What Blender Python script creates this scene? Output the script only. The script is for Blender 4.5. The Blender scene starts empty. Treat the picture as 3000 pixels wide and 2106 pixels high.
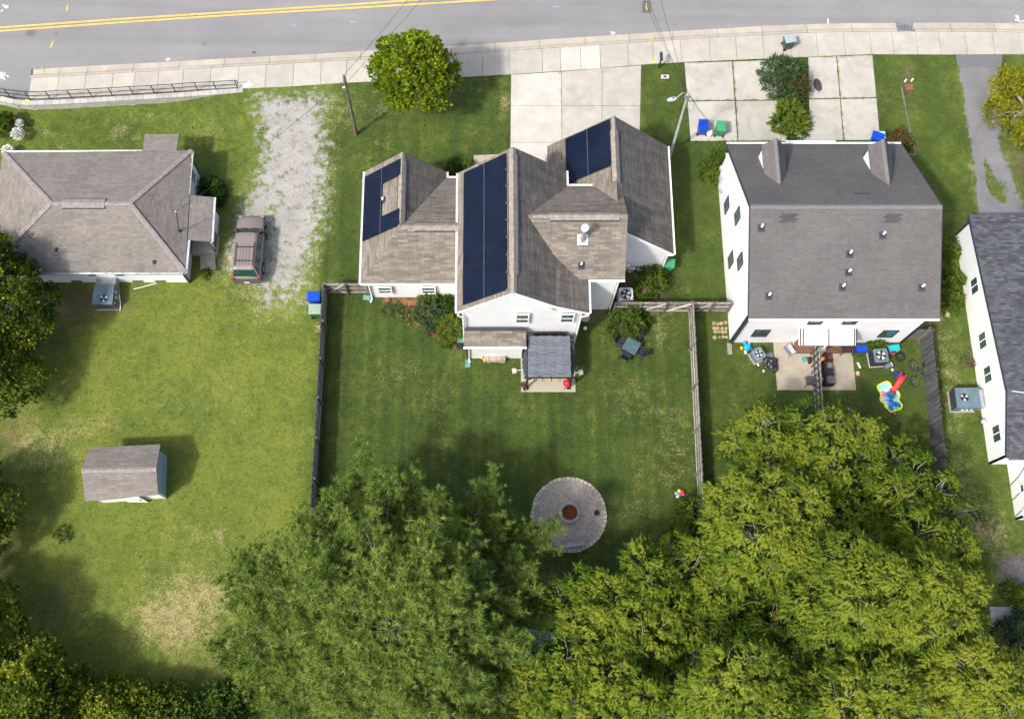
import bpy, math, random
import numpy as np
from mathutils import Vector, Matrix
random.seed(7); RNG = np.random.default_rng(11)
SC = bpy.context.scene
COL = SC.collection
R = math.radians

# ------------------------------------------------------------------ camera
CAM_H, TILT, FPX, PPX, PPY = 62.0, R(17.33), 3050.0, 1427.0, 1053.0
cd = bpy.data.cameras.new('camera'); cam = bpy.data.objects.new('camera', cd); COL.objects.link(cam)
cam.location = (0, 0, CAM_H); cam.rotation_euler = (TILT, 0, 0)
cd.sensor_width = 36; cd.sensor_fit = 'HORIZONTAL'; cd.lens = 36 * FPX / 3000
cd.shift_x = (1500 - PPX) / 3000; cd.shift_y = 0
cd.clip_start = 0.5; cd.clip_end = 2000
SC.camera = cam
# ------------------------------------------------------------------ daylight
SUNV = Vector((-0.62, -0.52, 1.0)).normalized()          # towards the sun (south-west)
world = bpy.data.worlds.new('World'); SC.world = world; world.use_nodes = True
wn = world.node_tree; bg = wn.nodes['Background']
sky = wn.nodes.new('ShaderNodeTexSky'); sky.sky_type = 'NISHITA'; sky.sun_disc = False
sky.sun_elevation = math.asin(SUNV.z); sky.sun_rotation = math.atan2(SUNV.x, SUNV.y)
sky.air_density = 0.75; sky.dust_density = 4.0
wn.links.new(sky.outputs[0], bg.inputs[0]); bg.inputs[1].default_value = 0.15
sd = bpy.data.lights.new('sun', 'SUN'); sd.energy = 2.3; sd.angle = R(4.0); sd.color = (1.0, 0.955, 0.87)
sun = bpy.data.objects.new('sun', sd); COL.objects.link(sun)
sun.rotation_euler = SUNV.to_track_quat('Z', 'Y').to_euler()
vs = SC.view_settings; vs.view_transform = 'Standard'; vs.look = 'None'; vs.gamma = 1; vs.exposure = 0.93
vs.use_curve_mapping = False
SC.cycles.adaptive_threshold = 0.02; SC.cycles.max_bounces = 4; SC.cycles.diffuse_bounces = 3; SC.cycles.glossy_bounces = 2; SC.cycles.transmission_bounces = 3; SC.cycles.transparent_max_bounces = 4

# ------------------------------------------------------------------ survey helpers: a photo measurement to a point on a level at height z
_c, _s = math.cos(TILT), math.sin(TILT)
def g(px, py, z=0.0):
    u = (px - PPX) / FPX; v = -(py - PPY) / FPX
    t = (CAM_H - z) / (_c - v * _s)
    return Vector((u * t, (v * _c + _s) * t, z))
def gplane(px, py, p0, n):
    u = (px - PPX) / FPX; v = -(py - PPY) / FPX
    d = Vector((u, v * _c + _s, v * _s - _c)); o = Vector((0, 0, CAM_H))
    t = (Vector(p0) - o).dot(n) / d.dot(n)
    return o + d * t
def zrow(Y, py):
    v = -(py - PPY) / FPX
    return CAM_H - Y * (_c - v * _s) / (v * _c + _s)
def zcol(X, px, py):
    u = (px - PPX) / FPX; v = -(py - PPY) / FPX
    return CAM_H - X * (_c - v * _s) / u

# ------------------------------------------------------------------ object helpers
def tag(o, label=None, cat=None, group=None, kind=None):
    if label: o['label'] = label
    if cat: o['category'] = cat
    if group: o['group'] = group
    if kind: o['kind'] = kind
    return o
def empty(name, loc=(0, 0, 0), rz=0.0):
    o = bpy.data.objects.new(name, None); COL.objects.link(o)
    o.location = loc; o.rotation_euler = (0, 0, rz); o.empty_display_size = 0.2
    return o
def thing(name, label, cat, loc=(0, 0, 0), rz=0.0, group=None):
    return tag(empty(name, loc, rz), label, cat, group)
def link(name, me, parent=None, loc=None, rz=None):
    o = bpy.data.objects.new(name, me); COL.objects.link(o)
    if parent is not None: o.parent = parent
    if loc is not None: o.location = loc
    if rz is not None: o.rotation_euler = (0, 0, rz)
    return o

class MB:
    """collects faces; build() links them as one mesh object with metric UVs"""
    def __init__(self): self.v = []; self.f = []; self.m = []; self.cur = 0
    def add(self, vs, fs):
        k = len(self.v); self.v += [tuple(p) for p in vs]
        for f in fs: self.f.append([i + k for i in f]); self.m.append(self.cur)
        return self
    def box(self, x0, y0, z0, x1, y1, z1):
        return self.add([(x0,y0,z0),(x1,y0,z0),(x1,y1,z0),(x0,y1,z0),(x0,y0,z1),(x1,y0,z1),(x1,y1,z1),(x0,y1,z1)],
            [(3,2,1,0),(4,5,6,7),(0,1,5,4),(1,2,6,5),(2,3,7,6),(3,0,4,7)])
    def frus(self, c, b, t, z0, z1, off=(0,0)):
        bx, by = b[0]/2, b[1]/2; tx, ty = t[0]/2, t[1]/2; x, y = c; ox, oy = off
        return self.add([(x-bx,y-by,z0),(x+bx,y-by,z0),(x+bx,y+by,z0),(x-bx,y+by,z0),
            (x-tx+ox,y-ty+oy,z1),(x+tx+ox,y-ty+oy,z1),(x+tx+ox,y+ty+oy,z1),(x-tx+ox,y+ty+oy,z1)],
            [(3,2,1,0),(4,5,6,7),(0,1,5,4),(1,2,6,5),(2,3,7,6),(3,0,4,7)])
    def bar(self, a, b, w, h, up=(0,0,1)):
        a = Vector(a); b = Vector(b); d = (b - a).normalized(); up = Vector(up)
        s = d.cross(up)
        if s.length < 1e-4: s = d.cross(Vector((1,0,0)))
        s.normalize(); n = s.cross(d).normalized(); s *= w/2; n *= h/2
        vs = [a-s-n, a+s-n, a+s+n, a-s+n, b-s-n, b+s-n, b+s+n, b-s+n]
        return self.add(vs, [(0,1,2,3),(7,6,5,4),(4,5,1,0),(5,6,2,1),(6,7,3,2),(7,4,0,3)])
    def tube(self, pts, r, seg=6, caps=True):
        pts = [Vector(p) for p in pts]; n = len(pts)
        rs = r if isinstance(r, (list, tuple)) else [r] * n
        vs = []; ref = None
        for i, p in enumerate(pts):
            d = (pts[min(i+1, n-1)] - pts[max(i-1, 0)]).normalized()
            if ref is None: ref = d.orthogonal().normalized()
            s = (ref - d * ref.dot(d)).normalized(); ref = s; t = d.cross(s)
            for k in range(seg):
                a = 2*math.pi*k/seg; vs.append(p + (s*math.cos(a) + t*math.sin(a)) * rs[i])
        fs = []
        for i in range(n-1):
            for k in range(seg):
                k2 = (k+1) % seg; fs.append((i*seg+k, i*seg+k2, (i+1)*seg+k2, (i+1)*seg+k))
        if caps: fs.append(tuple(range(seg-1, -1, -1))); fs.append(tuple((n-1)*seg+k for k in range(seg)))
        return self.add(vs, fs)
    def cyl(self, c, r, z0, z1, seg=16, r1=None):
        r1 = r if r1 is None else r1
        return self.tube([(c[0],c[1],z0),(c[0],c[1],z1)], [r, r1], seg)
    def prism(self, pts, z0, z1):
        n = len(pts); ar = sum(pts[i][0]*pts[(i+1)%n][1]-pts[(i+1)%n][0]*pts[i][1] for i in range(n))
        if ar < 0: pts = pts[::-1]
        vs = [(p[0],p[1],z0) for p in pts] + [(p[0],p[1],z1) for p in pts]
        return self.add(vs, [tuple(range(n-1,-1,-1)), tuple(range(n,2*n))] + [(i,(i+1)%n,n+(i+1)%n,n+i) for i in range(n)])
    def slab(self, pts, t):
        """a plate: 3D polygon (counter-clockwise seen from its face) with thickness t straight down"""
        n = len(pts); vs = [tuple(p) for p in pts] + [(p[0],p[1],p[2]-t) for p in pts]
        return self.add(vs, [tuple(range(n)), tuple(range(2*n-1,n-1,-1))] + [(n+i,n+(i+1)%n,(i+1)%n,i) for i in range(n)])
    def plate(self, pts, n, t):
        """3D polygon with thickness t against its normal n"""
        n = Vector(n).normalized(); k = len(pts); pts = [Vector(p) for p in pts]
        nn = Vector((0,0,0))
        for i in range(k): nn += pts[i].cross(pts[(i+1)%k])
        if nn.dot(n) < 0: pts = pts[::-1]
        vs = pts + [p - n*t for p in pts]
        return self.add(vs, [tuple(range(k)), tuple(range(2*k-1,k-1,-1))] + [(k+i,k+(i+1)%k,(i+1)%k,i) for i in range(k)])
    def ball(self, c, r, sz=1.0, seg=10, rings=6, jit=0.0):
        vs = []; fs = []
        for i in range(rings+1):
            th = math.pi*i/rings
            for k in range(seg):
                a = 2*math.pi*k/seg; q = r*(1+random.uniform(-jit,jit))
                vs.append((c[0]+q*math.sin(th)*math.cos(a), c[1]+q*math.sin(th)*math.sin(a), c[2]+q*sz*math.cos(th)))
        for i in range(rings):
            for k in range(seg):
                k2=(k+1)%seg; fs.append((i*seg+k,(i+1)*seg+k,(i+1)*seg+k2,i*seg+k2))
        return self.add(vs, fs)
    def torus(self, c, rr, r, seg=20, s2=8, axis='z'):
        vs=[]; fs=[]
        for i in range(seg):
            a=2*math.pi*i/seg
            for k in range(s2):
                b=2*math.pi*k/s2; q=rr+r*math.cos(b); p=(q*math.cos(a),q*math.sin(a),r*math.sin(b))
                if axis=='x': p=(p[2],p[0],p[1])
                elif axis=='y': p=(p[0],p[2],p[1])
                vs.append((c[0]+p[0],c[1]+p[1],c[2]+p[2]))
        for i in range(seg):
            for k in range(s2):
                i2=(i+1)%seg;k2=(k+1)%s2; fs.append((i*s2+k,i2*s2+k,i2*s2+k2,i*s2+k2))
        return self.add(vs,fs)
    def mesh(self, name, mats, smooth=False):
        me = bpy.data.meshes.new(name)
        me.from_pydata(self.v, [], self.f)
        mats = mats if isinstance(mats, (list, tuple)) else [mats]
        for m in mats: me.materials.append(m)
        if len(mats) > 1: me.polygons.foreach_set('material_index', self.m)
        uvl = me.uv_layers.new(name='UVMap'); data = np.zeros(len(me.loops)*2)
        V = self.v; j = 0
        for f in self.f:
            a = Vector(V[f[0]]); nn = Vector((0,0,0))
            for i in range(len(f)): nn += Vector(V[f[i]]).cross(Vector(V[f[(i+1)%len(f)]]))
            if nn.length < 1e-12: nn = Vector((0,0,1))
            nn.normalize()
            if abs(nn.z) > 0.9995: u = Vector((1,0,0)); w = Vector((0,1,0))
            else: u = Vector((0,0,1)).cross(nn).normalized(); w = nn.cross(u)
            for i in f:
                p = Vector(V[i]); data[j] = p.dot(u); data[j+1] = p.dot(w); j += 2
        uvl.data.foreach_set('uv', data)
        if smooth: me.polygons.foreach_set('use_smooth', [True]*len(me.polygons))
        me.validate(); me.update()
        return me
    def build(self, name, mats, parent=None, smooth=False, loc=None, rz=None):
        return link(name, self.mesh(name, mats, smooth), parent, loc, rz)

# ------------------------------------------------------------------ material helpers
class S:
    def __init__(self, name, rough=0.8, spec=0.3, metal=0.0):
        self.m = bpy.data.materials.new(name); self.m.use_nodes = True
        self.nt = self.m.node_tree; self.b = self.nt.nodes['Principled BSDF']; self.out = self.nt.nodes['Material Output']
        self.b.inputs['Roughness'].default_value = rough; self.b.inputs['Specular IOR Level'].default_value = spec
        self.b.inputs['Metallic'].default_value = metal
        self._pos = self._uv = None
    def n(self, t, **k):
        nd = self.nt.nodes.new(t)
        for a, b in k.items(): setattr(nd, a, b)
        return nd
    def l(self, a, b): self.nt.links.new(a, b)
    def put(self, sock, v):
        if isinstance(v, bpy.types.NodeSocket): self.l(v, sock)
        elif isinstance(v, (tuple, list)) and len(v) == 3 and sock.type == 'RGBA': sock.default_value = (*v, 1)
        else: sock.default_value = v
    @property
    def pos(self):
        if self._pos is None: self._pos = self.n('ShaderNodeNewGeometry').outputs['Position']
        return self._pos
    @property
    def uv(self):
        if self._uv is None: self._uv = self.n('ShaderNodeUVMap').outputs[0]
        return self._uv
    def scaled(self, vec, sx, sy, sz=1.0):
        m = self.n('ShaderNodeMapping'); m.inputs['Scale'].default_value = (sx, sy, sz); self.l(vec, m.inputs[0]); return m.outputs[0]
    def noise(self, scale, detail=4, vec=None, rough=0.55, dist=0.0, col=False):
        nd = self.n('ShaderNodeTexNoise'); nd.inputs['Scale'].default_value = scale; nd.inputs['Detail'].default_value = detail
        nd.inputs['Roughness'].default_value = rough; nd.inputs['Distortion'].default_value = dist
        self.l(vec if vec is not None else self.pos, nd.inputs['Vector']); return nd.outputs[1 if col else 0]
    def rmap(self, v, a, b, c=0.0, d=1.0):
        nd = self.n('ShaderNodeMapRange'); self.put(nd.inputs[0], v)
        for i, q in enumerate((a, b, c, d)): self.put(nd.inputs[i+1], q)
        return nd.outputs[0]
    def math(self, op, a, b=0.0):
        nd = self.n('ShaderNodeMath', operation=op); self.put(nd.inputs[0], a); self.put(nd.inputs[1], b); return nd.outputs[0]
    def mix(self, f, a, b, mode='MIX'):
        nd = self.n('ShaderNodeMix', data_type='RGBA', blend_type=mode); nd.clamp_factor = True
        self.put(nd.inputs[0], f); self.put(nd.inputs[6], a); self.put(nd.inputs[7], b); return nd.outputs[2]
    def gain(self, colr, f):
        nd = self.n('ShaderNodeVectorMath', operation='SCALE'); self.put(nd.inputs[0], colr); self.put(nd.inputs[3], f); return nd.outputs[0]
    def attr(self, name):
        return self.n('ShaderNodeAttribute', attribute_name=name).outputs['Fac']
    def rnd(self): return self.n('ShaderNodeObjectInfo').outputs['Random']
    def bump(self, h, strength=0.4, dist=0.02):
        nd = self.n('ShaderNodeBump'); nd.inputs['Strength'].default_value = strength; nd.inputs['Distance'].default_value = dist
        self.l(h, nd.inputs['Height']); self.l(nd.outputs[0], self.b.inputs['Normal'])
    def col(self, v): self.put(self.b.inputs['Base Color'], v); return self.m

def plain(name, col, rough=0.6, spec=0.3, metal=0.0, var=0.18, scale=2.5, bump=0.0, grime=0.0):
    s = S(name, rough, spec, metal)
    f = s.rmap(s.noise(scale, 5), 0.3, 0.7, 1-var, 1+var)
    f = s.math('MULTIPLY', f, s.rmap(s.noise(scale*9, 3), 0.3, 0.7, 1-var*0.5, 1+var*0.5))
    c = s.gain(col, f)
    if grime: c = s.mix(s.rmap(s.noise(1.1, 6), 0.5, 0.75, 0, grime), c, (0.12, 0.105, 0.085))
    if bump: s.bump(s.noise(scale*12, 3), bump, 0.01)
    return s.col(c)
def concrete(name, base, stain=0.5, tint=0.1):
    s = S(name, 0.85, 0.25)
    c = s.gain(base, s.rmap(s.rnd(), 0, 1, 1-tint, 1+tint))
    c = s.gain(c, s.rmap(s.noise(0.9, 6, rough=0.65), 0.3, 0.72, 0.86, 1.1))
    c = s.gain(c, s.rmap(s.noise(14, 4), 0.3, 0.7, 0.93, 1.07))
    c = s.mix(s.rmap(s.noise(0.55, 7, rough=0.7, dist=0.6), 0.52, 0.78, 0, stain), c, (0.17, 0.155, 0.13))
    s.bump(s.noise(40, 3), 0.25, 0.006)
    return s.col(c)
def shingle(name, cols, bw=0.62, bh=0.145, streak=0.5, contrast=1.0, scol=(0.05, 0.046, 0.042), wide=False):
    s = S(name, 0.92, 0.15)
    b = s.n('ShaderNodeTexBrick'); b.offset = 0.5; b.offset_frequency = 2; b.squash = 1.0
    s.l(s.uv, b.inputs['Vector'])
    b.inputs['Scale'].default_value = 1.0; b.inputs['Mortar Size'].default_value = 0.008; b.inputs['Mortar Smooth'].default_value = 0.3
    b.inputs['Bias'].default_value = 0.0; b.inputs['Brick Width'].default_value = bw; b.inputs['Row Height'].default_value = bh
    s.put(b.inputs['Color1'], cols[0]); s.put(b.inputs['Color2'], cols[1]); s.put(b.inputs['Mortar'], tuple(0.74*q for q in cols[0]))
    c = b.outputs['Color']
    b2 = s.n('ShaderNodeTexBrick'); b2.offset = 0.37; s.l(s.scaled(s.uv, 1, 1), b2.inputs['Vector'])
    b2.inputs['Scale'].default_value = 1.0; b2.inputs['Mortar Size'].default_value = 0.0; b2.inputs['Brick Width'].default_value = bw*0.71; b2.inputs['Row Height'].default_value = bh
    s.put(b2.inputs['Color1'], (1-0.16*contrast,)*3); s.put(b2.inputs['Color2'], (1+0.18*contrast,)*3)
    c = s.mix(1.0, c, b2.outputs['Color'], 'MULTIPLY')
    c = s.gain(c, s.rmap(s.noise(0.5, 5), 0.3, 0.7, 0.9, 1.1))
    c = s.gain(c, s.rmap(s.noise(22, 3), 0.3, 0.7, 0.86, 1.14))
    st = s.noise(1.0, 4, s.scaled(s.uv, 2.6, 0.4), 0.65)
    big = s.rmap(s.noise(0.32, 2), 0.36, 0.6, 0.3, 1.0) if not wide else s.rmap(s.noise(0.4, 2), 0.3, 0.55, 0.55, 1.0)
    c = s.mix(s.math('MULTIPLY', s.rmap(st, 0.38 if wide else 0.45, 0.72, 0, streak), big), c, scol)
    s.bump(b.outputs['Fac'], 0.5, -0.01)
    return s.col(c)
def siding(name, col, period=0.115, vertical=False, grime=0.12):
    s = S(name, 0.5, 0.35)
    sep = s.n('ShaderNodeSeparateXYZ'); s.l(s.uv, sep.inputs[0])
    v = s.math('MULTIPLY', sep.outputs[0 if vertical else 1], 1.0/period); fr = s.math('FRACT', v)
    c = s.gain(col, s.rmap(s.noise(0.8, 5), 0.3, 0.7, 0.95, 1.04))
    c = s.gain(c, s.rmap(fr, 0.0, 0.14, 0.84, 1.0))
    c = s.mix(s.rmap(s.noise(0.7, 6), 0.55, 0.8, 0, grime), c, (0.3, 0.3, 0.27))
    s.bump(fr, 0.6, 0.012)
    return s.col(c)
def wood(name, c1, c2, rough=0.85):
    s = S(name, rough, 0.2)
    c = s.mix(s.rmap(s.noise(3, 5, s.scaled(s.pos, 3, 3, 0.5)), 0.3, 0.7), c1, c2)
    c = s.gain(c, s.rmap(s.rnd(), 0, 1, 0.72, 1.25))
    c = s.gain(c, s.rmap(s.noise(30, 3), 0.3, 0.7, 0.85, 1.15))
    return s.col(c)
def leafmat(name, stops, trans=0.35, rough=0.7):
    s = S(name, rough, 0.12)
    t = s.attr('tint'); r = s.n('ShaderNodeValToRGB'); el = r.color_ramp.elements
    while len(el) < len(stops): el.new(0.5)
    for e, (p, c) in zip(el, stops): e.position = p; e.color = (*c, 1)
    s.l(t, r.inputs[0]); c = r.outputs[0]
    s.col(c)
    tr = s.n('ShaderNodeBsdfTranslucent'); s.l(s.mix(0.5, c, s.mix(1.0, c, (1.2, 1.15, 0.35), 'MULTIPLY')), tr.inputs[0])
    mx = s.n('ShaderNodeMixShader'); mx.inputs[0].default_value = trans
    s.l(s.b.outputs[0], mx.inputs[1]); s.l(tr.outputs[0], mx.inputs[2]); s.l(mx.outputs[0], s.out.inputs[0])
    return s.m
def glass(name, col=(0.03, 0.06, 0.055), rough=0.08):
    s = S(name, rough, 0.6); return s.col(s.gain(col, s.rmap(s.noise(1.3, 2), 0.3, 0.7, 0.7, 1.3)))

# ------------------------------------------------------------------ materials
WHITE_SIDING = siding('white_lap_siding', (0.82, 0.83, 0.84))
WHITE_SIDING2 = siding('bright_white_siding', (0.84, 0.845, 0.85), 0.2, grime=0.12)
WHITE_VERT = siding('white_vertical_siding', (0.84, 0.845, 0.85), 0.2, True, 0.12)
WHITE = plain('white_paint', (0.85, 0.85, 0.85), 0.45, var=0.05)
WHITE_METAL = plain('white_metal', (0.82, 0.82, 0.82), 0.4, 0.4, var=0.05, grime=0.15)
DARK_TRIM = plain('dark_trim', (0.035, 0.045, 0.06), 0.5)
BLACK = plain('black_metal', (0.02, 0.021, 0.024), 0.45)
STEEL = plain('galvanised_steel', (0.42, 0.44, 0.46), 0.35, 0.5, 0.6)
GREY_STEEL = plain('grey_blue_cabinet', (0.115, 0.15, 0.17), 0.5, 0.4, var=0.12, grime=0.15)
PALE_GREY = plain('pale_grey_plastic', (0.42, 0.45, 0.48), 0.5)
SHINGLE_MAIN = shingle('weathered_tan_shingles', ((0.14, 0.124, 0.103), (0.225, 0.2, 0.167)), streak=0.3, contrast=0.6)
SHINGLE_STAINED_SHADED = shingle('algae_stained_shaded_tan_shingles', ((0.125, 0.112, 0.097), (0.185, 0.166, 0.143)), streak=0.6, contrast=0.6, scol=(0.042, 0.038, 0.035), wide=True)  # algae streaks, plus a darker base that paints in the east slopes' shade
SHINGLE_LEFT = shingle('grey_brown_shingles', ((0.17, 0.155, 0.137), (0.21, 0.193, 0.172)), 0.33, 0.15, 0.25, 0.35)
SHINGLE_DUP = shingle('mauve_grey_shingles', ((0.112, 0.106, 0.103), (0.124, 0.118, 0.114)), 0.33, 0.15, 0.45, 0.35, (0.09, 0.088, 0.095))
SHINGLE_DARK = shingle('slate_blue_shingles', ((0.052, 0.055, 0.064), (0.108, 0.113, 0.128)), 0.4, 0.15, 0.15, 0.7)
SHINGLE_PATCH = plain('new_shingle_patch', (0.055, 0.058, 0.07), 0.9, var=0.2)
RIDGE_MAT = plain('ridge_shingle', (0.24, 0.215, 0.182), 0.92, 0.15, var=0.25, scale=4)
RIDGE_DUP = plain('ridge_shingle_grey', (0.15, 0.143, 0.148), 0.92, 0.15, var=0.12, scale=4)
CONC = concrete('pavement_concrete', (0.38, 0.361, 0.31), 0.35, 0.05)
CONC_NEW = concrete('new_concrete', (0.465, 0.445, 0.398), 0.25, 0.05)
CONC_GREY = concrete('grey_concrete', (0.385, 0.365, 0.32), 0.6, 0.07)
CONC_PATIO = concrete('patio_concrete', (0.35, 0.315, 0.25), 0.6, 0.05)
CONC_KERB = concrete('kerb_concrete', (0.38, 0.345, 0.285), 0.3, 0.06)
STONE = concrete('edging_stone', (0.46, 0.44, 0.35), 0.3, 0.15)
BLOCK = concrete('retaining_block', (0.38, 0.37, 0.345), 0.3, 0.12)
FENCE = wood('weathered_fence_wood', (0.11, 0.1, 0.09), (0.22, 0.205, 0.185))
FENCE_RAIL = wood('fence_rail_wood', (0.26, 0.245, 0.22), (0.4, 0.38, 0.345))
FENCE_DARK = wood('dark_grey_fence_wood', (0.055, 0.055, 0.06), (0.12, 0.12, 0.125))
DECKWOOD = wood('brown_deck_wood', (0.11, 0.06, 0.04), (0.19, 0.11, 0.075))
LOGWOOD = wood('split_log', (0.28, 0.21, 0.165), (0.48, 0.41, 0.34))
POLEWOOD = wood('pole_wood', (0.07, 0.06, 0.05), (0.15, 0.135, 0.115))
BENCHWOOD = wood('grey_bench_wood', (0.27, 0.26, 0.25), (0.42, 0.405, 0.39))
GLASS = glass('window_glass', (0.045, 0.085, 0.07)); GLASS_D = glass('dark_glass', (0.02, 0.024, 0.028))
PLASTIC_BLUE = plain('blue_plastic', (0.006, 0.055, 0.42), 0.4, var=0.1)
PLASTIC_GREEN = plain('green_plastic', (0.05, 0.26, 0.12), 0.45, var=0.12, grime=0.1)
PLASTIC_DKGREEN = plain('dark_green_plastic', (0.045, 0.085, 0.055), 0.5, var=0.15)
PLASTIC_GREYGREEN = plain('faded_green_plastic', (0.24, 0.33, 0.245), 0.5, var=0.1, grime=0.1)
PLASTIC_GREYLID = plain('grey_bin_lid', (0.29, 0.34, 0.37), 0.5, var=0.1)
PLASTIC_RED = plain('red_plastic', (0.62, 0.025, 0.035), 0.35, var=0.06)
PLASTIC_CYAN = plain('cyan_plastic', (0.02, 0.34, 0.42), 0.4, var=0.1)
PLASTIC_SKY = plain('sky_blue_plastic', (0.01, 0.28, 0.55), 0.4, var=0.12)
PLASTIC_YEL = plain('yellow_plastic', (0.7, 0.5, 0.03), 0.4, var=0.1)
PLASTIC_PINK = plain('magenta_plastic', (0.6, 0.02, 0.25), 0.4, var=0.1)
PLASTIC_LIME = plain('lime_plastic', (0.35, 0.6, 0.05), 0.4, var=0.1)
PLASTIC_ORANGE = plain('orange_plastic', (0.7, 0.18, 0.02), 0.4, var=0.1)
PLASTIC_NAVY = plain('navy_fabric', (0.008, 0.025, 0.1), 0.6, var=0.2)
PLASTIC_TEAL = plain('teal_plastic', (0.02, 0.2, 0.18), 0.5, var=0.1)
RUBBER = plain('black_rubber', (0.018, 0.018, 0.02), 0.8)
BAGMAT = plain('black_bag', (0.015, 0.016, 0.022), 0.28, 0.6, var=0.3, scale=8, bump=0.6)
CUSHION = plain('grey_cushion', (0.14, 0.13, 0.135), 0.9, var=0.12)
WICKER = plain('dark_wicker', (0.03, 0.022, 0.022), 0.8, var=0.3, scale=12)
SLING = plain('black_sling_fabric', (0.018, 0.022, 0.035), 0.7, var=0.2)
RUST = plain('rusty_iron', (0.13, 0.05, 0.03), 0.85, var=0.35, scale=9)
EMBER = plain('red_lava_rock', (0.2, 0.042, 0.02), 0.95, var=0.6, scale=14, bump=0.8)
BARK = plain('grey_bark', (0.2, 0.185, 0.16), 0.9, var=0.3, scale=6)
BARK_PALE = plain('pale_bark', (0.34, 0.325, 0.29), 0.9, var=0.25, scale=6)
BARK_PINE = plain('pine_bark', (0.24, 0.215, 0.19), 0.9, var=0.35, scale=6)
TAUPE = plain('metallic_taupe_paint', (0.25, 0.2, 0.18), 0.28, 0.5, 0.3, var=0.04)
CARGLASS = glass('tinted_car_glass', (0.012, 0.05, 0.045), 0.05)
RED_LENS = plain('red_lens', (0.4, 0.01, 0.01), 0.2, var=0.1)

# ================================================================== GROUND
WALL_END = g(714, 268).x
def zg(x, y):
    """lot level: the western front yard lies below the pavement behind its retaining wall"""
    t = min(1, max(0, (-16.8 - x) / 5.5)); t = t*t*(3-2*t)
    if y > 38.6: return 0.0
    u = min(1, max(0, (y - 29.5) / 5.5)); u = u*u*(3-2*u)
    return -0.62 * t * u
def pl(pts, z=0.0):
    return [g(a, b, z) for a, b in pts]
def interp(poly, x):
    for a, b in zip(poly[:-1], poly[1:]):
        if x <= b.x or b is poly[-1]:
            t = (x - a.x) / (b.x - a.x); return a.y + (b.y - a.y) * t
K_OUT = pl([(-160,214),(92,202.5),(257,191.6),(392,185),(525,178),(657,170),(790,163),(923,157),(1000,151),(1322,134),(1581,115.4),(1714,107),(1843,99),(1971,90),(2102,83),(2232,75),(2363,69.7),(2494,66.5),(2650,66),(2784,65),(2912,66),(3150,69)])
K_IN = pl([(-160,240),(92,228.6),(257,220),(392,212.5),(525,204.7),(657,197),(790,190.8),(923,182),(1000,179),(1327,160),(1583,143.7),(1845,126.3),(1973,118.5),(2104,109),(2235,103),(2365,96.7),(2496,93.6),(2627,93.5),(2784,92.8),(3000,95.8),(3150,98)])
W_IN = pl([(-160,300),(89,292.7),(333,281),(538,268),(701,261),(862,254),(1000,244),(1340,227.8),(1496,219),(1644,209),(1764,201),(1880,190),(2004,183),(2318,170),(2553,160),(2801,161),(2936,160),(3150,162)])

# soft fields over the lots: dry straw, bare soil, grass kind with cloud shade worked into its tone
def blob(x, y, px, py, rx, ry):
    c = g(px, py); k = 44.0
    d = ((x - c.x) * k / rx)**2 + ((y - c.y) * k / ry)**2
    return np.exp(-d)
DRY = [(540,1800,150,95,.42),(490,1850,110,60,.2),(600,1710,120,60,.22),(560,1560,70,45,.25),(648,1570,14,18,.6),(345,375,36,30,.5),(392,392,16,20,.5),(120,375,40,18,.38),(165,412,28,24,.36),
 (360,335,60,12,.3),(440,325,80,12,.25),(600,400,60,80,.25),(60,1265,60,70,.3),(110,1360,60,80,.25),(180,1300,80,60,.25),(250,1240,60,40,.2),(620,1130,150,60,.1),
 (1150,1130,70,80,.1),(1270,1110,60,90,.1),(1200,1060,80,60,.08),(1290,1300,60,140,.15),(1950,1250,80,110,.14),(2000,1330,60,90,.14),(1890,1150,60,70,.1),(1825,1180,50,60,.2),(1905,1000,60,60,.14),
 (1940,960,60,60,.15),(1860,1450,60,50,.15),(1820,1510,80,40,.12),(1950,1390,60,30,.16),(1135,325,40,30,.3),(1110,430,40,30,.26),(1060,330,60,60,.2),(1400,260,60,60,.15),(1830,860,60,80,.15),(1960,850,60,60,.22),
 (1480,300,22,40,.5),(2460,1190,50,50,.2),(2620,250,120,110,.1),(2770,960,40,160,.16),(2800,1300,50,200,.18),(2860,1500,80,120,.25),(2790,1120,30,100,.15),(2900,1560,60,40,.3),(2740,820,30,200,.2),(2870,480,40,120,.3),
 (980,330,50,120,.2),(955,540,40,160,.25),(790,930,150,40,.18),(740,860,60,40,.4),(660,800,60,60,.3),(940,960,18,20,.6),(350,1400,40,20,.3),(330,1240,40,20,.25)]
DIRT = [(245,885,150,50,.75),(160,960,90,90,.3),(50,1000,90,120,.4),(30,1250,40,70,.4),(10,1420,40,120,.5),(30,1640,50,110,.45),(160,1760,50,60,.4),(110,1900,120,120,.3),(420,1990,160,40,.2),(650,1940,120,60,.2),(720,1990,160,90,.25),
 (1900,855,50,60,.8),(1850,860,30,60,.7),(1860,905,90,26,.5),(1740,925,30,40,.6),(2255,1040,50,28,.55),(2240,1062,30,14,.6),(2545,1040,18,40,.5),(2618,1075,20,20,.5),(2765,790,18,40,.6),(2740,960,26,60,.5),(2660,250,16,60,.65),(2658,205,22,22,.5),(2600,283,12,10,.6),(2690,990,30,50,.4),(625,545,40,60,.5),(600,770,30,40,.7),(20,325,40,16,.7),
 (1640,1740,70,80,.6),(1440,1850,60,90,.6),(1520,1680,70,60,.35),(1850,1480,20,16,.5),(2780,640,20,20,.6),(2870,560,25,70,.6),(2960,640,80,60,.5),(2950,1650,50,60,.5),(2985,470,40,120,.6)]
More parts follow.
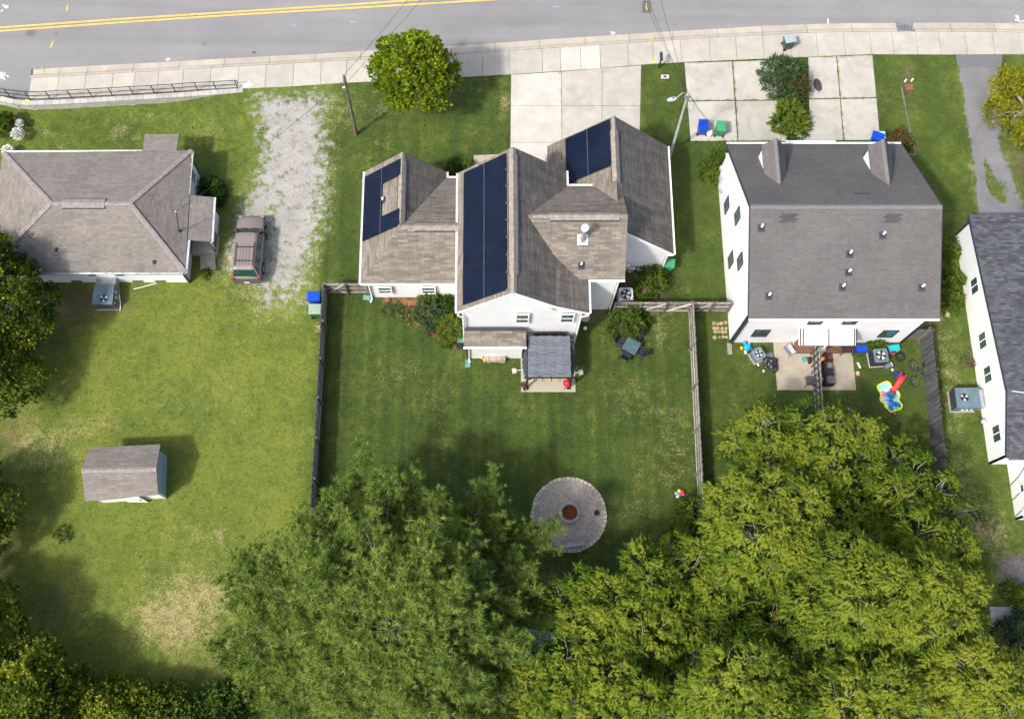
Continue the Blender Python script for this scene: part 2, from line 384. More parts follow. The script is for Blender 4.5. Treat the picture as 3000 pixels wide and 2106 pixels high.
def fields(X, Y):
    dry = np.zeros_like(X); dirt = np.zeros_like(X)
    for px, py, rx, ry, s in DRY: dry += s * blob(X, Y, px, py, rx, ry)
    for px, py, rx, ry, s in DIRT: dirt += s * blob(X, Y, px, py, rx, ry)
    sg = lambda t: 1/(1+np.exp(-np.clip(t, -40, 40)))
    lf = g(926, 1150).x; rf = g(2040, 1150).x; ef = g(2735, 1150).x
    left = sg((lf - X) / 0.25); duo = sg((X - rf) / 0.25); east = sg((X - ef) / 0.3)
    front = sg((Y - 31) / 1.5)
    tone = 0.24 + left * 0.62 - left * front * 0.20 + duo * 0.04 + east * 0.2  # bright west lot, darker centre: grass kinds plus cloud shade put into the colour
    tone = tone + (1-left)*(1-duo) * front * 0.12
    stripe = (1-left) * (1-duo) * (0.9 - 0.5*front)
    return dry, dirt, tone, stripe

def lawn_color(s):
    dry, dirt, tone, stripe = s.attr('dry'), s.attr('dirt'), s.attr('tone'), s.attr('stripe')
    n1 = s.noise(0.35, 3, rough=0.6); n2 = s.noise(1.6, 4, rough=0.7); n3 = s.noise(8, 3, rough=0.7); n4 = s.noise(30, 2, rough=0.6)
    t = s.math('ADD', tone, s.rmap(n1, 0.3, 0.7, -0.22, 0.22))
    t = s.math('ADD', t, s.rmap(n2, 0.3, 0.7, -0.2, 0.2))
    st = s.noise(1.0, 2, s.scaled(s.pos, 1.9, 0.05), 0.4)
    t = s.math('ADD', t, s.math('MULTIPLY', stripe, s.rmap(st, 0.36, 0.64, -0.18, 0.18)))
    r = s.n('ShaderNodeValToRGB'); el = r.color_ramp.elements
    el[0].position = 0.0; el[0].color = (0.04, 0.064, 0.016, 1); el[1].position = 1.0; el[1].color = (0.148, 0.176, 0.031, 1)
    e = el.new(0.38); e.color = (0.062, 0.092, 0.02, 1)
    e = el.new(0.7); e.color = (0.096, 0.137, 0.025, 1)
    s.l(t, r.inputs[0]); c = r.outputs[0]
    f = s.math('MULTIPLY', s.rmap(n3, 0.25, 0.75, 0.74, 1.26), s.rmap(n4, 0.25, 0.75, 0.62, 1.38))
    c = s.gain(c, f)
    # straw
    m = s.math('ADD', dry, s.rmap(n2, 0.25, 0.75, -0.36, 0.36)); m = s.math('ADD', m, s.rmap(n3, 0.3, 0.7, -0.36, 0.36)); m = s.math('ADD', m, s.rmap(n1, 0.3, 0.7, -0.12, 0.12))
    straw = s.gain((0.40, 0.31, 0.175), s.rmap(n4, 0.25, 0.75, 0.72, 1.28))
    c = s.mix(s.math('MULTIPLY', s.rmap(m, 0.2, 0.85, 0, 0.9), s.rmap(dry, 0.0, 0.35, 0.1, 1.0)), c, straw)
    m2 = s.math('ADD', dirt, s.rmap(n2, 0.25, 0.75, -0.3, 0.3)); m2 = s.math('ADD', m2, s.rmap(n3, 0.3, 0.7, -0.2, 0.2))
    soil = s.gain(s.mix(s.rmap(n1, 0.4, 0.6), (0.135, 0.085, 0.055), (0.2, 0.145, 0.09)), s.rmap(n4, 0.25, 0.75, 0.6, 1.4))
    c = s.mix(s.rmap(m2, 0.22, 0.85, 0, 0.85), c, soil)
    # clover and weed specks
    vo = s.n('ShaderNodeTexVoronoi'); vo.inputs['Scale'].default_value = 1.3; s.l(s.pos, vo.inputs['Vector'])
    c = s.mix(s.rmap(s.math('ADD', vo.outputs['Distance'], s.rmap(n3, 0.2, 0.8, -0.08, 0.08)), 0.05, 0.16, 0.4, 0.0), c, (0.05, 0.1, 0.015))
    return c, n4, n3
def put_fields(me, co):
    F = fields(co[:, 0], co[:, 1])
    for nm, a in zip(('dry', 'dirt', 'tone', 'stripe'), F):
        at = me.attributes.new(nm, 'FLOAT', 'POINT'); at.data.foreach_set('value', a.astype(np.float32))
_s0 = S('lawn_grass', 0.95, 0.1); _c0, _h, _h3 = lawn_color(_s0); _s0.bump(_s0.math('ADD', _h, _h3), 0.75, 0.05); LAWN = _s0.col(_c0)

# one sheet: a fine grid over the lots, stretched rings out to the horizon
xs = np.concatenate([[-900,-300,-120,-70,-50], np.arange(-42, 44.01, 0.35), [52,70,120,300,900]])
ys = np.concatenate([[-900,-300,-120,-60,-30,-16], np.arange(-10, 41.6, 0.35), [41.7]])
GX, GY = np.meshgrid(xs, ys); co = np.stack([GX.ravel(), GY.ravel(), np.zeros(GX.size)], 1)
kin = np.array([[p.x, p.y] for p in W_IN])
lim = np.interp(co[:, 0], kin[:, 0], kin[:, 1])
top = np.abs(co[:, 1] - 41.7) < 1e-6
co[:, 2] = [zg(a, b) for a, b in co[:, :2]]
inx = co[:, 0] < 39.0; under = (co[:, 1] > lim + 0.4) & inx; co[top & ~inx, 1] = np.interp(co[top & ~inx, 0], [p.x for p in K_OUT], [p.y for p in K_OUT]) + 0.02; co[under, 2] = -0.45
nx, ny = len(xs), len(ys)
fc = [(j*nx+i, j*nx+i+1, (j+1)*nx+i+1, (j+1)*nx+i) for j in range(ny-1) for i in range(nx-1)]
me = bpy.data.meshes.new('lawn'); me.from_pydata(co.tolist(), [], fc); me.materials.append(LAWN); put_fields(me, co)
me.polygons.foreach_set('use_smooth', [True]*len(me.polygons))
lawn = tag(link('lawn', me), kind='structure')

def sheet(name, poly, z, mat, step=0.5, kind='structure', parent=None, mask=None):
    """flat sheet over a 2D polygon, gridded so that fields can vary over it"""
    P = [(p[0], p[1]) for p in poly]; x0 = min(p[0] for p in P); x1 = max(p[0] for p in P); y0 = min(p[1] for p in P); y1 = max(p[1] for p in P)
    import bmesh
    bm = bmesh.new(); bm.faces.new([bm.verts.new((a, b, 0)) for a, b in P])
    k = math.ceil((x1-x0)/step)
    for i in range(1, k): bmesh.ops.bisect_plane(bm, geom=bm.verts[:]+bm.edges[:]+bm.faces[:], plane_co=(x0+(x1-x0)*i/k,0,0), plane_no=(1,0,0))
    k = math.ceil((y1-y0)/step)
    for i in range(1, k): bmesh.ops.bisect_plane(bm, geom=bm.verts[:]+bm.edges[:]+bm.faces[:], plane_co=(0,y0+(y1-y0)*i/k,0), plane_no=(0,1,0))
    for v in bm.verts: v.co.z = (z + max(zg(v.co.x, v.co.y), -0.62)) if callable(mask) else z
    bmesh.ops.recalc_face_normals(bm, faces=bm.faces[:])
    me = bpy.data.meshes.new(name); bm.to_mesh(me); bm.free()
    if me.polygons and me.polygons[0].normal.z < 0: me.flip_normals()
    me.materials.append(mat)
    c = np.zeros(len(me.vertices)*3); me.vertices.foreach_get('co', c); c = c.reshape(-1, 3); put_fields(me, c)
    if callable(mask):
        at = me.attributes.new('cover', 'FLOAT', 'POINT'); at.data.foreach_set('value', mask(c[:, 0], c[:, 1]).astype(np.float32))
    o = link(name, me, parent)
    if parent is None: tag(o, kind=kind)
    return o
def edge_cover(poly, soft):
    P = np.array([(p[0], p[1]) for p in poly])
    def f(X, Y):
        best = np.full(X.shape, 1e9)
        for i in range(len(P)):
            a = P[i]; b = P[(i+1) % len(P)]; d = b-a; t = np.clip(((X-a[0])*d[0]+(Y-a[1])*d[1])/(d@d), 0, 1)
            best = np.minimum(best, np.hypot(X-a[0]-t*d[0], Y-a[1]-t*d[1]))
        return np.clip(best/soft, 0, 1)
    return f

# ---- gravel drive of the western lot
def gravelmat(name, cols, lo=0.34, hi=0.5, weeds=0.3):
    s = S(name, 0.95, 0.15); gc, h4, h3 = lawn_color(s)
    vo = s.n('ShaderNodeTexVoronoi'); vo.inputs['Scale'].default_value = 16; s.l(s.pos, vo.inputs['Vector'])
    st = s.mix(vo.outputs['Color'], cols[0], cols[1]); st = s.gain(st, s.rmap(s.noise(45, 3), 0.25, 0.75, 0.55, 1.4)); st = s.gain(st, s.rmap(s.noise(0.6, 4), 0.3, 0.7, 0.88, 1.12))
    m = s.math('ADD', s.attr('cover'), s.rmap(s.noise(1.9, 6, rough=0.7), 0.25, 0.75, -weeds*1.3, weeds)); m = s.math('ADD', m, s.rmap(h3, 0.3, 0.7, -0.12, 0.12))
    c = s.mix(s.rmap(m, lo, hi), gc, st)
    s.bump(s.math('ADD', s.noise(30, 2), vo.outputs['Distance']), 0.8, 0.03)
    return s.col(c)
GRAVEL = gravelmat('pale_crushed_gravel', ((0.265, 0.255, 0.238), (0.375, 0.362, 0.338)), 0.12, 0.72, 0.75)
gp = pl([(700,262),(1000,246),(975,330),(985,440),(985,560),(965,700),(935,800),(940,900),(880,950),(740,950),(690,850),(615,830),(600,700),(640,640),(700,560),(735,470),(735,380),(715,310)])
sheet('gravel_driveway', gp, 0.010, GRAVEL, 0.4, mask=(lambda f: (lambda X, Y: f(X, Y)*0.92 - 0.25*blob(X, Y, 905, 480, 26, 330)*0 - 0.42*blob(X, Y, 700, 880, 130, 60) - 0.3*blob(X, Y, 800, 650, 22, 120) - 0.35*blob(X, Y, 850, 860, 60, 70)-0.5*blob(X, Y, 650, 700, 30, 130)))(edge_cover(gp, 1.7)))
# ---- asphalt road and side apron
s = S('road_asphalt', 0.9, 0.2)
c = s.gain((0.2, 0.2, 0.198), s.rmap(s.noise(0.25, 5), 0.3, 0.7, 0.93, 1.08)); c = s.gain(c, s.rmap(s.noise(38, 4), 0.25, 0.75, 0.82, 1.18))
c = s.gain(c, s.rmap(s.noise(1.0, 4, s.scaled(s.pos, 0.06, 0.9)), 0.3, 0.7, 0.88, 1.1))
c = s.mix(s.rmap(s.noise(0.5, 6, rough=0.75), 0.66, 0.74, 0, 0.35), c, (0.1, 0.1, 0.105))
c = s.mix(s.rmap(s.noise(7, 2), 0.76, 0.8, 0, 0.5), c, (0.07, 0.07, 0.075))
wv = s.n('ShaderNodeTexVoronoi', feature='DISTANCE_TO_EDGE'); wv.inputs['Scale'].default_value = 0.16; s.l(s.math('ADD', s.pos, 0.0) if False else s.pos, wv.inputs['Vector'])
c = s.mix(s.rmap(s.math('ADD', wv.outputs['Distance'], s.rmap(s.noise(2, 4), 0.3, 0.7, -0.004, 0.03)), 0.0, 0.005, 0.45, 0.0), c, (0.08, 0.08, 0.085))
s.bump(s.noise(50, 3), 0.35, 0.01); ASPHALT = s.col(c)
far = [Vector((900, 58, 0)), Vector((-900, 58, 0))]
kx = [Vector((-900, K_OUT[0].y, 0))] + K_OUT + [Vector((900, K_OUT[-1].y, 0))]
m = MB()
for a, b in zip(kx[:-1], kx[1:]): m.add([(a.x, a.y-0.05, -0.10), (b.x, b.y-0.05, -0.10), (b.x, 58, -0.10), (a.x, 58, -0.10)], [(0,1,2,3)])
road = tag(m.build('road', ASPHALT), kind='structure')
m = MB(); m.add([(-900,57.9,-0.02),(900,57.9,-0.02),(900,900,-0.02),(-900,900,-0.02)], [(0,1,2,3)])
far_me = m.mesh('verge', LAWN); tag(link('verge', far_me), kind='structure')
cc = np.zeros(12); far_me.vertices.foreach_get('co', cc); put_fields(far_me, cc.reshape(-1, 3))
apron = [g(92,203), g(92,292), g(40,284), g(-40,276), g(-300,262), g(-300,212), g(-40,206)]
m = MB(); m.prism([(p.x, p.y) for p in apron], -0.3, 0.016); tag(m.build('side_street_apron', ASPHALT), kind='structure')
# double yellow centre line
YEL = plain('yellow_road_paint', (0.62, 0.40, 0.09), 0.7, var=0.15, scale=3, grime=0.15)
def strip(name, pts, w, z, mat, parent):
    m = MB(); P = [Vector((p[0], p[1], z)) for p in pts]; L = []; Rr = []
    for i, p in enumerate(P):
        d = (P[min(i+1, len(P)-1)] - P[max(i-1, 0)]); d.z = 0; d.normalize(); n = Vector((-d.y, d.x, 0)) * w/2
        L.append(p+n); Rr.append(p-n)
    for i in range(len(P)-1): m.add([Rr[i], Rr[i+1], L[i+1], L[i]], [(0,1,2,3)])
    return m.build(name, mat, parent)
for nm, pts in (('centre_line', [(-200,94),(0,81.4),(348,56.6),(697,34.5),(1000,16),(1209,1),(1600,-26)]), ('centre_line', [(-200,104),(0,91.5),(348,66.6),(697,43.5),(1000,26),(1279,9.6),(1472,-2),(1700,-17)])):
    strip(nm, pl(pts, -0.095), 0.13, -0.095, YEL, road)
# survey paint, patches and covers on the road
PW = plain('white_spray_paint', (0.72, 0.72, 0.73), 0.7, var=0.1); PY_ = plain('yellow_spray_paint', (0.6, 0.5, 0.08), 0.7, var=0.1); PB = plain('blue_spray_paint', (0.2, 0.32, 0.5), 0.8, var=0.3)
def squiggle(cx, cy, n, r, mat, z, parent, name='paint_mark'):
    c = g(cx, cy); m = MB()
    for i in range(n):
        a = random.uniform(0, 6.3); q = random.uniform(0, r); x = c.x+q*math.cos(a); y = c.y+q*math.sin(a); b = random.uniform(0, 6.3); L = random.uniform(0.1, 0.3)
        pts = [(x+L*math.cos(b+t*0.8)*t, y+L*math.sin(b+t*0.8)*t) for t in (0, 0.5, 1)]
        for p, q2 in zip(pts[:-1], pts[1:]):
            d = Vector((q2[0]-p[0], q2[1]-p[1], 0)); d.normalize(); nn = Vector((-d.y, d.x, 0))*0.035
            zz = z + i*0.0006
            m.add([(p[0]-nn.x,p[1]-nn.y,zz),(q2[0]-nn.x,q2[1]-nn.y,zz),(q2[0]+nn.x,q2[1]+nn.y,zz),(p[0]+nn.x,p[1]+nn.y,zz)], [(0,1,2,3)])
    return m.build(name, mat, parent)
squiggle(15,20,9,0.3,PW,-0.094,road); squiggle(8,224,14,0.42,PW,0.022,road); squiggle(2985,54,8,0.35,PW,-0.094,road)
for pts, mt in (([(490,168),(489,178)],PW),([(484,174),(496,173),(496,170),(493,170)],PW),([(1791,90),(1793,100)],PW),([(1793,94),(1801,93),(1802,97),(1795,98)],PW),([(2426,53),(2428,67)],PW),([(197,13),(193,31)],PY_),([(154,119),(146,138)],PY_),([(1893,8),(1896,28)],PY_),([(845,72),(868,73)],PB),([(852,66),(860,80)],PB),([(1025,62),(1045,63)],PB),([(1618,17),(1638,18)],PB),([(2989,58),(2979,57)],PW)):
    strip('paint_mark', pl(pts), 0.07, -0.0945, mt, road)
OIL = plain('tar_stain', (0.085, 0.085, 0.09), 0.8, var=0.3, scale=8)
def disc(name, px, py, rx, ry, z, mat, parent, n=18, rot=0, jit=0.12):
    c = g(px, py, z); m = MB(); pts = []
    for k in range(n):
        a = 2*math.pi*k/n; q = 1+random.uniform(-jit, jit); x = rx*q*math.cos(a); y = ry*q*math.sin(a)
        pts.append((c.x+x*math.cos(rot)-y*math.sin(rot), c.y+x*math.sin(rot)+y*math.cos(rot), z))
    m.add(pts, [tuple(range(n))]); return m.build(name, mat, parent)
disc('manhole_cover', 90.6, 95, 0.36, 0.36, -0.0955, plain('dull_iron', (0.13,0.13,0.135), 0.6, var=0.25, scale=9), road, 24, 0, 0.0)
disc('tar_stain', 744, 154, 0.15, 0.1, -0.0955, OIL, road); disc('tar_stain', 26, 19, 0.07, 0.07, -0.0955, OIL, road); disc('tar_stain', 574, 46, 0.06, 0.05, -0.0955, OIL, road)
disc('tar_stain', 166, 100, 0.12, 0.05, -0.0955, OIL, road)
q = [g(1882,0), g(1908,0), g(1909,36), g(1882,36)]
m = MB(); m.add([(p.x,p.y,-0.0957) for p in q[::-1]], [(0,1,2,3)]); m.build('asphalt_patch', plain('dark_asphalt_patch', (0.11,0.105,0.1), 0.9, var=0.3, scale=10), road)

# ---- kerb and pavement, slab by slab
kerb = tag(empty('kerb'), kind='structure'); pav = tag(empty('pavement'), kind='structure')
def kx_at(px): return [g(px, 200 - 0.045*px).x]
kj = [92,174,257,392,525,657,790,923,1057,1190,1322,1451,1581,1714,1843,1971,2102,2232,2363,2494,2626,2675,2784,2912,3040,3150]
def xj(px, poly):
    best = min(((abs(g(px, 60+i*0.5).y - interp(poly, g(px, 60+i*0.5).x)), 60+i*0.5) for i in range(0, 500)), key=lambda t: t[0]); return g(px, best[1]).x
kX = [xj(p, K_OUT) for p in kj]
GAP = 0.012
for i in range(len(kX)-1):
    if kj[i] == 2626: continue
    a, b = kX[i]+GAP, kX[i+1]-GAP; m = MB()
    o0, o1, i0, i1 = interp(K_OUT,a), interp(K_OUT,b), interp(K_IN,a)+0.015, interp(K_IN,b)+0.015
    prof = [(0.0,-0.088),(0.62,-0.07),(0.74,-0.03),(0.82,0.022),(1.0,0.03)]
    vs = [(a, o0+(i0-o0)*t, z) for t, z in prof] + [(b, o1+(i1-o1)*t, z) for t, z in prof]
    n = len(prof); fs = [(k+1, n+k+1, n+k, k) for k in range(n-1)]
    vs += [(a,o0,-0.3),(b,o1,-0.3),(a,i0,-0.3),(b,i1,-0.3)]
    fs += [(0, n, 2*n+1, 2*n), (n-1, 2*n+2, 2*n+3, 2*n-1)]
    m.add(vs, fs); m.build('kerb_stone', CONC_KERB, kerb)
sj = [92,174,253,333,397,466,539,619,701,781,862,942,1017,1098,1180,1260,1339,1414,1491,1588,1641,1700,1757,1838,1912,1993,2076,2154,2233,2312,2390,2469,2546,2611,2680,2748,2825,2904,2983,3062,3150]
sX = [xj(p, K_IN) for p in sj]
for i in range(len(sX)-1):
    a, b = sX[i]+GAP, sX[i+1]-GAP
    pts = [(a,interp(W_IN,a)),(b,interp(W_IN,b)),(b,interp(K_IN,b)-0.02),(a,interp(K_IN,a)-0.02)]
    m = MB(); h = 0.028 + random.uniform(-0.004, 0.004); m.prism(pts, -0.3, h)
    m.build('paving_slab', CONC_NEW if 1640 < sj[i] < 1750 else CONC, pav)
JOINT = plain('joint_dirt', (0.07, 0.062, 0.05), 0.95, var=0.3)
m = MB(); nW = 60; xa, xb = sX[0], sX[-1]
for i in range(nW):
    a = xa+(xb-xa)*i/nW; b = xa+(xb-xa)*(i+1)/nW
    m.add([(a,interp(W_IN,a)+0.01,-0.01),(b,interp(W_IN,b)+0.01,-0.01),(b,interp(K_OUT,b)-0.02,-0.12),(a,interp(K_OUT,a)-0.02,-0.12)], [(0,1,2,3)])
tag(m.build('pavement_bed', JOINT), kind='structure')
for pts in ([(123,195),(123,214)],):
    strip('paint_mark', pl(pts), 0.07, -0.06, PY_, road)
squiggle(725,248,16,0.28,PW,0.034,pav); squiggle(75,300,8,0.2,PY_,0.06,pav); squiggle(1912,112,4,0.15,PY_,0.036,pav); squiggle(1914,178,6,0.15,PY_,0.036,pav); squiggle(620,200,4,0.2,PB,0.034,pav)
# storm drain in the kerb
c0 = g(2627, 92); c1 = g(2675, 67); y0, y1 = c0.y, c1.y; x0, x1 = kX[kj.index(2626)]+GAP, kX[kj.index(2626)+1]-GAP
t = thing('storm_drain', 'black iron storm drain grate set in the kerb', 'drain', ((x0+x1)/2, (y0+y1)/2, 0))
w = (x1-x0)/2; h = (y1-y0)/2
m = MB()
for q in ((-w,-h,w,-h+0.06),(-w,h-0.06,w,h),(-w,-h,-w+0.06,h),(w-0.06,-h,w,h)): m.box(q[0],q[1],-0.2,q[2],q[3],-0.045)
m.build('frame', STEEL, t)
m = MB(); m.box(-w,-h,-0.4,w,h,-0.3); m.build('pit_floor', BLACK, t)
for k in range(5): y = -h+0.06+(k+0.5)*(2*h-0.12)/5; m = MB(); m.box(-w+0.06,y-0.02,-0.12,w-0.06,y+0.02,-0.05); m.build('bar', STEEL, t)
for k in range(4): x = -w+0.06+(k+1)*(2*w-0.12)/5; m = MB(); m.box(x-0.015,-h+0.06,-0.13,x+0.015,h-0.06,-0.055); m.build('cross_bar', STEEL, t)

# ---- concrete drives, slab by slab
def slabgrid(root, cols, rows, z, mats, skip=(), gap=0.014, base=True):
    """cols: list of (top px, bottom px) joint pairs; rows: list of (left row, right row)"""
    nC, nR = len(cols)-1, len(rows)
    def node(i, j):
        r0 = rows[j][0]; r1 = rows[j][1]; f = i/nC; py = r0+(r1-r0)*f
        t = (py - rows[0][0]) / (rows[-1][0] - rows[0][0]); px = cols[i][0]+(cols[i][1]-cols[i][0])*t
        return g(px, py)
    for j in range(nR-1):
        for i in range(nC):
            if (i, j) in skip: continue
            P = [node(i,j+1), node(i+1,j+1), node(i+1,j), node(i,j)]; c = sum(P, Vector())/4
            P = [p + (c-p).normalized()*gap*1.4 for p in P]
            m = MB(); m.prism([(p.x,p.y) for p in P], -0.15, z+random.uniform(-0.003,0.003)); m.build('driveway_slab', mats(i, j), root)
drv = tag(empty('driveway'), kind='structure')
slabgrid(drv, [(1497,1494),(1645,1647),(1764,1762),(1878,1872)], [(220,192),(310,311),(418,420),(520,520)], 0.02, lambda i, j: CONC_NEW if i == 0 else CONC_GREY)
m = MB(); P = pl([(1388,456),(1496,452),(1497,520),(1388,520)]); m.prism([(p.x,p.y) for p in P], -0.1, 0.03); tag(m.build('front_walk', CONC_PATIO), kind='structure')
pad = tag(empty('parking_pad'), kind='structure')
slabgrid(pad, [(2004,2022),(2146,2162),(2268,2290),(2300,2340)], [(184,172),(297,293),(415,413)], 0.02, lambda i, j: CONC_GREY, skip=((2,0),(2,1)), gap=0.035)
slabgrid(pad, [(2367,2372),(2451,2472),(2557,2580)], [(168,161),(291,288),(413,412)], 0.02, lambda i, j: CONC_GREY, gap=0.035)
for q in ([(2288,378),(2338,378),(2340,414),(2290,414)], [(2341,378),(2371,378),(2372,413),(2342,413)]):
    P = pl(q); m = MB(); m.prism([(p.x,p.y) for p in P], -0.15, 0.018); m.build('driveway_slab', CONC_GREY, pad)
disc('oil_stain', 2396, 249, 0.28, 0.52, 0.028, plain('oil_stain', (0.05,0.045,0.05), 0.75, var=0.3, scale=6), pad, 20, 0.12, 0.08)
# asphalt drive on the east, weedy
s = S('old_drive_asphalt', 0.95, 0.15); gc, h4, h3 = lawn_color(s)
st = s.gain((0.17,0.168,0.175), s.rmap(s.noise(0.7,5), 0.3,0.7,0.8,1.15)); st = s.gain(st, s.rmap(s.noise(40,4),0.25,0.75,0.7,1.3))
mm = s.math('ADD', s.attr('cover'), s.rmap(s.noise(1.6,6,rough=0.7),0.25,0.75,-0.35,0.35)); c = s.mix(s.rmap(mm,0.12,0.3), gc, st)
s.bump(s.noise(40,3),0.5,0.015); OLDASPH = s.col(c)
dp = pl([(2801,162),(2936,161),(2930,218),(2936,300),(2948,400),(2975,520),(3020,640),(3020,760),(2870,760),(2856,618),(2836,435),(2812,261)])
sheet('asphalt_driveway', dp, 0.012, OLDASPH, 0.35, mask=(lambda f: (lambda X, Y: f(X, Y) - 0.9*blob(X,Y,2888,480,13,60) - 0.8*blob(X,Y,2905,540,18,40)-0.9*blob(X,Y,2935,570,34,70)-0.6*blob(X,Y,2890,300,8,20)-0.7*blob(X,Y,2930,430,14,60)-0.5*blob(X,Y,2845,520,10,80)))(edge_cover(dp, 0.8)))
P = pl([(2801,162),(2936,161),(2932,200),(2805,196)]); m = MB(); m.prism([(p.x,p.y) for p in P], -0.1, 0.02); tag(m.build('driveway_apron', plain('newer_asphalt', (0.135,0.135,0.14), 0.9, var=0.2, scale=12)), kind='structure')
# dark gravel patch in the south-east corner
GR2 = gravelmat('dark_gravel', ((0.075,0.068,0.07),(0.16,0.145,0.14)), 0.2, 0.6, 0.25)
gp2 = pl([(2890,1620),(2990,1600),(3080,1640),(3080,1800),(2990,1790),(2930,1775),(2905,1700)])
sheet('dark_gravel_patch', gp2, 0.04, GR2, 0.4, mask=edge_cover(gp2, 1.2))
# mulch bed beside the house
MUL = gravelmat('red_mulch', ((0.22,0.075,0.04),(0.34,0.15,0.085)), 0.12, 0.4, 0.5)
gp3 = pl([(1085,868),(1180,862),(1352,858),(1352,1010),(1330,1030),(1290,1008),(1230,968),(1180,940),(1130,912)])
sheet('mulch_bed', gp3, 0.035, MUL, 0.25, mask=(lambda f: (lambda X, Y: f(X,Y)*0.75 - 0.45*blob(X,Y,1170,905,55,28)-0.2*blob(X,Y,1220,930,40,30)))(edge_cover(gp3, 0.5)))

# ---- retaining wall with its railing
wl = [(-120,268),(-40,283),(0,288),(40,298),(87,302),(174,299),(400,286),(560,276),(712,264)]
WP = pl(wl, 0.05)
t = thing('retaining_wall', 'grey concrete block retaining wall below the pavement railing', 'wall', (0,0,0))
CAPG = 0.008; acc = []; 
for a, b in zip(WP[:-1], WP[1:]):
    n = max(1, round((b-a).length/0.46))
    for k in range(n): acc.append((a+(b-a)*k/n, a+(b-a)*(k+1)/n))
for a, b in acc:
    d = (b-a).normalized(); nn = Vector((d.y, -d.x, 0)); a2 = a+d*CAPG; b2 = b-d*CAPG
    m = MB(); up = nn*(-0.17); dn = nn*0.17
    m.prism([((a2+dn).x,(a2+dn).y),((b2+dn).x,(b2+dn).y),((b2+up).x,(b2+up).y),((a2+up).x,(a2+up).y)], -0.06, 0.052+random.uniform(-0.004,0.004)); m.build('coping_stone', BLOCK, t)
for row in range(4):
    z1 = -0.065-row*0.17; z0 = z1-0.162
    for i, (a, b) in enumerate(acc):
        d = (b-a).normalized(); L = (b-a).length; nn = Vector((d.y,-d.x,0)); sh = d*(L*0.5 if row % 2 else 0); a2 = a+sh+d*CAPG; b2 = b+sh-d*CAPG
        mid = (a+b)/2; dep = zg(mid.x, mid.y-0.3)
        if z1 < dep-0.15: continue
        jit = random.uniform(-0.012,0.012); dn = nn*(0.14+jit); up = nn*(-0.1)
        m = MB(); m.prism([((a2+dn).x,(a2+dn).y),((b2+dn).x,(b2+dn).y),((b2+up).x,(b2+up).y),((a2+up).x,(a2+up).y)], z0, z1); m.build('wall_block', BLOCK, t)
t = thing('railing', 'black steel pedestrian railing along the pavement above the retaining wall', 'railing')
bp = [(-70,275),(-28,279),(31,286),(90,293.5),(149,291.5),(211,288),(271,285),(331,281.5),(392,278),(454,274.5),(515,271),(580,266),(634,263.5),(697,260)]
B = pl(bp, 0.03)
for p in B: m = MB(); m.box(-0.025,-0.025,0,0.025,0.025,0.98); m.build('post', BLACK, t, loc=p)
for h, nm in ((0.98,'top_rail'),(0.52,'middle_rail'),(0.1,'bottom_rail')):
    m = MB(); m.tube([p+Vector((0,0,h)) for p in B] + ([B[-1]+Vector((0.12,0.01,h-0.05)), B[-1]+Vector((0.13,0.01,0.55))] if h > 0.9 else []), 0.026, 6); m.build(nm, BLACK, t)

# ================================================================== BUILDINGS
def window(parent, c, r, n, w, h, frame=WHITE, pane=GLASS, split='h', name='window', trim=0.07, upper=None):
    """sash window on a wall: c centre on the wall plane, r right vector, n outward normal"""
    c = Vector(c); r = Vector(r); n = Vector(n); u = Vector((0,0,1))
    m = MB()
    def bar(a, b, t, d0, d1):
        a = Vector(a); b = Vector(b)
    def rect(x0, x1, z0, z1, d0, d1):
        P = [c+r*x+u*z+n*d for d in (d0, d1) for x, z in ((x0,z0),(x1,z0),(x1,z1),(x0,z1))]
        m.add(P, [(0,1,2,3)[::-1],(4,5,6,7),(0,1,5,4),(1,2,6,5),(2,3,7,6),(3,0,4,7)])
    W, H = w/2, h/2; t = trim
    rect(-W-t,W+t,H,H+t,0,0.07); rect(-W-t,W+t,-H-t,-H,0,0.085); rect(-W-t,-W,-H,H,0,0.07); rect(W,W+t,-H,H,0,0.07)
    if split == 'h': rect(-W,W,-0.03,0.03,0,0.06)
    if split == 'v': rect(-0.03,0.03,-H,H,0,0.06)
    f = m.build(name, frame, parent)
    def pn(x0,x1,z0,z1,d,mt):
        mm = MB(); P = [c+r*x+u*z+n*e for e in (0.002, d) for x, z in ((x0,z0),(x1,z0),(x1,z1),(x0,z1))]
        mm.add(P, [(0,1,2,3)[::-1],(4,5,6,7),(0,1,5,4),(1,2,6,5),(2,3,7,6),(3,0,4,7)]); mm.build('pane', mt, f)
    if split == 'h': pn(-W,W,-H,-0.03,0.025,pane); pn(-W,W,0.03,H,0.04,upper or pane)
    elif split == 'v': pn(-W,-0.03,-H,H,0.025,pane); pn(0.03,W,-H,H,0.04,upper or pane)
    else: pn(-W,W,-H,H,0.03,pane)
    return f
def wallplate(parent, pts, n, mat, t=0.12, name='wall'):
    m = MB(); m.plate(pts, n, t); return m.build(name, mat, parent)
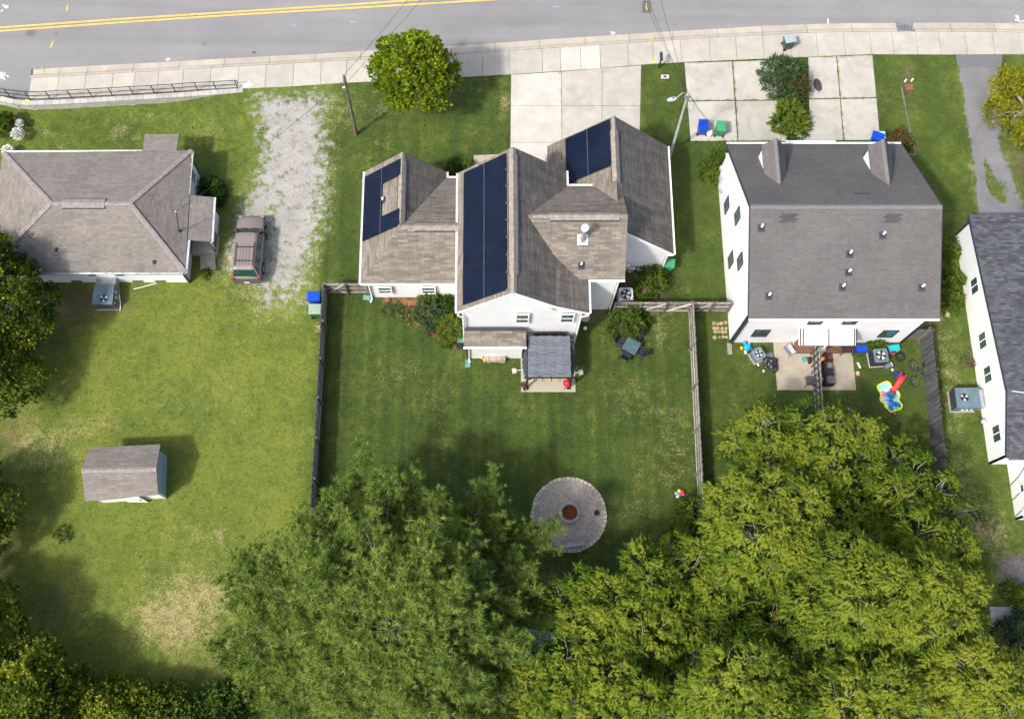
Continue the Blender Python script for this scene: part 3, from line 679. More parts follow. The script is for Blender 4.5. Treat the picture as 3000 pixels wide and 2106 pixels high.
def gutter(parent, a, b, mat=WHITE_METAL, w=0.11, out=(0,0,0)):
    a = Vector(a); b = Vector(b); m = MB(); d = (b-a).normalized(); s = Vector((-d.y, d.x, 0)); u = Vector((0,0,1))
    prof = [(-w/2,0.0),(-w/2,-0.1),(w/2,-0.1),(w/2,0.0),(w/2-0.015,0.0),(w/2-0.015,-0.085),(-w/2+0.015,-0.085),(-w/2+0.015,0.0)]
    vs = [a+s*x+u*z for x, z in prof] + [b+s*x+u*z for x, z in prof]; k = len(prof)
    m.add(vs, [(i,(i+1)%k,k+(i+1)%k,k+i) for i in range(k)] + [tuple(range(k-1,-1,-1)), tuple(range(k,2*k))])
    L = (b-a).length
    for j in range(int(L/0.9)+1):
        p = a+d*min(L-0.02, 0.3+j*0.9); m.bar(p-s*w/2+u*0.008, p+s*w/2+u*0.008, 0.03, 0.012)
    return m.build('gutter', mat, parent)
def ridge(parent, a, b, w=0.28, mat=RIDGE_MAT, name='ridge_cap', slope=(0.9, 0.9), vent=False):
    a = Vector(a); b = Vector(b); d = (b-a).normalized(); s = Vector((d.y,-d.x,0)).normalized(); n = max(1, round((b-a).length/0.3)); m = MB()
    for k in range(n):
        p = a+(b-a)*k/n; q = a+(b-a)*(k+1)/n; h = 0.045+0.012*(k%2)+(0.04 if vent else 0)
        z = Vector((0,0,h)); dn1 = s*w/2-Vector((0,0,slope[0]*w/2)); dn2 = -s*w/2-Vector((0,0,slope[1]*w/2))
        P = [p+dn2+z, p+z, p+dn1+z, q+dn2+z, q+z, q+dn1+z]
        m.add(P, [(0,1,4,3),(1,2,5,4)])
        zz = Vector((0,0,-0.09-(0.04 if vent else 0))); m.add([P[0],P[3],P[3]+zz,P[0]+zz,P[2],P[5],P[5]+zz,P[2]+zz], [(0,1,2,3),(7,6,5,4)])
        for e, rr in ((0,0),(3,1)):
            m.add([P[e],P[e+1],P[e+2],P[e+2]+zz,P[e]+zz], [(0,1,2,3,4) if rr else (4,3,2,1,0)])
    o = m.build(name, mat, parent)
    if vent:
        for sg, sl in ((1, slope[0]), (-1, slope[1])):
            mm = MB(); e = s*sg*(w/2+0.02) - Vector((0,0,sl*(w/2+0.02))) + Vector((0,0,0.05)); mm.bar(a+e, b+e, 0.05, 0.07); mm.build('vent_slit_shadow', DARK_TRIM, o if parent is None else parent)  # dark bars standing in for the shadow lines along the vent slits
    return o
def pipevent(parent, px, py, p0, n, h=0.38, r=0.06, mat=WHITE):
    p = gplane(px, py, p0, n); m = MB(); n = Vector(n)
    s = Vector((0,0,1)).cross(n).normalized(); t = n.cross(s)
    m.plate([p+s*0.2-t*0.24, p+s*0.2+t*0.2, p-s*0.2+t*0.2, p-s*0.2-t*0.24], n, 0.03); base = m
    for q in range(len(m.v)): m.v[q] = tuple(Vector(m.v[q])+n*0.03)
    f = base.build('vent_flashing', DARK_TRIM, parent)
    m = MB(); m.tube([p, p+Vector((0,0,0.16))], [0.11,0.08], 10); m.build('boot', BLACK, f)
    m = MB(); m.tube([p, p+Vector((0,0,h))], r, 10); m.build('vent_pipe', mat, f)
    return f
def downspout(parent, pts, mat=WHITE_METAL, w=0.085):
    m = MB(); pts = [Vector(p) for p in pts]
    for a, b in zip(pts[:-1], pts[1:]): m.bar(a, b, w, w*0.8)
    return m.build('downspout', mat, parent)
def pnormal(a, b, c):
    n = (Vector(b)-Vector(a)).cross(Vector(c)-Vector(a)).normalized(); return n if n.z > 0 else -n

# ---------------------------------------------------------------- main house with solar panels
H1 = thing('house', 'white sided house with tan shingle roofs carrying dark blue solar panels', 'house', (1.5, 24, 0)); O1 = Vector((1.5, 24, 0))
def w1(*p): return [Vector(q)-O1 for q in p]
RT = 0.14
# roof planes in world coordinates
B_E, B_R, B_BK = 5.42, 8.6, 6.42
bW = [(-1.75,20.5,5.42),(1.48,20.5,8.6),(1.48,29.43,8.6),(-1.75,29.43,5.42)]
bE = [(1.48,20.5,8.6),(3.93,20.5,6.42),(3.93,29.43,6.42),(1.48,29.43,8.6)]
bEN = [(3.93,25.4,6.42),(4.76,25.4,5.68),(4.76,29.43,5.68),(3.93,29.43,6.42)]
bES = [(3.93,20.5,6.42),(5.92,20.5,5.3),(5.92,25.4,5.3),(3.93,25.4,6.42)]
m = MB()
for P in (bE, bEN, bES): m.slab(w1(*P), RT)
rB2 = m.build('roof_slope', SHINGLE_STAINED_SHADED, H1)
m = MB(); m.slab(w1(*[bW[0], bW[1], bW[2], bW[3]]), RT); rB = m.build('roof_slope', SHINGLE_MAIN, H1)
cZ, cR = 5.6, 7.86
cS = [(1.7,22.45,cZ),(8.02,22.45,cZ),(8.02,25.47,cR),(1.7,25.47,cR)]; cN = [(1.7,25.47,cR),(8.02,25.47,cR),(8.02,28.48,cZ),(1.7,28.48,cZ)]
m = MB(); m.slab(w1(*cS), RT); m.slab(w1(*cN), RT); rC = m.build('roof_slope', SHINGLE_MAIN, H1)
dE, dR = 3.1, 6.8
dWp = [(3.78,25.12,dE),(7.6,25.12,dR),(7.6,32.5,dR),(3.78,32.5,dE)]; dEp = [(7.6,25.12,dR),(11.43,25.12,dE),(11.43,32.5,dE),(7.6,32.5,dR)]
m = MB(); m.slab(w1(*dEp), RT); m.build('roof_slope', SHINGLE_STAINED_SHADED, H1); m = MB(); m.slab(w1(*dWp), RT); rD = m.build('roof_slope', SHINGLE_MAIN, H1)
aE, aR = 2.95, 5.5
aWp = [(-7.7,23.27,aE),(-5.12,25.88,aR),(-5.12,30.8,aR),(-7.7,30.8,aE)]
aS = [(-7.7,23.27,aE),(-1.46,23.27,aE),(-1.46,25.88,aR),(-5.12,25.88,aR)]
aEp = [(-5.12,25.88,aR),(-2.55,30.37,aE),(-2.55,30.8,aE),(-5.12,30.8,aR)]
aN = [(-5.12,25.88,aR),(-1.46,25.88,aR),(-1.46,30.37,aE),(-2.55,30.37,aE)]
m = MB()
for P in (aWp, aS, aN): m.slab(w1(*P), RT)
rA = m.build('roof_slope', SHINGLE_MAIN, H1)
m = MB(); m.slab(w1(*aEp), RT); m.build('roof_slope', SHINGLE_STAINED_SHADED, H1)
# ridges
def rl(root, a, b, **k): return ridge(root, Vector(a)-O1, Vector(b)-O1, **k)
rl(rB, (1.48,20.52,8.6), (1.48,29.4,8.6), slope=(0.88,0.98), w=0.34); 
rl(rB, (1.48,21.6,8.61), (1.48,29.0,8.61), slope=(0.88,0.98), w=0.5, vent=True, name='ridge_vent')
rl(rC, (2.6,25.47,cR), (8.0,25.47,cR), slope=(0.75,0.75)); rl(rC, (3.6,25.47,cR+0.01), (7.55,25.47,cR+0.01), slope=(0.75,0.75), w=0.5, vent=True, name='ridge_vent')
rl(rD, (7.6,28.4,dR), (7.6,32.48,dR), slope=(0.97,0.97)); rl(rD, (7.6,28.2,dR+0.01), (7.6,31.6,dR+0.01), slope=(0.97,0.97), w=0.46, vent=True, name='ridge_vent')
rl(rA, (-5.12,25.9,aR), (-5.12,30.78,aR), slope=(0.99,0.99)); rl(rA, (-5.12,26.2,aR+0.01), (-5.12,30.3,aR+0.01), slope=(0.99,0.99), w=0.44, vent=True, name='ridge_vent')
rl(rA, (-5.1,25.88,aR), (-1.5,25.88,aR), slope=(0.97,0.57)); rl(rA, (-4.3,25.88,aR+0.01), (-1.55,25.88,aR+0.01), slope=(0.97,0.57), w=0.44, vent=True, name='ridge_vent')
# walls
def wp(pts, n, mat=WHITE_SIDING): return wallplate(H1, w1(*pts), n, mat)
SY = 20.42+0.12
wp([(-1.45,SY,0),(5.48,SY,0),(5.48,SY,5.38),(3.93,SY,6.26),(1.48,SY,8.42),(-1.45,SY,5.55)], (0,-1,0))
wp([(-1.45,SY,0),(-1.45,29.1,0),(-1.45,29.1,5.55),(-1.45,SY,5.55)], (-1,0,0))
wp([(5.48,SY,0),(5.48,23.0,0),(5.48,23.0,5.38),(5.48,SY,5.38)], (1,0,0))
wp([(-1.45,29.1,0),(4.5,29.1,0),(4.5,29.1,5.75),(1.48,29.1,8.42),(-1.45,29.1,5.55)], (0,1,0))
wp([(4.5,28.2,0),(4.5,29.1,0),(4.5,29.1,5.75),(4.5,28.2,5.75)], (1,0,0))
CY = 22.66
wp([(5.36,CY,0),(7.78,CY,0),(7.78,CY,5.6),(5.36,CY,5.6)], (0,-1,0))
wp([(7.78,CY,0),(7.78,28.2,0),(7.78,28.2,5.62),(7.78,25.47,7.68),(7.78,CY,5.6)], (1,0,0))
wp([(4.4,28.25,0),(7.78,28.25,0),(7.78,28.25,5.6),(4.4,28.25,5.6)], (0,1,0))
DY = 25.3
wp([(7.7,DY,0),(11.15,DY,0),(11.15,DY,3.2),(7.7,DY,6.5)], (0,-1,0))
wp([(11.15,DY,0),(11.15,32.25,0),(11.15,32.25,3.2),(11.15,DY,3.2)], (1,0,0))
wp([(4.05,32.25,0),(11.15,32.25,0),(11.15,32.25,3.2),(7.6,32.25,6.62),(4.05,32.25,3.2)], (0,1,0))
wp([(4.05,28.2,0),(4.05,32.25,0),(4.05,32.25,3.2),(4.05,28.2,3.2)], (-1,0,0))
AY = 23.47
wp([(-7.33,AY,0),(-1.5,AY,0),(-1.5,AY,2.95),(-7.33,AY,2.95)], (0,-1,0))
wp([(-7.33,AY,0),(-7.33,30.5,0),(-7.33,30.5,2.95),(-7.33,AY,2.95)], (-1,0,0))
wp([(-7.33,30.5,0),(-2.85,30.5,0),(-2.85,30.5,3.05),(-5.12,30.5,5.3),(-7.33,30.5,3.05)], (0,1,0))
wp([(-2.85,30.1,0),(-1.5,30.1,0),(-1.5,30.1,2.95),(-2.85,30.1,2.95)], (0,1,0))
# corner boards
m = MB()
for x, y, z in ((-1.45,SY,5.3),(5.48,SY,5.3),(7.78,CY,5.5),(11.15,DY,3.0),(-7.33,AY,2.85)):
    m = MB(); q = Vector((x,y,0))-O1; m.box(q.x-0.09,q.y-0.025,0,q.x+0.02,q.y+0.05,z) if x > 0 else m.box(q.x-0.02,q.y-0.025,0,q.x+0.09,q.y+0.05,z); m.build('corner_board', WHITE, H1)
# fascia / rake boards
m = MB()
for a, b in (((-1.75,20.47,5.33),(1.48,20.47,8.5)),((1.48,20.47,8.5),(3.93,20.47,6.33)),((3.93,20.47,6.33),(5.92,20.47,5.21)),((7.9,25.09,6.4),(11.43,25.09,3.0))):
    m = MB(); m.bar(Vector(a)-O1, Vector(b)-O1, 0.04, 0.2); m.build('rake_board', WHITE, H1)
for a, b in (((-1.81,20.5,5.43),(-1.81,29.43,5.43)),((5.98,20.5,5.31),(5.98,22.4,5.31)),((4.82,28.5,5.68),(4.82,29.43,5.68)),((4.8,28.54,5.6),(6.4,28.54,5.6)),((5.9,22.39,5.61),(8.02,22.39,5.61)),
  ((11.49,25.12,3.1),(11.49,32.5,3.1)),((3.72,29.0,3.1),(3.72,32.5,3.1)),((-7.76,23.27,2.95),(-7.76,30.8,2.95)),((-7.7,23.21,2.95),(-1.5,23.21,2.95)),((-2.49,30.37,2.95),(-2.49,30.8,2.95)),((-2.5,30.43,2.95),(-1.55,30.43,2.95))):
    gutter(H1, Vector(a)-O1, Vector(b)-O1)
def ds(*p): return downspout(H1, w1(*p))
ds((-1.7,20.36,5.3),(-1.4,20.36,4.9),(-1.4,20.36,2.9),(-1.2,20.2,2.75)); ds((-7.5,23.2,2.8),(-7.28,23.36,2.5),(-7.28,23.36,0.1),(-7.4,23.1,0.06)); ds((7.85,22.4,5.5),(7.72,22.56,5.2),(7.72,22.56,0.15),(7.72,22.3,0.08)); ds((11.4,25.1,3.0),(11.1,25.2,2.7),(11.1,25.2,0.1)); ds((5.9,20.4,5.2),(5.46,20.4,4.9),(5.46,20.4,0.1))
# windows
def s_row(Y, r0, r1, c0, c1):
    z1 = zrow(Y, r0); z0 = zrow(Y, r1); zc = (z0+z1)/2; rc = (r0+r1)/2
    return (g(c0, rc, zc).x+g(c1, rc, zc).x)/2, zc, abs(g(c1,rc,zc).x-g(c0,rc,zc).x), z1-z0
UP = glass('green_tinted_glass', (0.05,0.13,0.085))
for r0, r1, c0, c1 in ((920,946,1511,1549),(919,944,1642,1681)):
    x, z, w, h = s_row(20.42, r0, r1, c0, c1); window(H1, Vector((x,20.42,z))-O1, (1,0,0), (0,-1,0), w-0.1, h-0.1, upper=UP)
for c0, c1 in ((1107,1144),(1236,1272)):
    x, z, w, h = s_row(23.35, 833, 848, c0, c1); window(H1, Vector((x,23.35,1.62))-O1, (1,0,0), (0,-1,0), 0.74, 1.0, upper=UP)
x, z, w, h = s_row(20.42, 977, 1000, 1566, 1655)
window(H1, Vector((x,20.42,1.08))-O1, (1,0,0), (0,-1,0), 1.75, 2.0, BLACK, split='v', pane=GLASS_D, name='patio_door')
m = MB(); q = Vector((g(1607,907,4.9).x,20.38,zrow(20.4,906)))-O1; m.box(q.x-0.12,q.y-0.12,q.z-0.08,q.x+0.12,q.y,q.z+0.06); m.build('wall_lamp', plain('cream_lamp',(0.6,0.53,0.36),0.5), H1)
# lean-to storage on the south wall
lx0, lx1 = g(1370,1045).x, g(1533,1041).x; ly = 19.42
ltop = zrow(20.4, 962); lbot = zrow(ly-0.15, 1016)
m = MB(); m.slab(w1((lx0-0.18,ly-0.15,lbot),(lx1+0.08,ly-0.15,lbot),(lx1+0.08,20.41,ltop),(lx0-0.18,20.41,ltop)), 0.1); lr = m.build('lean_to_roof', SHINGLE_MAIN, H1)
m = MB(); a, b = w1((lx0-0.18,20.33,ltop-0.0),(lx1+0.08,20.33,ltop-0.0)); m.bar(a+Vector((0,0,0.03)), b+Vector((0,0,0.03)), 0.17, 0.1); m.build('flashing', DARK_TRIM, lr)
wp([(lx0,ly,0),(lx1,ly,0),(lx1,ly,lbot-0.02),(lx0,ly,lbot-0.02)], (0,-1,0)); wp([(lx0,ly,0),(lx0,20.4,0),(lx0,20.4,ltop-0.12),(lx0,ly,lbot-0.05)], (-1,0,0)); wp([(lx1,ly,0),(lx1,20.4,0),(lx1,20.4,ltop-0.12),(lx1,ly,lbot-0.05)], (1,0,0))
gutter(H1, Vector((lx0-0.2,ly-0.21,lbot+0.01))-O1, Vector((lx1+0.1,ly-0.21,lbot+0.01))-O1); ds((lx0+0.1,ly-0.2,lbot-0.1),(lx0+0.1,ly-0.08,lbot-0.4),(lx0+0.1,ly-0.08,0.12),(lx0+0.14,ly-0.3,0.06))
window(H1, Vector(((lx0+lx1)/2,ly,lbot-0.35))-O1, (1,0,0), (0,-1,0), 0.7, 0.34, split='')
# flue and vents
nC = pnormal(*cS[:3]); q = gplane(1707,702,cS[0],nC)-O1
m = MB(); m.plate([q+Vector((a*0.3,b*0.25,b*0.25*0.75)) for a, b in ((-1,-1),(1,-1),(1,1),(-1,1))], nC, 0.03)
for i in range(len(m.v)): m.v[i] = tuple(Vector(m.v[i])+nC*0.035)
fl = m.build('flue_flashing', WHITE_METAL, H1)
m = MB(); m.tube([q+Vector((0,0,-0.1)),q+Vector((0,0,0.32)),q+Vector((0,0,0.42))],[0.2,0.17,0.13],14); m.build('storm_collar', STEEL, fl)
m = MB(); m.tube([q+Vector((0,0,0.3)),q+Vector((0,0,1.45))],0.13,14); m.build('flue_pipe', STEEL, fl)
m = MB(); m.tube([q+Vector((0,0,1.45)),q+Vector((0,0,1.5)),q+Vector((0,0,1.66)),q+Vector((0,0,1.72))],[0.17,0.21,0.21,0.1],16); m.build('flue_cap', WHITE_METAL, fl)
def pv(px, py, P, **k):
    n = pnormal(*P[:3]); pw = gplane(px, py, P[0], n); return pipevent(H1, px, py, P[0], n, **k)
for px, py, P in ((1703,778,cS),(1122,588,aWp)):
    f = pv(px, py, P)
    for o in (f, *f.children): pass
    f.location = -O1
# conduit on the west wing
m = MB(); p = [gplane(a, b, aS[0], pnormal(*aS[:3]))+Vector((0,0,0.06))-O1 for a, b in ((1195,676),(1337,676))]; m.tube(p, 0.02, 6); m.build('conduit', PALE_GREY, H1)
# wall boxes beside the east wing
for px, py, wv, hv, mt in ((1838,776,0.3,0.3,plain('cream_box',(0.6,0.56,0.42),0.5)),(1850,788,0.42,0.6,PALE_GREY),(1871,787,0.22,0.25,WHITE_METAL)):
    z = zrow(DY-0.12, py); x = g(px,py,z).x; m = MB(); q = Vector((x,DY-0.12,z))-O1; m.box(q.x-wv/2,q.y-0.14,q.z-hv/2,q.x+wv/2,q.y,q.z+hv/2); m.build('utility_box', mt, H1)
# solar panels
s = S('solar_cells', 0.3, 0.16)
b = s.n('ShaderNodeTexBrick'); b.offset = 0.0; s.l(s.uv, b.inputs['Vector']); b.inputs['Scale'].default_value = 1; b.inputs['Brick Width'].default_value = 0.165; b.inputs['Row Height'].default_value = 0.165; b.inputs['Mortar Size'].default_value = 0.007
s.put(b.inputs['Color1'], (0.004,0.008,0.022)); s.put(b.inputs['Color2'], (0.006,0.011,0.03)); s.put(b.inputs['Mortar'], (0.002,0.004,0.009))
s.col(s.gain(b.outputs['Color'], s.rmap(s.noise(0.9,3), 0.3, 0.7, 0.8, 1.3))); SOLAR = s.m
PFRAME = plain('panel_frame', (0.012,0.014,0.02), 0.4)
def panel(P, quad):
    """quad: four points on the roof plane; a framed panel standing off it"""
    n = pnormal(*P[:3]); q = [Vector(p)-O1+n*0.14 for p in quad]; c = sum(q, Vector())/4
    qi = [p+(c-p).normalized()*0.016 for p in q]
    m = MB(); m.plate(qi, n, 0.045); f = m.build('solar_panel', PFRAME, H1)
    qj = [p+(c-p).normalized()*0.045+n*0.004 for p in q]; m = MB(); m.plate(qj, n, 0.01); m.build('cell_sheet', SOLAR, f)
    return f
def array(P, corners, nr, nc, skip=()):
    """corners: N-left, N-right, S-right, S-left photo points on roof plane P (read at panel height)"""
    n = pnormal(*P[:3]); p0 = Vector(P[0])+n*0.14
    C = [gplane(a, b, p0, n)-n*0.14 for a, b in corners]
    # square the array up to the roof axes
    yN = (C[0].y+C[1].y)/2; yS = (C[2].y+C[3].y)/2; xl = (C[0].x+C[3].x)/2; xr = (C[1].x+C[2].x)/2
    def pt(x, y): return Vector((x, y, P[0][2] - (n.x*(x-P[0][0])+n.y*(y-P[0][1]))/n.z))
    for j in range(nr):
        for i in range(nc):
            if (j, i) in skip: continue
            a, b2 = xl+(xr-xl)*i/nc, xl+(xr-xl)*(i+1)/nc; c, d = yN+(yS-yN)*j/nr, yN+(yS-yN)*(j+1)/nr
            panel(P, [pt(a,d),pt(b2,d),pt(b2,c),pt(a,c)])
    m = MB()
    for i in range(nc+1 if False else nc-1):
        x = xl+(xr-xl)*(i+1)/nc; m.bar(pt(x,yS)-O1+n*0.15, pt(x,yN)-O1+n*0.15, 0.02, 0.012)
    if nc > 1: m.build('panel_rail', GREY_STEEL, H1)
    for j in range(nr+1):                 # end clamps
        y = yN+(yS-yN)*j/nr
        m = MB(); m.bar(pt(xr+0.02,y+0.04)-O1+n*0.14, pt(xr+0.02,y-0.04)-O1+n*0.14, 0.05, 0.04); m.build('clamp', STEEL, H1)
array(bW, ((1357,507),(1482,448.5),(1482.5,851),(1355.5,893)), 8, 2)
array(aWp, ((1068,518),(1172,464.5),(1168,671),(1060,697)), 4, 2, skip=((1,1),(2,1)))
array(dWp, ((1655,409),(1785,347),(1790.5,483),(1659,541)), 3, 2)

# ---------------------------------------------------------------- duplex
H2 = thing('duplex_house', 'tall white house with mauve grey shingle roof and two small dormers', 'house', (20.6, 26, 0)); O2 = Vector((20.6, 26, 0))
def w2(*p): return [Vector(q)-O2 for q in p]
dx0, dx1 = 15.1, 26.1; zS, zR, zN = 5.38, 7.62, 3.42; yS, yR, yN = 20.14, 26.18, 32.5
uS = [(dx0,yS,zS),(dx1,yS,zS),(dx1,yR,zR),(dx0,yR,zR)]; uN = [(dx0,yR,zR),(dx1,yR,zR),(dx1,yN,zN),(dx0,yN,zN)]
m = MB(); m.slab(w2(*uS), 0.14); r1 = m.build('roof_slope', SHINGLE_DUP, H2)
m = MB(); m.slab(w2(*uN), 0.14); r2 = m.build('roof_slope', SHINGLE_DUP, H2)
ridge(r1, Vector((dx0,yR,zR))-O2, Vector((dx1,yR,zR))-O2, slope=(0.37,0.66), w=0.36, mat=RIDGE_DUP)
def wq(pts, n, mat=WHITE_SIDING2): return wallplate(H2, w2(*pts), n, mat)
X0, X1, Y0, Y1 = 15.22, 25.96, 20.46, 32.2
wq([(X0,Y0,0),(X1,Y0,0),(X1,Y0,5.35),(X0,Y0,5.35)], (0,-1,0)); wq([(X0,Y1,0),(X1,Y1,0),(X1,Y1,3.5),(X0,Y1,3.5)], (0,1,0))
for x, n in ((X0,-1),(X1,1)): wq([(x,Y0,0),(x,Y1,0),(x,Y1,3.46),(x,yR,7.48),(x,Y0,5.34)], (n,0,0))
m = MB()
for x, n in ((X0-0.02,-1),(X1+0.02,1)):
    for y in (Y0,): m = MB(); m.box(x-O2.x-0.04,y-O2.y-0.05,0,x-O2.x+0.06,y-O2.y+0.07,5.3); m.build('corner_board', DARK_TRIM, H2)
m = MB()
for x in (dx0-0.02, dx1+0.02):
    for a, b in (((x,yS,zS-0.09),(x,yR,zR-0.09)),((x,yR,zR-0.09),(x,yN,zN-0.09))): m = MB(); m.bar(Vector(a)-O2, Vector(b)-O2, 0.04, 0.17); m.build('rake_board', DARK_TRIM, H2)
gutter(H2, Vector((dx0,yS-0.07,zS))-O2, Vector((dx1,yS-0.07,zS))-O2); gutter(H2, Vector((dx0,yN+0.07,zN))-O2, Vector((dx1,yN+0.07,zN))-O2)
downspout(H2, w2((15.3,20.06,5.25),(15.28,20.36,5.0),(15.28,20.36,0.1)), DARK_TRIM)
# dormers on the north slope
nN = pnormal(*uN[:3])
def dormer(ax, ay, sx, sy, wx, wy, ex):
    """apex north (ax,ay), ridge south end (sx,sy) photo points"""
    zr = 6.28; pS = gplane(sx, sy, uN[0], nN); zr = pS.z; pN = g(ax, ay, zr); xm = (pS.x+pN.x)/2
    hw = 0.68; ze = zr-0.8
    def roofz(y): return zR-(y-yR)*(zR-zN)/(yN-yR)
    yW = yR+(zR-ze)*(yN-yR)/(zR-zN)
    m = MB()
    for sg in (-1, 1):
        P = [(xm,pS.y,zr),(xm+sg*hw,yW,ze),(xm+sg*hw,pN.y,ze),(xm,pN.y,zr)]
        m.slab(w2(*(P if sg > 0 else P[::-1])), 0.1)
    d = m.build('dormer', SHINGLE_DUP, H2)
    ridge(d, Vector((xm,pS.y+0.2,zr))-O2, Vector((xm,pN.y,zr))-O2, slope=(1.15,1.15), w=0.3, mat=RIDGE_DUP)
    m = MB(); yb = pN.y-0.12
    for sg in (-1, 1):
        x = xm+sg*(hw-0.06); m.plate(w2((x,yb,ze-0.05),(x,yb,roofz(yb)-0.1),(x,yW-0.4,roofz(yW-0.4)-0.0),(x,yW+0.05,ze-0.05)), (sg,0,0), 0.08)
    m.plate(w2((xm-hw+0.06,yb,roofz(yb)-0.1),(xm+hw-0.06,yb,roofz(yb)-0.1),(xm+hw-0.06,yb,ze-0.08),(xm,yb,zr-0.12),(xm-hw+0.06,yb,ze-0.08)), (0,1,0), 0.08)
    m.build('cheek_wall', WHITE_SIDING2, d)
dormer(2278, 406, 2284, 544, 0, 0, 0); dormer(2590, 408, 2607, 545, 0, 0, 0)
for px, py in ((2230,668),(2586,689),(2489,744),(2486,798),(2468,841),(2252,867),(2700,842)):
    f = pipevent(H2, px, py, uS[0], pnormal(*uS[:3]), h=0.42, r=0.07); f.location = -O2
nS = pnormal(*uS[:3])
def patch(P, n, c0, r0, c1, r1):
    pts = [gplane(a, b, P[0], n)+n*0.012-O2 for a, b in ((c0,r1),(c1,r1),(c1,r0),(c0,r0))]
    m = MB(); m.plate(pts, n, 0.008); m.build('shingle_patch', SHINGLE_PATCH, H2)
for x0 in (2283, 2589):
    for k, (a, b) in enumerate(((8,54),(0,46),(8,54),(0,46))): patch(uS, nS, x0+a, 627+k*6.6, x0+b, 633+k*6.6)
patch(uN, nN, 2501, 566, 2548, 569.5)
# windows
for r0, r1, c0, c1 in ((966,983,2206,2251),(968,985,2577,2626)):
    x, z, w, h = s_row(Y0, r0, r1, c0, c1); window(H2, Vector((x,Y0,z))-O2, (1,0,0), (0,-1,0), 0.85, min(h,1.15), DARK_TRIM, split='h', trim=0.05)
for cc0, cc1 in ((2379,2414),(2481,2516)):
    z = 4.0; x = (g(cc0,940,4.4).x+g(cc1,940,4.4).x)/2; window(H2, Vector((x,Y0,4.2))-O2, (1,0,0), (0,-1,0), 0.7, 1.1, DARK_TRIM, split='h', trim=0.05)
for px, py in ((2131,601),(2162,633),(2143,761),(2170,766)):
    z = zcol(X0, px, py); y = g(px, py, z).y
    window(H2, Vector((X0,y,max(1.3,z)))-O2, (0,-1,0), (-1,0,0), 0.7, 1.1, DARK_TRIM, pane=plain('dim_window',(0.12,0.15,0.15),0.2) if px == 2131 else bpy.data.materials['dim_window'], split='v', trim=0.04)
# belt line and meter box on the west wall
m = MB(); m.bar(Vector((X0-0.02,Y0,2.75))-O2, Vector((X0-0.02,Y1,2.75))-O2, 0.05, 0.07); m.build('belt_trim', WHITE_METAL, H2)
m = MB()
for yy, zz, a, b in ((31.2,1.4,0.35,0.6),(30.4,1.2,0.3,0.45),(31.8,1.5,0.2,0.3)): m = MB(); m.box(X0-O2.x-0.2,yy-O2.y-a/2,zz-b/2,X0-O2.x,yy-O2.y+a/2,zz+b/2); m.build('meter_box', PALE_GREY, H2)
# rear awning
a0, a1 = g(2339,1012,2.3), g(2508,1012,2.3); zb = 2.35; ayS = g(2400,1012,zb).y
zt = zrow(Y0, 963); 
m = MB(); m.slab(w2((a0.x,ayS,zb),(a1.x,ayS,zb),(a1.x,Y0+0.0,zt),(a0.x,Y0+0.0,zt)), 0.06); aw = m.build('awning', siding('awning_metal',(0.6,0.6,0.6),0.12,False,0.9), H2)
m = MB()
for f in (0.03,0.075,0.52,0.96,0.995):
    x = a0.x+(a1.x-a0.x)*f; m = MB(); m.bar(Vector((x,ayS-0.02,zb+0.03))-O2, Vector((x,Y0-0.02,zt+0.03))-O2, 0.045, 0.05); m.build('awning_rib', BLACK, aw)
m = MB()
for x in ((a0.x+a1.x)/2,): m = MB(); m.box(x-O2.x-0.04,ayS-O2.y+0.03,0,x-O2.x+0.04,ayS-O2.y+0.11,zb-0.05); m.build('awning_post', WHITE_METAL, aw)
for xx in (a0.x+0.9, a1.x-0.9): window(H2, Vector((xx,Y0,1.05))-O2, (1,0,0), (0,-1,0), 0.9, 2.0, WHITE, GLASS_D, split='', name='back_door')
# front porch roof edge on the north side
m = MB(); p0, p1 = g(2302,421,2.9), g(2448,421,2.9); m.slab(w2((p0.x,32.35,3.2),(p1.x,32.35,3.2),(p1.x,33.0,2.95),(p0.x,33.0,2.95)), 0.07); m.build('porch_awning', WHITE_METAL, H2)

# ---------------------------------------------------------------- western bungalow
H3 = thing('bungalow', 'low white bungalow with grey brown hipped shingle roof', 'house', (-24.5, 28.3, 0)); O3 = Vector((-24.5, 28.3, 0))
def w3(*p): return [Vector(q)-O3 for q in p]
ze, zr3 = 2.5, 4.0; NE, SE, NW, SW = (-18.86,32.55), (-18.57,24.17), (-30.9,32.4), (-30.9,24.17); rE, rW = (-21.9,28.1), (-26.72,28.1)
def P3(q, z): return (q[0], q[1], z)
m = MB()
m.slab(w3(P3(SW,ze),P3(SE,ze),P3(rE,zr3),P3(rW,zr3)),0.13); m.slab(w3(P3(NE,ze),P3(NW,ze),P3(rW,zr3),P3(rE,zr3)),0.13)
m.slab(w3(P3(SE,ze),P3(NE,ze),P3(rE,zr3)),0.13); m.slab(w3(P3(NW,ze),P3(SW,ze),P3(rW,zr3)),0.13)
m.slab(w3((-22.0,32.45,2.48),(-19.85,32.45,2.48),(-19.82,33.78,2.36),(-22.02,33.78,2.36)),0.12)
m.slab(w3((-18.95,26.38,2.5),(-17.2,26.38,2.16),(-17.28,29.42,2.16),(-18.95,29.42,2.5)),0.12)
r3 = m.build('roof_slope', SHINGLE_LEFT, H3)
RL = plain('hip_shingle', (0.235,0.212,0.196), 0.92, 0.15, var=0.2, scale=4)
for a, b in ((NE,rE),(SE,rE),(NW,rW),(SW,rW)): ridge(r3, Vector(P3(a,ze))-O3, Vector(P3(b,zr3))-O3, slope=(0.1,0.1), w=0.3, mat=RL, name='hip_cap')
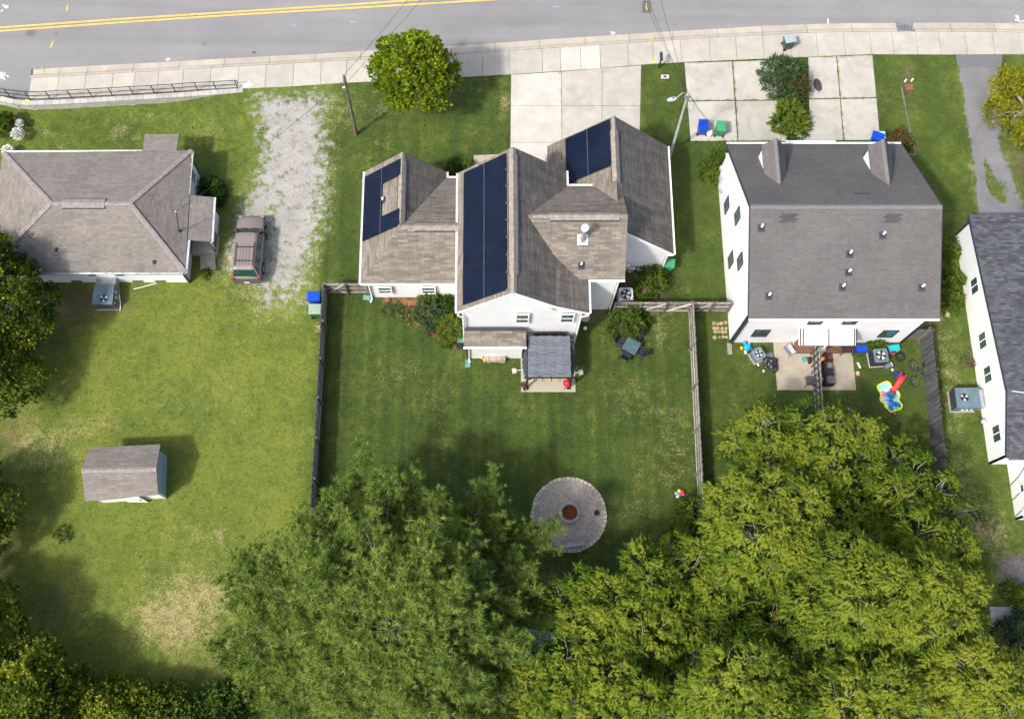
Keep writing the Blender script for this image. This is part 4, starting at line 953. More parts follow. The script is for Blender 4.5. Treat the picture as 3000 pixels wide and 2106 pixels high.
ridge(r3, Vector(P3(rW,zr3))-O3, Vector(P3(rE,zr3))-O3, slope=(0.36,0.36), w=0.32, mat=RL); ridge(r3, Vector((-26.0,28.1,zr3+0.01))-O3, Vector((-23.4,28.1,zr3+0.01))-O3, slope=(0.36,0.36), w=0.6, mat=RL, name='ridge_vent', vent=True)
def wr(pts, n, mat=WHITE_SIDING2): return wallplate(H3, w3(*pts), n, mat)
wr([(-30.5,24.5,-0.4),(-18.98,24.5,-0.4),(-18.98,24.5,2.5),(-30.5,24.5,2.5)], (0,-1,0)); wr([(-18.98,24.5,-0.4),(-18.98,32.2,-0.8),(-18.98,32.2,2.5),(-18.98,24.5,2.5)], (1,0,0)); wr([(-30.5,32.2,-0.9),(-18.98,32.2,-0.9),(-18.98,32.2,2.5),(-30.5,32.2,2.5)], (0,1,0)); wr([(-30.5,24.5,-0.4),(-30.5,32.2,-0.9),(-30.5,32.2,2.5),(-30.5,24.5,2.5)], (-1,0,0))
wr([(-17.45,26.75,0),(-17.45,29.2,0),(-17.45,29.2,2.1),(-17.45,26.75,2.1)], (1,0,0)); wr([(-18.98,29.2,0),(-17.45,29.2,0),(-17.45,29.2,2.1),(-18.98,29.2,2.3)], (0,1,0))
m = MB(); m.box(-19.03-O3.x,24.44-O3.y,-0.2,-18.92-O3.x,24.54-O3.y,2.4); m.build('corner_board', DARK_TRIM, H3)
gutter(H3, Vector((-30.9,24.1,ze))-O3, Vector((-18.57,24.1,ze))-O3, STEEL); gutter(H3, Vector((-18.5,24.17,ze))-O3, Vector((-18.5,26.35,ze))-O3); gutter(H3, Vector((-18.8,29.45,ze))-O3, Vector((-18.8,32.5,ze))-O3); gutter(H3, Vector((-17.16,26.38,2.16))-O3, Vector((-17.22,29.42,2.16))-O3); gutter(H3, Vector((-30.9,32.47,ze))-O3, Vector((-22.05,32.52,ze))-O3)
# windows with shutters on the south wall, crawl-space vents
for px in (301,):
    x = g(px, 806, 1.8).x; window(H3, Vector((x,24.5,1.75))-O3, (1,0,0), (0,-1,0), 1.0, 0.75, WHITE)
    for sg in (-1,1): m = MB(); q = Vector((x+sg*0.85,24.47,1.75))-O3; m.box(q.x-0.22,q.y-0.04,q.z-0.5,q.x+0.22,q.y,q.z+0.5); m.build('shutter', DARK_TRIM, H3)
for px in (385,470,150):
    x = g(px,802,2.0).x; window(H3, Vector((x,24.5,2.0))-O3, (1,0,0), (0,-1,0), 0.5, 0.4, DARK_TRIM, GLASS_D, split='')
for px in (225,404,470):
    x = g(px,826,0.2).x; m = MB(); q = Vector((x,24.48,0.25))-O3; m.box(q.x-0.32,q.y-0.03,q.z-0.12,q.x+0.32,q.y,q.z+0.12); m.build('crawl_vent', plain('vent_mesh',(0.12,0.11,0.1),0.8), H3)
for x, z in ((-18.96,1.6),):
    window(H3, Vector((x,31.2,1.5))-O3, (0,1,0), (1,0,0), 0.8, 1.0, WHITE); window(H3, Vector((x,25.3,1.5))-O3, (0,1,0), (1,0,0), 0.6, 0.8, WHITE)
# side stoop, steps, railing
m = MB(); m.box(-18.9-O3.x,26.3-O3.y,-0.1,-17.3-O3.x,27.6-O3.y,0.5); st = m.build('stoop', CONC_GREY, H3)
for k in range(3): m = MB(); m.box(-18.35-O3.x,25.35+0.3*k-O3.y,-0.1,-17.4-O3.x,25.65+0.3*k-O3.y,0.13+0.13*k); m.build('step', CONC_PATIO, st)
m = MB(); 
for y in (26.35,26.75): m.bar(Vector((-17.35,y,0.5))-O3, Vector((-17.35,y,1.4))-O3, 0.05, 0.05)
for z in (1.4,0.95,0.6): m.bar(Vector((-17.35,26.35,z))-O3, Vector((-17.35,27.6,z))-O3, 0.04, 0.04)
m.bar(Vector((-17.35,26.35,1.4))-O3, Vector((-17.35,25.5,0.9))-O3, 0.04, 0.04)
m.build('stoop_railing', BLACK, st)
# roof mast, vents
nE3 = pnormal(P3(SE,ze),P3(NE,ze),P3(rE,zr3)); q = gplane(525,677,P3(SE,ze),nE3); 
MAST = Vector((g(515.5,620,zrow(q.y,620)).x, q.y, zrow(q.y,620)))
m = MB(); m.tube([q-O3, MAST-O3], 0.035, 8); ms = m.build('service_mast', RUST, H3); m = MB(); m.ball(MAST-O3, 0.09); m.build('weather_head', STEEL, ms); m = MB(); m.tube([q-O3-Vector((0,0,0.05)), q-O3+Vector((0,0,0.1))], [0.14,0.07], 10); m.build('boot', DARK_TRIM, ms)
nS3 = pnormal(P3(SW,ze),P3(SE,ze),P3(rE,zr3))
for px, py in ((452,768),(164,731)):
    q = gplane(px,py,P3(SW,ze),nS3)-O3; m = MB(); m.tube([q-Vector((0,0,0.05)), q+Vector((0,0,0.12))], [0.14,0.1], 10); m.build('roof_vent', DARK_TRIM, H3)

# ---------------------------------------------------------------- garden shed
sp = [Vector((-19.24,10.66,0)),Vector((-23.05,10.36,0)),Vector((-23.2,13.0,0)),Vector((-19.38,13.2,0))]
H4 = thing('garden_shed', 'small shed with grey shingle gable roof in the sunny western lawn', 'shed', (-21.2,11.8,0)); O4 = Vector((-21.2,11.8,0))
zsh, zrh = 2.0, 2.72
rS = [Vector((-23.28,10.12,zsh)),Vector((-19.09,10.53,zsh)),Vector((-19.1,11.9,zrh)),Vector((-23.42,11.8,zrh))]; rN = [Vector((-23.42,11.8,zrh)),Vector((-19.1,11.9,zrh)),Vector((-19.24,13.5,zsh)),Vector((-23.42,13.3,zsh))]
m = MB(); m.slab([p-O4 for p in rS],0.09); m.slab([p-O4 for p in rN],0.09); rs = m.build('roof_slope', SHINGLE_LEFT, H4)
ridge(rs, rS[3]-O4, rS[2]-O4, slope=(0.45,0.5), w=0.34, mat=RL)
BLUEW = siding('pale_blue_siding', (0.30,0.42,0.5), 0.22, True, 0.1)
def wsx(a, b, n, mat, gz=None):
    pts = [a-O4, b-O4, b-O4+Vector((0,0,zsh)), a-O4+Vector((0,0,zsh))]
    if gz: pts = [pts[0], pts[1], pts[2], (a+b)/2-O4+Vector((0,0,gz)), pts[3]]
    return wallplate(H4, pts, n, mat)
wsx(sp[1],sp[0],(0,-1,0),WHITE_VERT); wsx(sp[0],sp[3],(1,0,0),BLUEW,zrh-0.1); wsx(sp[3],sp[2],(0,1,0),BLUEW); wsx(sp[2],sp[1],(-1,0,0),BLUEW,zrh-0.1)
m = MB(); a = sp[1]-O4+Vector((1.6,0.08,0)); m.box(a.x,a.y-0.05,0.05,a.x+1.2,a.y-0.01,1.8); d = m.build('door', WHITE, H4); m = MB(); m.box(a.x+1.0,a.y-0.09,0.9,a.x+1.06,a.y-0.05,1.1); m.build('handle', BLACK, d)
m = MB(); m.box(sp[0].x-O4.x-0.05,sp[0].y-O4.y-0.06,0,sp[0].x-O4.x+0.04,sp[0].y-O4.y+0.03,1.95); m.build('corner_board', WHITE, H4)

# ---------------------------------------------------------------- eastern house
H5 = thing('house', 'white house with slate blue shingle roof at the eastern edge', 'house', (33,20,0)); O5 = Vector((33,20,0))
def w5(*p): return [Vector(q)-O5 for q in p]
xW = 30.35; zn, zp, zs = 2.55, 3.92, 2.72; yn, yp, ys_ = 27.95, 16.2, 12.55; xe = 44.0; xo = 30.12
m = MB(); m.slab(w5((xo,yp,zp),(xe,yp,zp),(xe,yn+0.1,zn),(xo,yn+0.1,zn)),0.13); m.slab(w5((xo,ys_,zs),(xe,ys_,zs),(xe,yp,zp),(xo,yp,zp)),0.13); r5 = m.build('roof_slope', SHINGLE_DARK, H5)
ridge(r5, Vector((xo,yp,zp))-O5, Vector((xe,yp,zp))-O5, slope=(0.2,0.12), w=0.34, mat=plain('dark_ridge_shingle',(0.08,0.086,0.105),0.9,var=0.25,scale=4))
def wv_(pts, n, mat=WHITE_VERT): return wallplate(H5, w5(*pts), n, mat)
wv_([(xW,12.72,0),(xW,27.8,0),(xW,27.8,zn-0.05),(xW,yp,zp-0.12),(xW,12.72,zs-0.1)], (-1,0,0)); wv_([(xW,27.8,0),(43.5,27.8,0),(43.5,27.8,2.5),(xW,27.8,2.5)], (0,1,0)); wv_([(xW,12.72,0),(43.5,12.72,0),(43.5,12.72,2.6),(xW,12.72,2.6)], (0,-1,0))
m = MB(); m.bar(Vector((xo-0.02,yn+0.1,zn-0.08))-O5, Vector((xo-0.02,yp,zp-0.08))-O5, 0.04, 0.17); m.bar(Vector((xo-0.02,yp,zp-0.08))-O5, Vector((xo-0.02,ys_,zs-0.08))-O5, 0.04, 0.17); m.build('rake_board', DARK_TRIM, H5)
m = MB(); m.box(xW-O5.x-0.04,27.74-O5.y,0,xW-O5.x+0.06,27.84-O5.y,2.5); m.build('corner_board', DARK_TRIM, H5)
for px, py in ((2856,838),(2881,997),(2906,1090),(2931,1265)):
    z = zcol(xW, px, py); y = g(px,py,z).y; window(H5, Vector((xW,y,1.55))-O5, (0,-1,0), (-1,0,0), 0.95, 0.95, WHITE, GLASS, split='v', trim=0.09)
# lower rear addition
q0 = g(2931,1362); q1 = g(2952,1522); xa = 31.45
wv_([(xa,q1.y,0),(xa,12.8,0),(xa,12.8,2.5),(xa,q1.y,2.4)], (-1,0,0)); wv_([(xa,q1.y,0),(43,q1.y,0),(43,q1.y,2.4),(xa,q1.y,2.4)], (0,-1,0))
m = MB(); m.slab(w5((xa-0.12,q1.y-0.15,2.42),(xe,q1.y-0.15,2.42),(xe,12.8,2.56),(xa-0.12,12.8,2.56)),0.1); m.slab(w5((30.2,12.4,2.74),(31.2,12.4,2.78),(31.2,14.2,3.42),(30.2,14.2,3.42)),0.05); m.build('rear_roof', SHINGLE_DARK, H5)
for y in (9.6, 11.0): window(H5, Vector((xa,y,1.4))-O5, (0,-1,0), (-1,0,0), 0.4, 0.4, WHITE, split='')
m = MB()
for y in (12.3, 11.4, 10.4): m.tube([Vector((xa-0.04,y,2.4))-O5, Vector((xa-0.06,y-0.6,1.2))-O5, Vector((xa-0.05,y-0.9,0.1))-O5], 0.02, 5)
m.build('wall_cable', BLACK, H5)
# metal-roofed lean-to under the southern trees
q = g(1540,1905,2.0); t = thing('metal_roof_shelter', 'corrugated pale blue metal roofed shelter half hidden under trees', 'shed', (q.x,q.y,0), R(-8))
s = S('corrugated_metal', 0.3, 0.5, 0.4); sp_ = s.n('ShaderNodeSeparateXYZ'); s.l(s.uv, sp_.inputs[0]); f = s.math('FRACT', s.math('MULTIPLY', sp_.outputs[0], 5.0)); s.bump(f, 0.8, 0.03); CORR = s.col(s.mix(s.rmap(f,0.3,0.5), (0.07,0.24,0.3), (0.5,0.6,0.64)))
m = MB()
for k in range(16):
    x0 = -1.5+k*0.19; m.add([(x0,-1.2,1.95),(x0+0.07,-1.2,2.02),(x0+0.19,-1.2,1.95),(x0,1.2,2.25),(x0+0.07,1.2,2.32),(x0+0.19,1.2,2.25)], [(0,1,4,3),(1,2,5,4)])
m.build('roof_sheet', CORR, t)
for x in (-1.4,1.4):
    for y in (-1.1,1.1): m = MB(); m.box(x-0.05,y-0.05,0,x+0.05,y+0.05,1.98); m.build('post', FENCE, t)

# ================================================================== FENCES
PICK = MB(); PICK.prism([(-0.068,-0.009),(0.068,-0.009),(0.068,0.009),(-0.068,0.009)], 0.04, 1.8); 
_pm = {}
def picket_mesh(mat, h):
    k = (mat.name, round(h,2))
    if k not in _pm:
        m = MB(); w = 0.066
        m.add([(-w,-0.009,0.04),(w,-0.009,0.04),(w,0.009,0.04),(-w,0.009,0.04),(-w,-0.009,h-0.05),(w,-0.009,h-0.05),(w,0.009,h-0.05),(-w,0.009,h-0.05),(-w*0.45,-0.009,h),(w*0.45,-0.009,h),(w*0.45,0.009,h),(-w*0.45,0.009,h)],
          [(3,2,1,0),(0,1,5,4),(1,2,6,5),(2,3,7,6),(3,0,4,7),(4,5,9,8),(5,6,10,9),(6,7,11,10),(7,4,8,11),(8,9,10,11)])
        _pm[k] = m.mesh('picket', mat)
    return _pm[k]
def fence(label, a, b, h=1.8, inner=1, posts=2.44, mat=FENCE, rail=FENCE_RAIL, style='board', gate=(), rails=(0.25,0.95,1.6), name='fence', skip_last=False, post_h=None):
    """board fence from a to b; inner = +1 puts posts and rails on the left of a>b, -1 on the right"""
    a = Vector((a[0],a[1],0)); b = Vector((b[0],b[1],0)); d = (b-a).normalized(); L = (b-a).length; rz = math.atan2(d.y,d.x); nn = Vector((-d.y,d.x,0))*inner
    t = thing(name, label, 'fence', a, rz)
    n = max(1, round(L/posts)); ph = post_h or h-0.02
    pm = MB(); pm.box(-0.05,-0.05,0,0.05,0.05,ph); pme = pm.mesh('post', mat)
    for k in range(n+1): 
        o = link('post', pme, t, (L*k/n, inner*0.1, 0)); o.rotation_euler = (random.uniform(-0.02,0.02), random.uniform(-0.015,0.015), 0)
    for k in range(n):
        for z in rails:
            m = MB(); m.box(L*k/n+0.01, inner*0.012, z-0.045, L*(k+1)/n-0.01, inner*0.05, z+0.045) if inner > 0 else m.box(L*k/n+0.01, -0.05, z-0.045, L*(k+1)/n-0.01, -0.012, z+0.045)
            m.build('rail', rail, t)
        if k in gate:
            m = MB(); x0, x1 = L*k/n+0.1, L*(k+1)/n-0.1; m.bar((x0,inner*0.07,rails[0]),(x1,inner*0.07,rails[-1]),0.03,0.09,(0,1,0)); m.build('gate_brace', rail, t)
    me = picket_mesh(mat, h); step = 0.138 if style == 'board' else 0.2
    if L/step > 298: step = L/298
    k = 0; x = 0.07
    while x < L:
        off = -inner*0.002 if style == 'board' else (-inner*0.03 if k % 2 else inner*0.085)
        o = link('picket', me, t, (x, off, random.uniform(-0.02,0.015))); o.rotation_euler = (random.uniform(-0.012,0.012), random.uniform(-0.012,0.012), 0); k += 1; x += step
    return t
zt_ = 1.8
c_nw = g(946,829,zt_); c_sw = g(907,1522,zt_)
fence('long board fence of grey wood between the western lawn and the centre lawn', c_sw, c_nw, inner=-1)
f_e = Vector((-7.5, 23.75, 0))
fence('short board fence with gate from the house corner to the bins', c_nw, (f_e.x, c_nw.y), inner=-1, gate=(0,), posts=1.35)
c_ne = g(2033,884,zt_); c_se = g(2072,1640,zt_)
fence('long board fence with pale rails along the east side of the centre lawn', c_se, c_ne, inner=1, mat=FENCE)
fence('short board fence with gate between the solar house and its eastern corner post', (7.95, c_ne.y), (c_ne.x, c_ne.y), inner=-1, gate=(1,2), posts=1.6)
fence('short gated board fence meeting the west wall of the tall white house', (c_ne.x+0.1, c_ne.y), (15.15, c_ne.y), inner=-1, gate=(0,), posts=1.0)
dv0 = Vector((g(2400,1012,1.75).x, 19.9, 0)); dv1 = g(2412,1215,1.75)
fence('shadowbox board fence dividing the two rear patios', dv0, (dv1.x, dv1.y), h=1.75, inner=1, style='shadow', mat=wood('silver_grey_fence_wood',(0.035,0.036,0.04),(0.15,0.148,0.145)), posts=2.2)
ef0 = g(2731,965,1.9); ef1 = g(2782,1440,1.9)
fence('dark weathered board fence between the toy lawn and the eastern house', ef0, (ef1.x, ef1.y), h=1.9, inner=1, mat=FENCE_DARK, rail=FENCE_DARK, style='board')
fence('stub of board fence behind the rear corner of the tall white house', (26.05, ef0.y+0.02), (ef0.x-0.05, ef0.y+0.02), h=1.85, inner=1, mat=FENCE, posts=1.2)

# ================================================================== STREET FURNITURE
def wire(name, label, pts, r=0.011, sag=0.0, mat=BLACK):
    a, b = Vector(pts[0]), Vector(pts[1]); P = []
    for k in range(13): t = k/12; p = a+(b-a)*t; p.z -= sag*4*t*(1-t); P.append(p)
    m = MB(); m.tube(P, r, 5); return tag(m.build(name, mat), label, 'wire')
up = g(1043,395); ztop = zrow(up.y, 221); UT = Vector((g(1007,221,ztop).x, up.y, ztop))
t = thing('utility_pole', 'weathered wooden utility pole leaning in the lawn beside the maple', 'pole', up)
m = MB(); m.tube([(0,0,-0.2),(UT.x-up.x,UT.y-up.y,ztop)], [0.12,0.085], 10); m.build('shaft', POLEWOOD, t)
m = MB(); m.tube([(0,0,0),((UT.x-up.x)*0.12,(UT.y-up.y)*0.12,ztop*0.12)], [0.135,0.125], 10); m.build('base_sleeve', plain('rusty_sleeve',(0.22,0.1,0.06),0.8,var=0.3), t)
m = MB(); q = Vector((UT.x-up.x,0,ztop-0.1)); m.tube([q+Vector((-0.05,0,-1.2)),q+Vector((-0.25,-0.05,-1.2))],0.05,8); m.build('insulator', WHITE, t)
m = MB(); m.tube([q, q+Vector((0,0,0.16))], 0.05, 8); m.build('pole_cap', STEEL, t)
n1 = g(1290,-10,ztop); n2 = g(1320,-10,ztop-1)
wire('overhead_wire', 'upper overhead wire from the wooden pole across the road', (UT, n1+Vector((2,6,0))), sag=0.3); wire('overhead_wire', 'lower overhead wire from the wooden pole across the road', (UT-Vector((0,0,0.9)), n2+Vector((2.5,6,0))), sag=0.3)
wire('service_wire', 'thin service wire from the wooden pole to the bungalow roof mast', (UT-Vector((0,0,0.5)), MAST), 0.013, 0.4)
sp0 = g(1964,455); zt2 = zrow(sp0.y, 275); ST = Vector((g(2016,275,zt2).x, sp0.y, zt2))
t = thing('street_lamp', 'pale metal street lamp pole with a cobra head lamp by the driveway', 'street lamp', sp0)
d = ST-sp0
m = MB(); m.tube([(0,0,-0.1), d], [0.1,0.07], 10); m.build('pole', plain('pale_pole',(0.36,0.37,0.37),0.6,var=0.12), t)
hd = g(1969,291,zt2+0.1)-sp0; hd.z = zt2+0.1
m = MB(); m.tube([d+Vector((0,0,-0.4)), d+Vector((-0.15,0,0.05)), (d+hd)*0.5+Vector((0.1,0.08,0.25)), hd+Vector((0.25,0.02,0.06))], 0.035, 8); m.build('lamp_arm', STEEL, t)
m = MB(); m.ball((0,0,0),0.17,0.5,12,8); me = m.mesh('lamp_head', PALE_GREY, True); o = link('lamp_head', me, t, hd); o.scale = (1.9,0.85,0.9); o.rotation_euler = (0,0,0.25)
m = MB(); m.cyl((hd.x+0.05,hd.y),0.045,hd.z+0.05,hd.z+0.13,8); m.build('photocell', BLACK, t)
m = MB(); m.box(d.x-0.12,d.y-0.1,d.z-0.5,d.x+0.16,d.y+0.1,d.z-0.1); m.tube([d+Vector((0.1,0.1,-0.2)), d+Vector((0.55,-0.2,-0.7)), d+Vector((0.4,-0.4,-1.5)), d+Vector((0.05,-0.1,-1.0))],0.02,5); m.build('cable_bracket', STEEL, t)
for k, (a, b, lb) in enumerate((((1919,60),0.1,'left of three overhead wires running north from the street lamp'),((1931,60),0.25,'middle of three overhead wires running north from the street lamp'),((1955,60),0.0,'right of three overhead wires running north from the street lamp'))):
    e = g(a[0],a[1],zt2-b); dirn = (e-ST); wire('overhead_wire', lb, (ST-Vector((0,0,b)), ST+dirn*1.9-Vector((0,0,b))), sag=0.2)
wire('service_wire', 'service wire from the street lamp down to the tall white house', (ST, (15.18,31.9,4.2)), 0.014, 0.25)
wire('service_wire', 'white insulated wire over the eastern house roof', (g(2965,1145,4.1), g(3080,1160,4.6)), 0.02, 0.02, WHITE)
# mailbox
p = g(1930,199); t = thing('mailbox', 'black mailbox on a post at the edge of the pavement', 'mailbox', p)
m = MB(); m.bar((0,0,0),(0.02,0.05,1.05),0.1,0.1); m.build('post', BLACK, t)
m = MB(); 
pr = [(-0.09,0),(0.09,0),(0.09,0.12),(0.06,0.19),(0,0.22),(-0.06,0.19),(-0.09,0.12)]
m.add([(x,-0.15,1.05+z) for x,z in pr]+[(x,0.42,1.05+z) for x,z in pr], [(i,(i+1)%7,7+(i+1)%7,7+i) for i in range(7)]+[tuple(range(6,-1,-1)),tuple(range(7,14))]); m.build('box', plain('dark_box',(0.03,0.035,0.045),0.4), t)
m = MB(); m.box(0.09,0.2,1.12,0.1,0.24,1.34); m.build('flag', PLASTIC_RED, t)
p = g(1948,226); t = thing('water_meter_cover', 'pale concrete water meter cover in the grass beside the driveway', 'cover', p)
m = MB(); m.box(-0.27,-0.15,-0.02,0.27,0.15,0.035); m.build('frame', CONC_NEW, t); m = MB(); m.box(-0.1,-0.07,0.035,0.1,0.07,0.04); m.build('lid', BLACK, t)

# ================================================================== BINS
def bin_(label, px, py, rz, body, lid, z=0.0, h=1.02, name='wheelie_bin', w=0.6, d=0.7):
    p = g(px,py,z); t = thing(name, label, 'bin', p, rz)
    m = MB(); m.frus((0,0.02),(w*0.76,d*0.72),(w*0.95,d*0.93),0.06,h-0.09); m.frus((0,0.02),(w,d),(w*1.02,d*1.02),h-0.09,h-0.03); m.build('body', body, t)
    m = MB(); W, D = w*0.53, d*0.55
    m.add([(-W,-D,h-0.03),(W,-D,h-0.03),(W,D,h-0.03),(-W,D,h-0.03),(-W*0.86,-D*0.88,h+0.05),(W*0.86,-D*0.88,h+0.05),(W*0.9,D*0.92,h+0.02),(-W*0.9,D*0.92,h+0.02)], [(4,5,6,7),(0,1,5,4),(1,2,6,5),(2,3,7,6),(3,0,4,7)])
    m.box(-W*0.6,-D*0.55,h+0.02,W*0.6,D*0.5,h+0.062); m.build('lid', lid, t)
    m = MB(); m.bar((-W*0.7,D+0.06,h-0.03),(W*0.7,D+0.06,h-0.03),0.035,0.035); m.bar((-W*0.7,D-0.05,h-0.05),(-W*0.7,D+0.06,h-0.03),0.04,0.04); m.bar((W*0.7,D-0.05,h-0.05),(W*0.7,D+0.06,h-0.03),0.04,0.04); m.build('handle', body, t)
    for sx in (-1,1):
        m = MB(); m.tube([(sx*(w*0.42),d*0.36,0.11),(sx*(w*0.42+0.06),d*0.36,0.11)],0.11,12); m.build('wheel', RUBBER, t)
    return t
bin_('dark green wheeled bin with grey lid standing on the pavement', 2304,139, R(100), PLASTIC_DKGREEN, PLASTIC_GREYLID)
bin_('blue wheeled bin on the parking pad beside the bag of rubbish', 2053,387, R(180), PLASTIC_BLUE, PLASTIC_BLUE)
bin_('bright green wheeled bin on the parking pad, right of the blue one', 2104,391, R(178), PLASTIC_GREEN, PLASTIC_GREEN)
bin_('bright blue wheeled bin half behind the tall white house roof', 2556,421, R(250), PLASTIC_BLUE, PLASTIC_BLUE)
bin_('blue wheeled bin against the long western board fence', 927,884, R(90), PLASTIC_BLUE, PLASTIC_BLUE, w=0.62, d=0.74)
bin_('faded green wheeled bin beside the blue bin at the western fence', 930,921, R(90), PLASTIC_DKGREEN, PLASTIC_GREYGREEN, w=0.66, d=0.74)
bin_('green wheeled bin at the rear corner of the garage wing', 1953,788, R(80), PLASTIC_GREEN, PLASTIC_GREEN)
p = g(2577,408); t = thing('storage_box', 'small light blue box beside the blue bin and roses', 'box', p); m = MB(); m.box(-0.18,-0.25,0,0.18,0.25,0.5); m.build('tub', plain('pale_cyan',(0.3,0.6,0.66),0.5), t); m = MB(); m.box(-0.2,-0.27,0.5,0.2,0.27,0.55); m.build('lid', plain('pale_cyan_lid',(0.36,0.66,0.7),0.5), t)
p = g(2078,395); t = thing('rubbish_bag', 'white rubbish bag slumped between the blue and green bins', 'bag', p)
m = MB(); m.ball((0,0,0.2),0.24,0.9,12,8,0.2); m.build('sack', plain('white_bag',(0.6,0.59,0.56),0.5,var=0.2,scale=8), t, True); m = MB(); m.tube([(0,0,0.38),(0.03,0,0.5)],[0.06,0.1],8); m.build('knot', plain('bag_knot',(0.6,0.58,0.52),0.5), t)

# ================================================================== AIR CONDITIONERS
def fan(parent, c, r, z, blades=4, mat=PALE_GREY):
    f = MB(); f.cyl(c, r, z-0.05, z+0.004, 24); o = f.build('fan_well', BLACK, parent)
    m = MB(); m.torus((c[0],c[1],z+0.012), r, 0.018, 28, 6); m.build('fan_ring', GREY_STEEL, o)
    for k in range(blades):
        a = 2*math.pi*k/blades+0.5; m = MB(); w = 0.42
        P = [(c[0]+r*0.2*math.cos(a-w*0.5),c[1]+r*0.2*math.sin(a-w*0.5),z+0.012),(c[0]+r*0.9*math.cos(a-w),c[1]+r*0.9*math.sin(a-w),z+0.01),(c[0]+r*0.9*math.cos(a+w),c[1]+r*0.9*math.sin(a+w),z+0.03),(c[0]+r*0.2*math.cos(a+w*0.5),c[1]+r*0.2*math.sin(a+w*0.5),z+0.024)]
        m.plate(P, (0,0,1), 0.006); m.build('fan_blade', mat, o)
    m = MB(); m.cyl(c, r*0.2, z, z+0.035, 12); m.build('fan_hub', BLACK, o)
    return o
def condenser(label, px, py, rz, w, h, body, top, z=0.0, big=0.4):
    p = g(px,py,h); p.z = 0; t = thing('air_conditioner', label, 'air conditioner', p, rz)
    m = MB(); m.box(-w/2-0.06,-w/2-0.06,0,w/2+0.06,w/2+0.06,0.07); m.build('plinth', CONC_GREY, t)
    m = MB(); k = 0.07; q = w/2; m.prism([(-q+k,-q),(q-k,-q),(q,-q+k),(q,q-k),(q-k,q),(-q+k,q),(-q,q-k),(-q,-q+k)], 0.07, h-0.03); cb = m.build('cabinet', body, t)
    for k2 in range(9):
        z0 = 0.12+k2*(h-0.2)/9; m = MB()
        m.box(-q-0.012,-q-0.012,z0,q+0.012,q+0.012,z0+0.02); m.build('louvre', body, cb)
    m = MB(); m.prism([(-q-0.02+k,-q-0.02),(q+0.02-k,-q-0.02),(q+0.02,-q-0.02+k),(q+0.02,q+0.02-k),(q+0.02-k,q+0.02),(-q-0.02+k,q+0.02),(-q-0.02,q+0.02-k),(-q-0.02,-q-0.02+k)], h-0.03, h); tp = m.build('top_panel', top, t)
    fan(t, (0,0), w*big, h+0.002)
    return t
condenser('pale grey round fan air conditioner behind the short fence', 1834,862, 0, 0.84, 0.8, PALE_GREY, plain('ac_top',(0.5,0.53,0.56),0.5))
condenser('small grey air conditioner turned askew behind the tall white house', 2223,1036, R(30), 0.66, 0.7, GREY_STEEL, plain('ac_top_blue',(0.16,0.21,0.23),0.5))
condenser('large air conditioner with black sides beside the coloured toys', 2581,1041, R(4), 0.84, 1.0, plain('black_cabinet',(0.025,0.03,0.033),0.6), GREY_STEEL)
def package_unit(label, cx, cy, sx, sy, h, fanpos, duct, louv):
    t = thing('packaged_air_conditioner', label, 'air conditioner', (cx,cy,0))
    m = MB(); m.box(-sx/2-0.05,-sy/2-0.05,0,sx/2+0.05,sy/2+0.05,0.08); m.build('plinth', CONC_GREY, t)
    m = MB(); m.box(-sx/2,-sy/2,0.08,sx/2,sy/2,h-0.03); cb = m.build('cabinet', GREY_STEEL, t)
    m = MB(); m.box(-sx/2-0.025,-sy/2-0.025,h-0.03,sx/2+0.025,sy/2+0.025,h); m.build('top_panel', plain('cabinet_top',(0.1,0.155,0.185),0.45,var=0.15), t)
    fan(t, fanpos, 0.27, h+0.003, 3)
    x0,y0,x1,y1,hh = duct; m = MB(); m.box(x0,y0,0.15,x1,y1,hh); m.build('duct_box', STEEL, t)
    for k in range(7):
        m = MB()
        if louv == 's': x = -sx/2+0.12+k*(sx-0.24)/6; m.box(x-0.03,-sy/2-0.012,0.2,x+0.03,-sy/2,h-0.12)
        else: y = -sy/2+0.12+k*(sy-0.24)/6; m.box(-sx/2-0.012,y-0.05,0.2,-sx/2,y+0.05,h-0.12)
        m.build('louvre', BLACK, cb)
    return t
c4 = g(302,862,1.05)
t = package_unit('dark blue grey air conditioner with silver duct behind the bungalow', c4.x, c4.y, 1.22, 1.3, 1.05, (0.08,-0.28), (-0.6,0.65,0.62,1.2,0.85), 's')
for k, (y, z) in enumerate(((-0.05,0.6),(0.25,0.75))): m = MB(); m.box(0.61,y-0.09,z-0.15,0.72,y+0.1,z+0.12); m.build('electrical_box', PALE_GREY, t)
m = MB(); m.tube([(0.8,0.2,0.5),(0.85,-0.3,0.25),(0.8,-0.75,0.05)],0.025,6); m.build('drain_pipe', WHITE, t); m = MB(); m.box(0.61,-0.5,0.55,0.66,-0.36,0.75); m.build('warning_label', PLASTIC_YEL, t)
c5 = g(2836,1165,1.05)
t = package_unit('long grey air conditioner against the wall of the eastern house', c5.x, c5.y, 1.4, 1.22, 1.05, (-0.22,0.02), (0.7,-0.55,1.0,0.55,0.95), 'w')
for k in range(3): m = MB(); m.box(-0.3+k*0.28,-0.7,0.35,-0.16+k*0.28,-0.61,0.6); m.build('electrical_box', PALE_GREY, t)
p = g(2872,1240); t = thing('gas_meter', 'small grey gas meter by the eastern house wall', 'meter', p); m = MB(); m.ball((0,0,0.45),0.16,1.0,10,6); m.build('meter_body', PALE_GREY, t); m = MB(); m.tube([(0.1,0,0.05),(0.12,0,0.75),(0.3,0,0.75)],0.025,6); m.build('pipe', PALE_GREY, t)

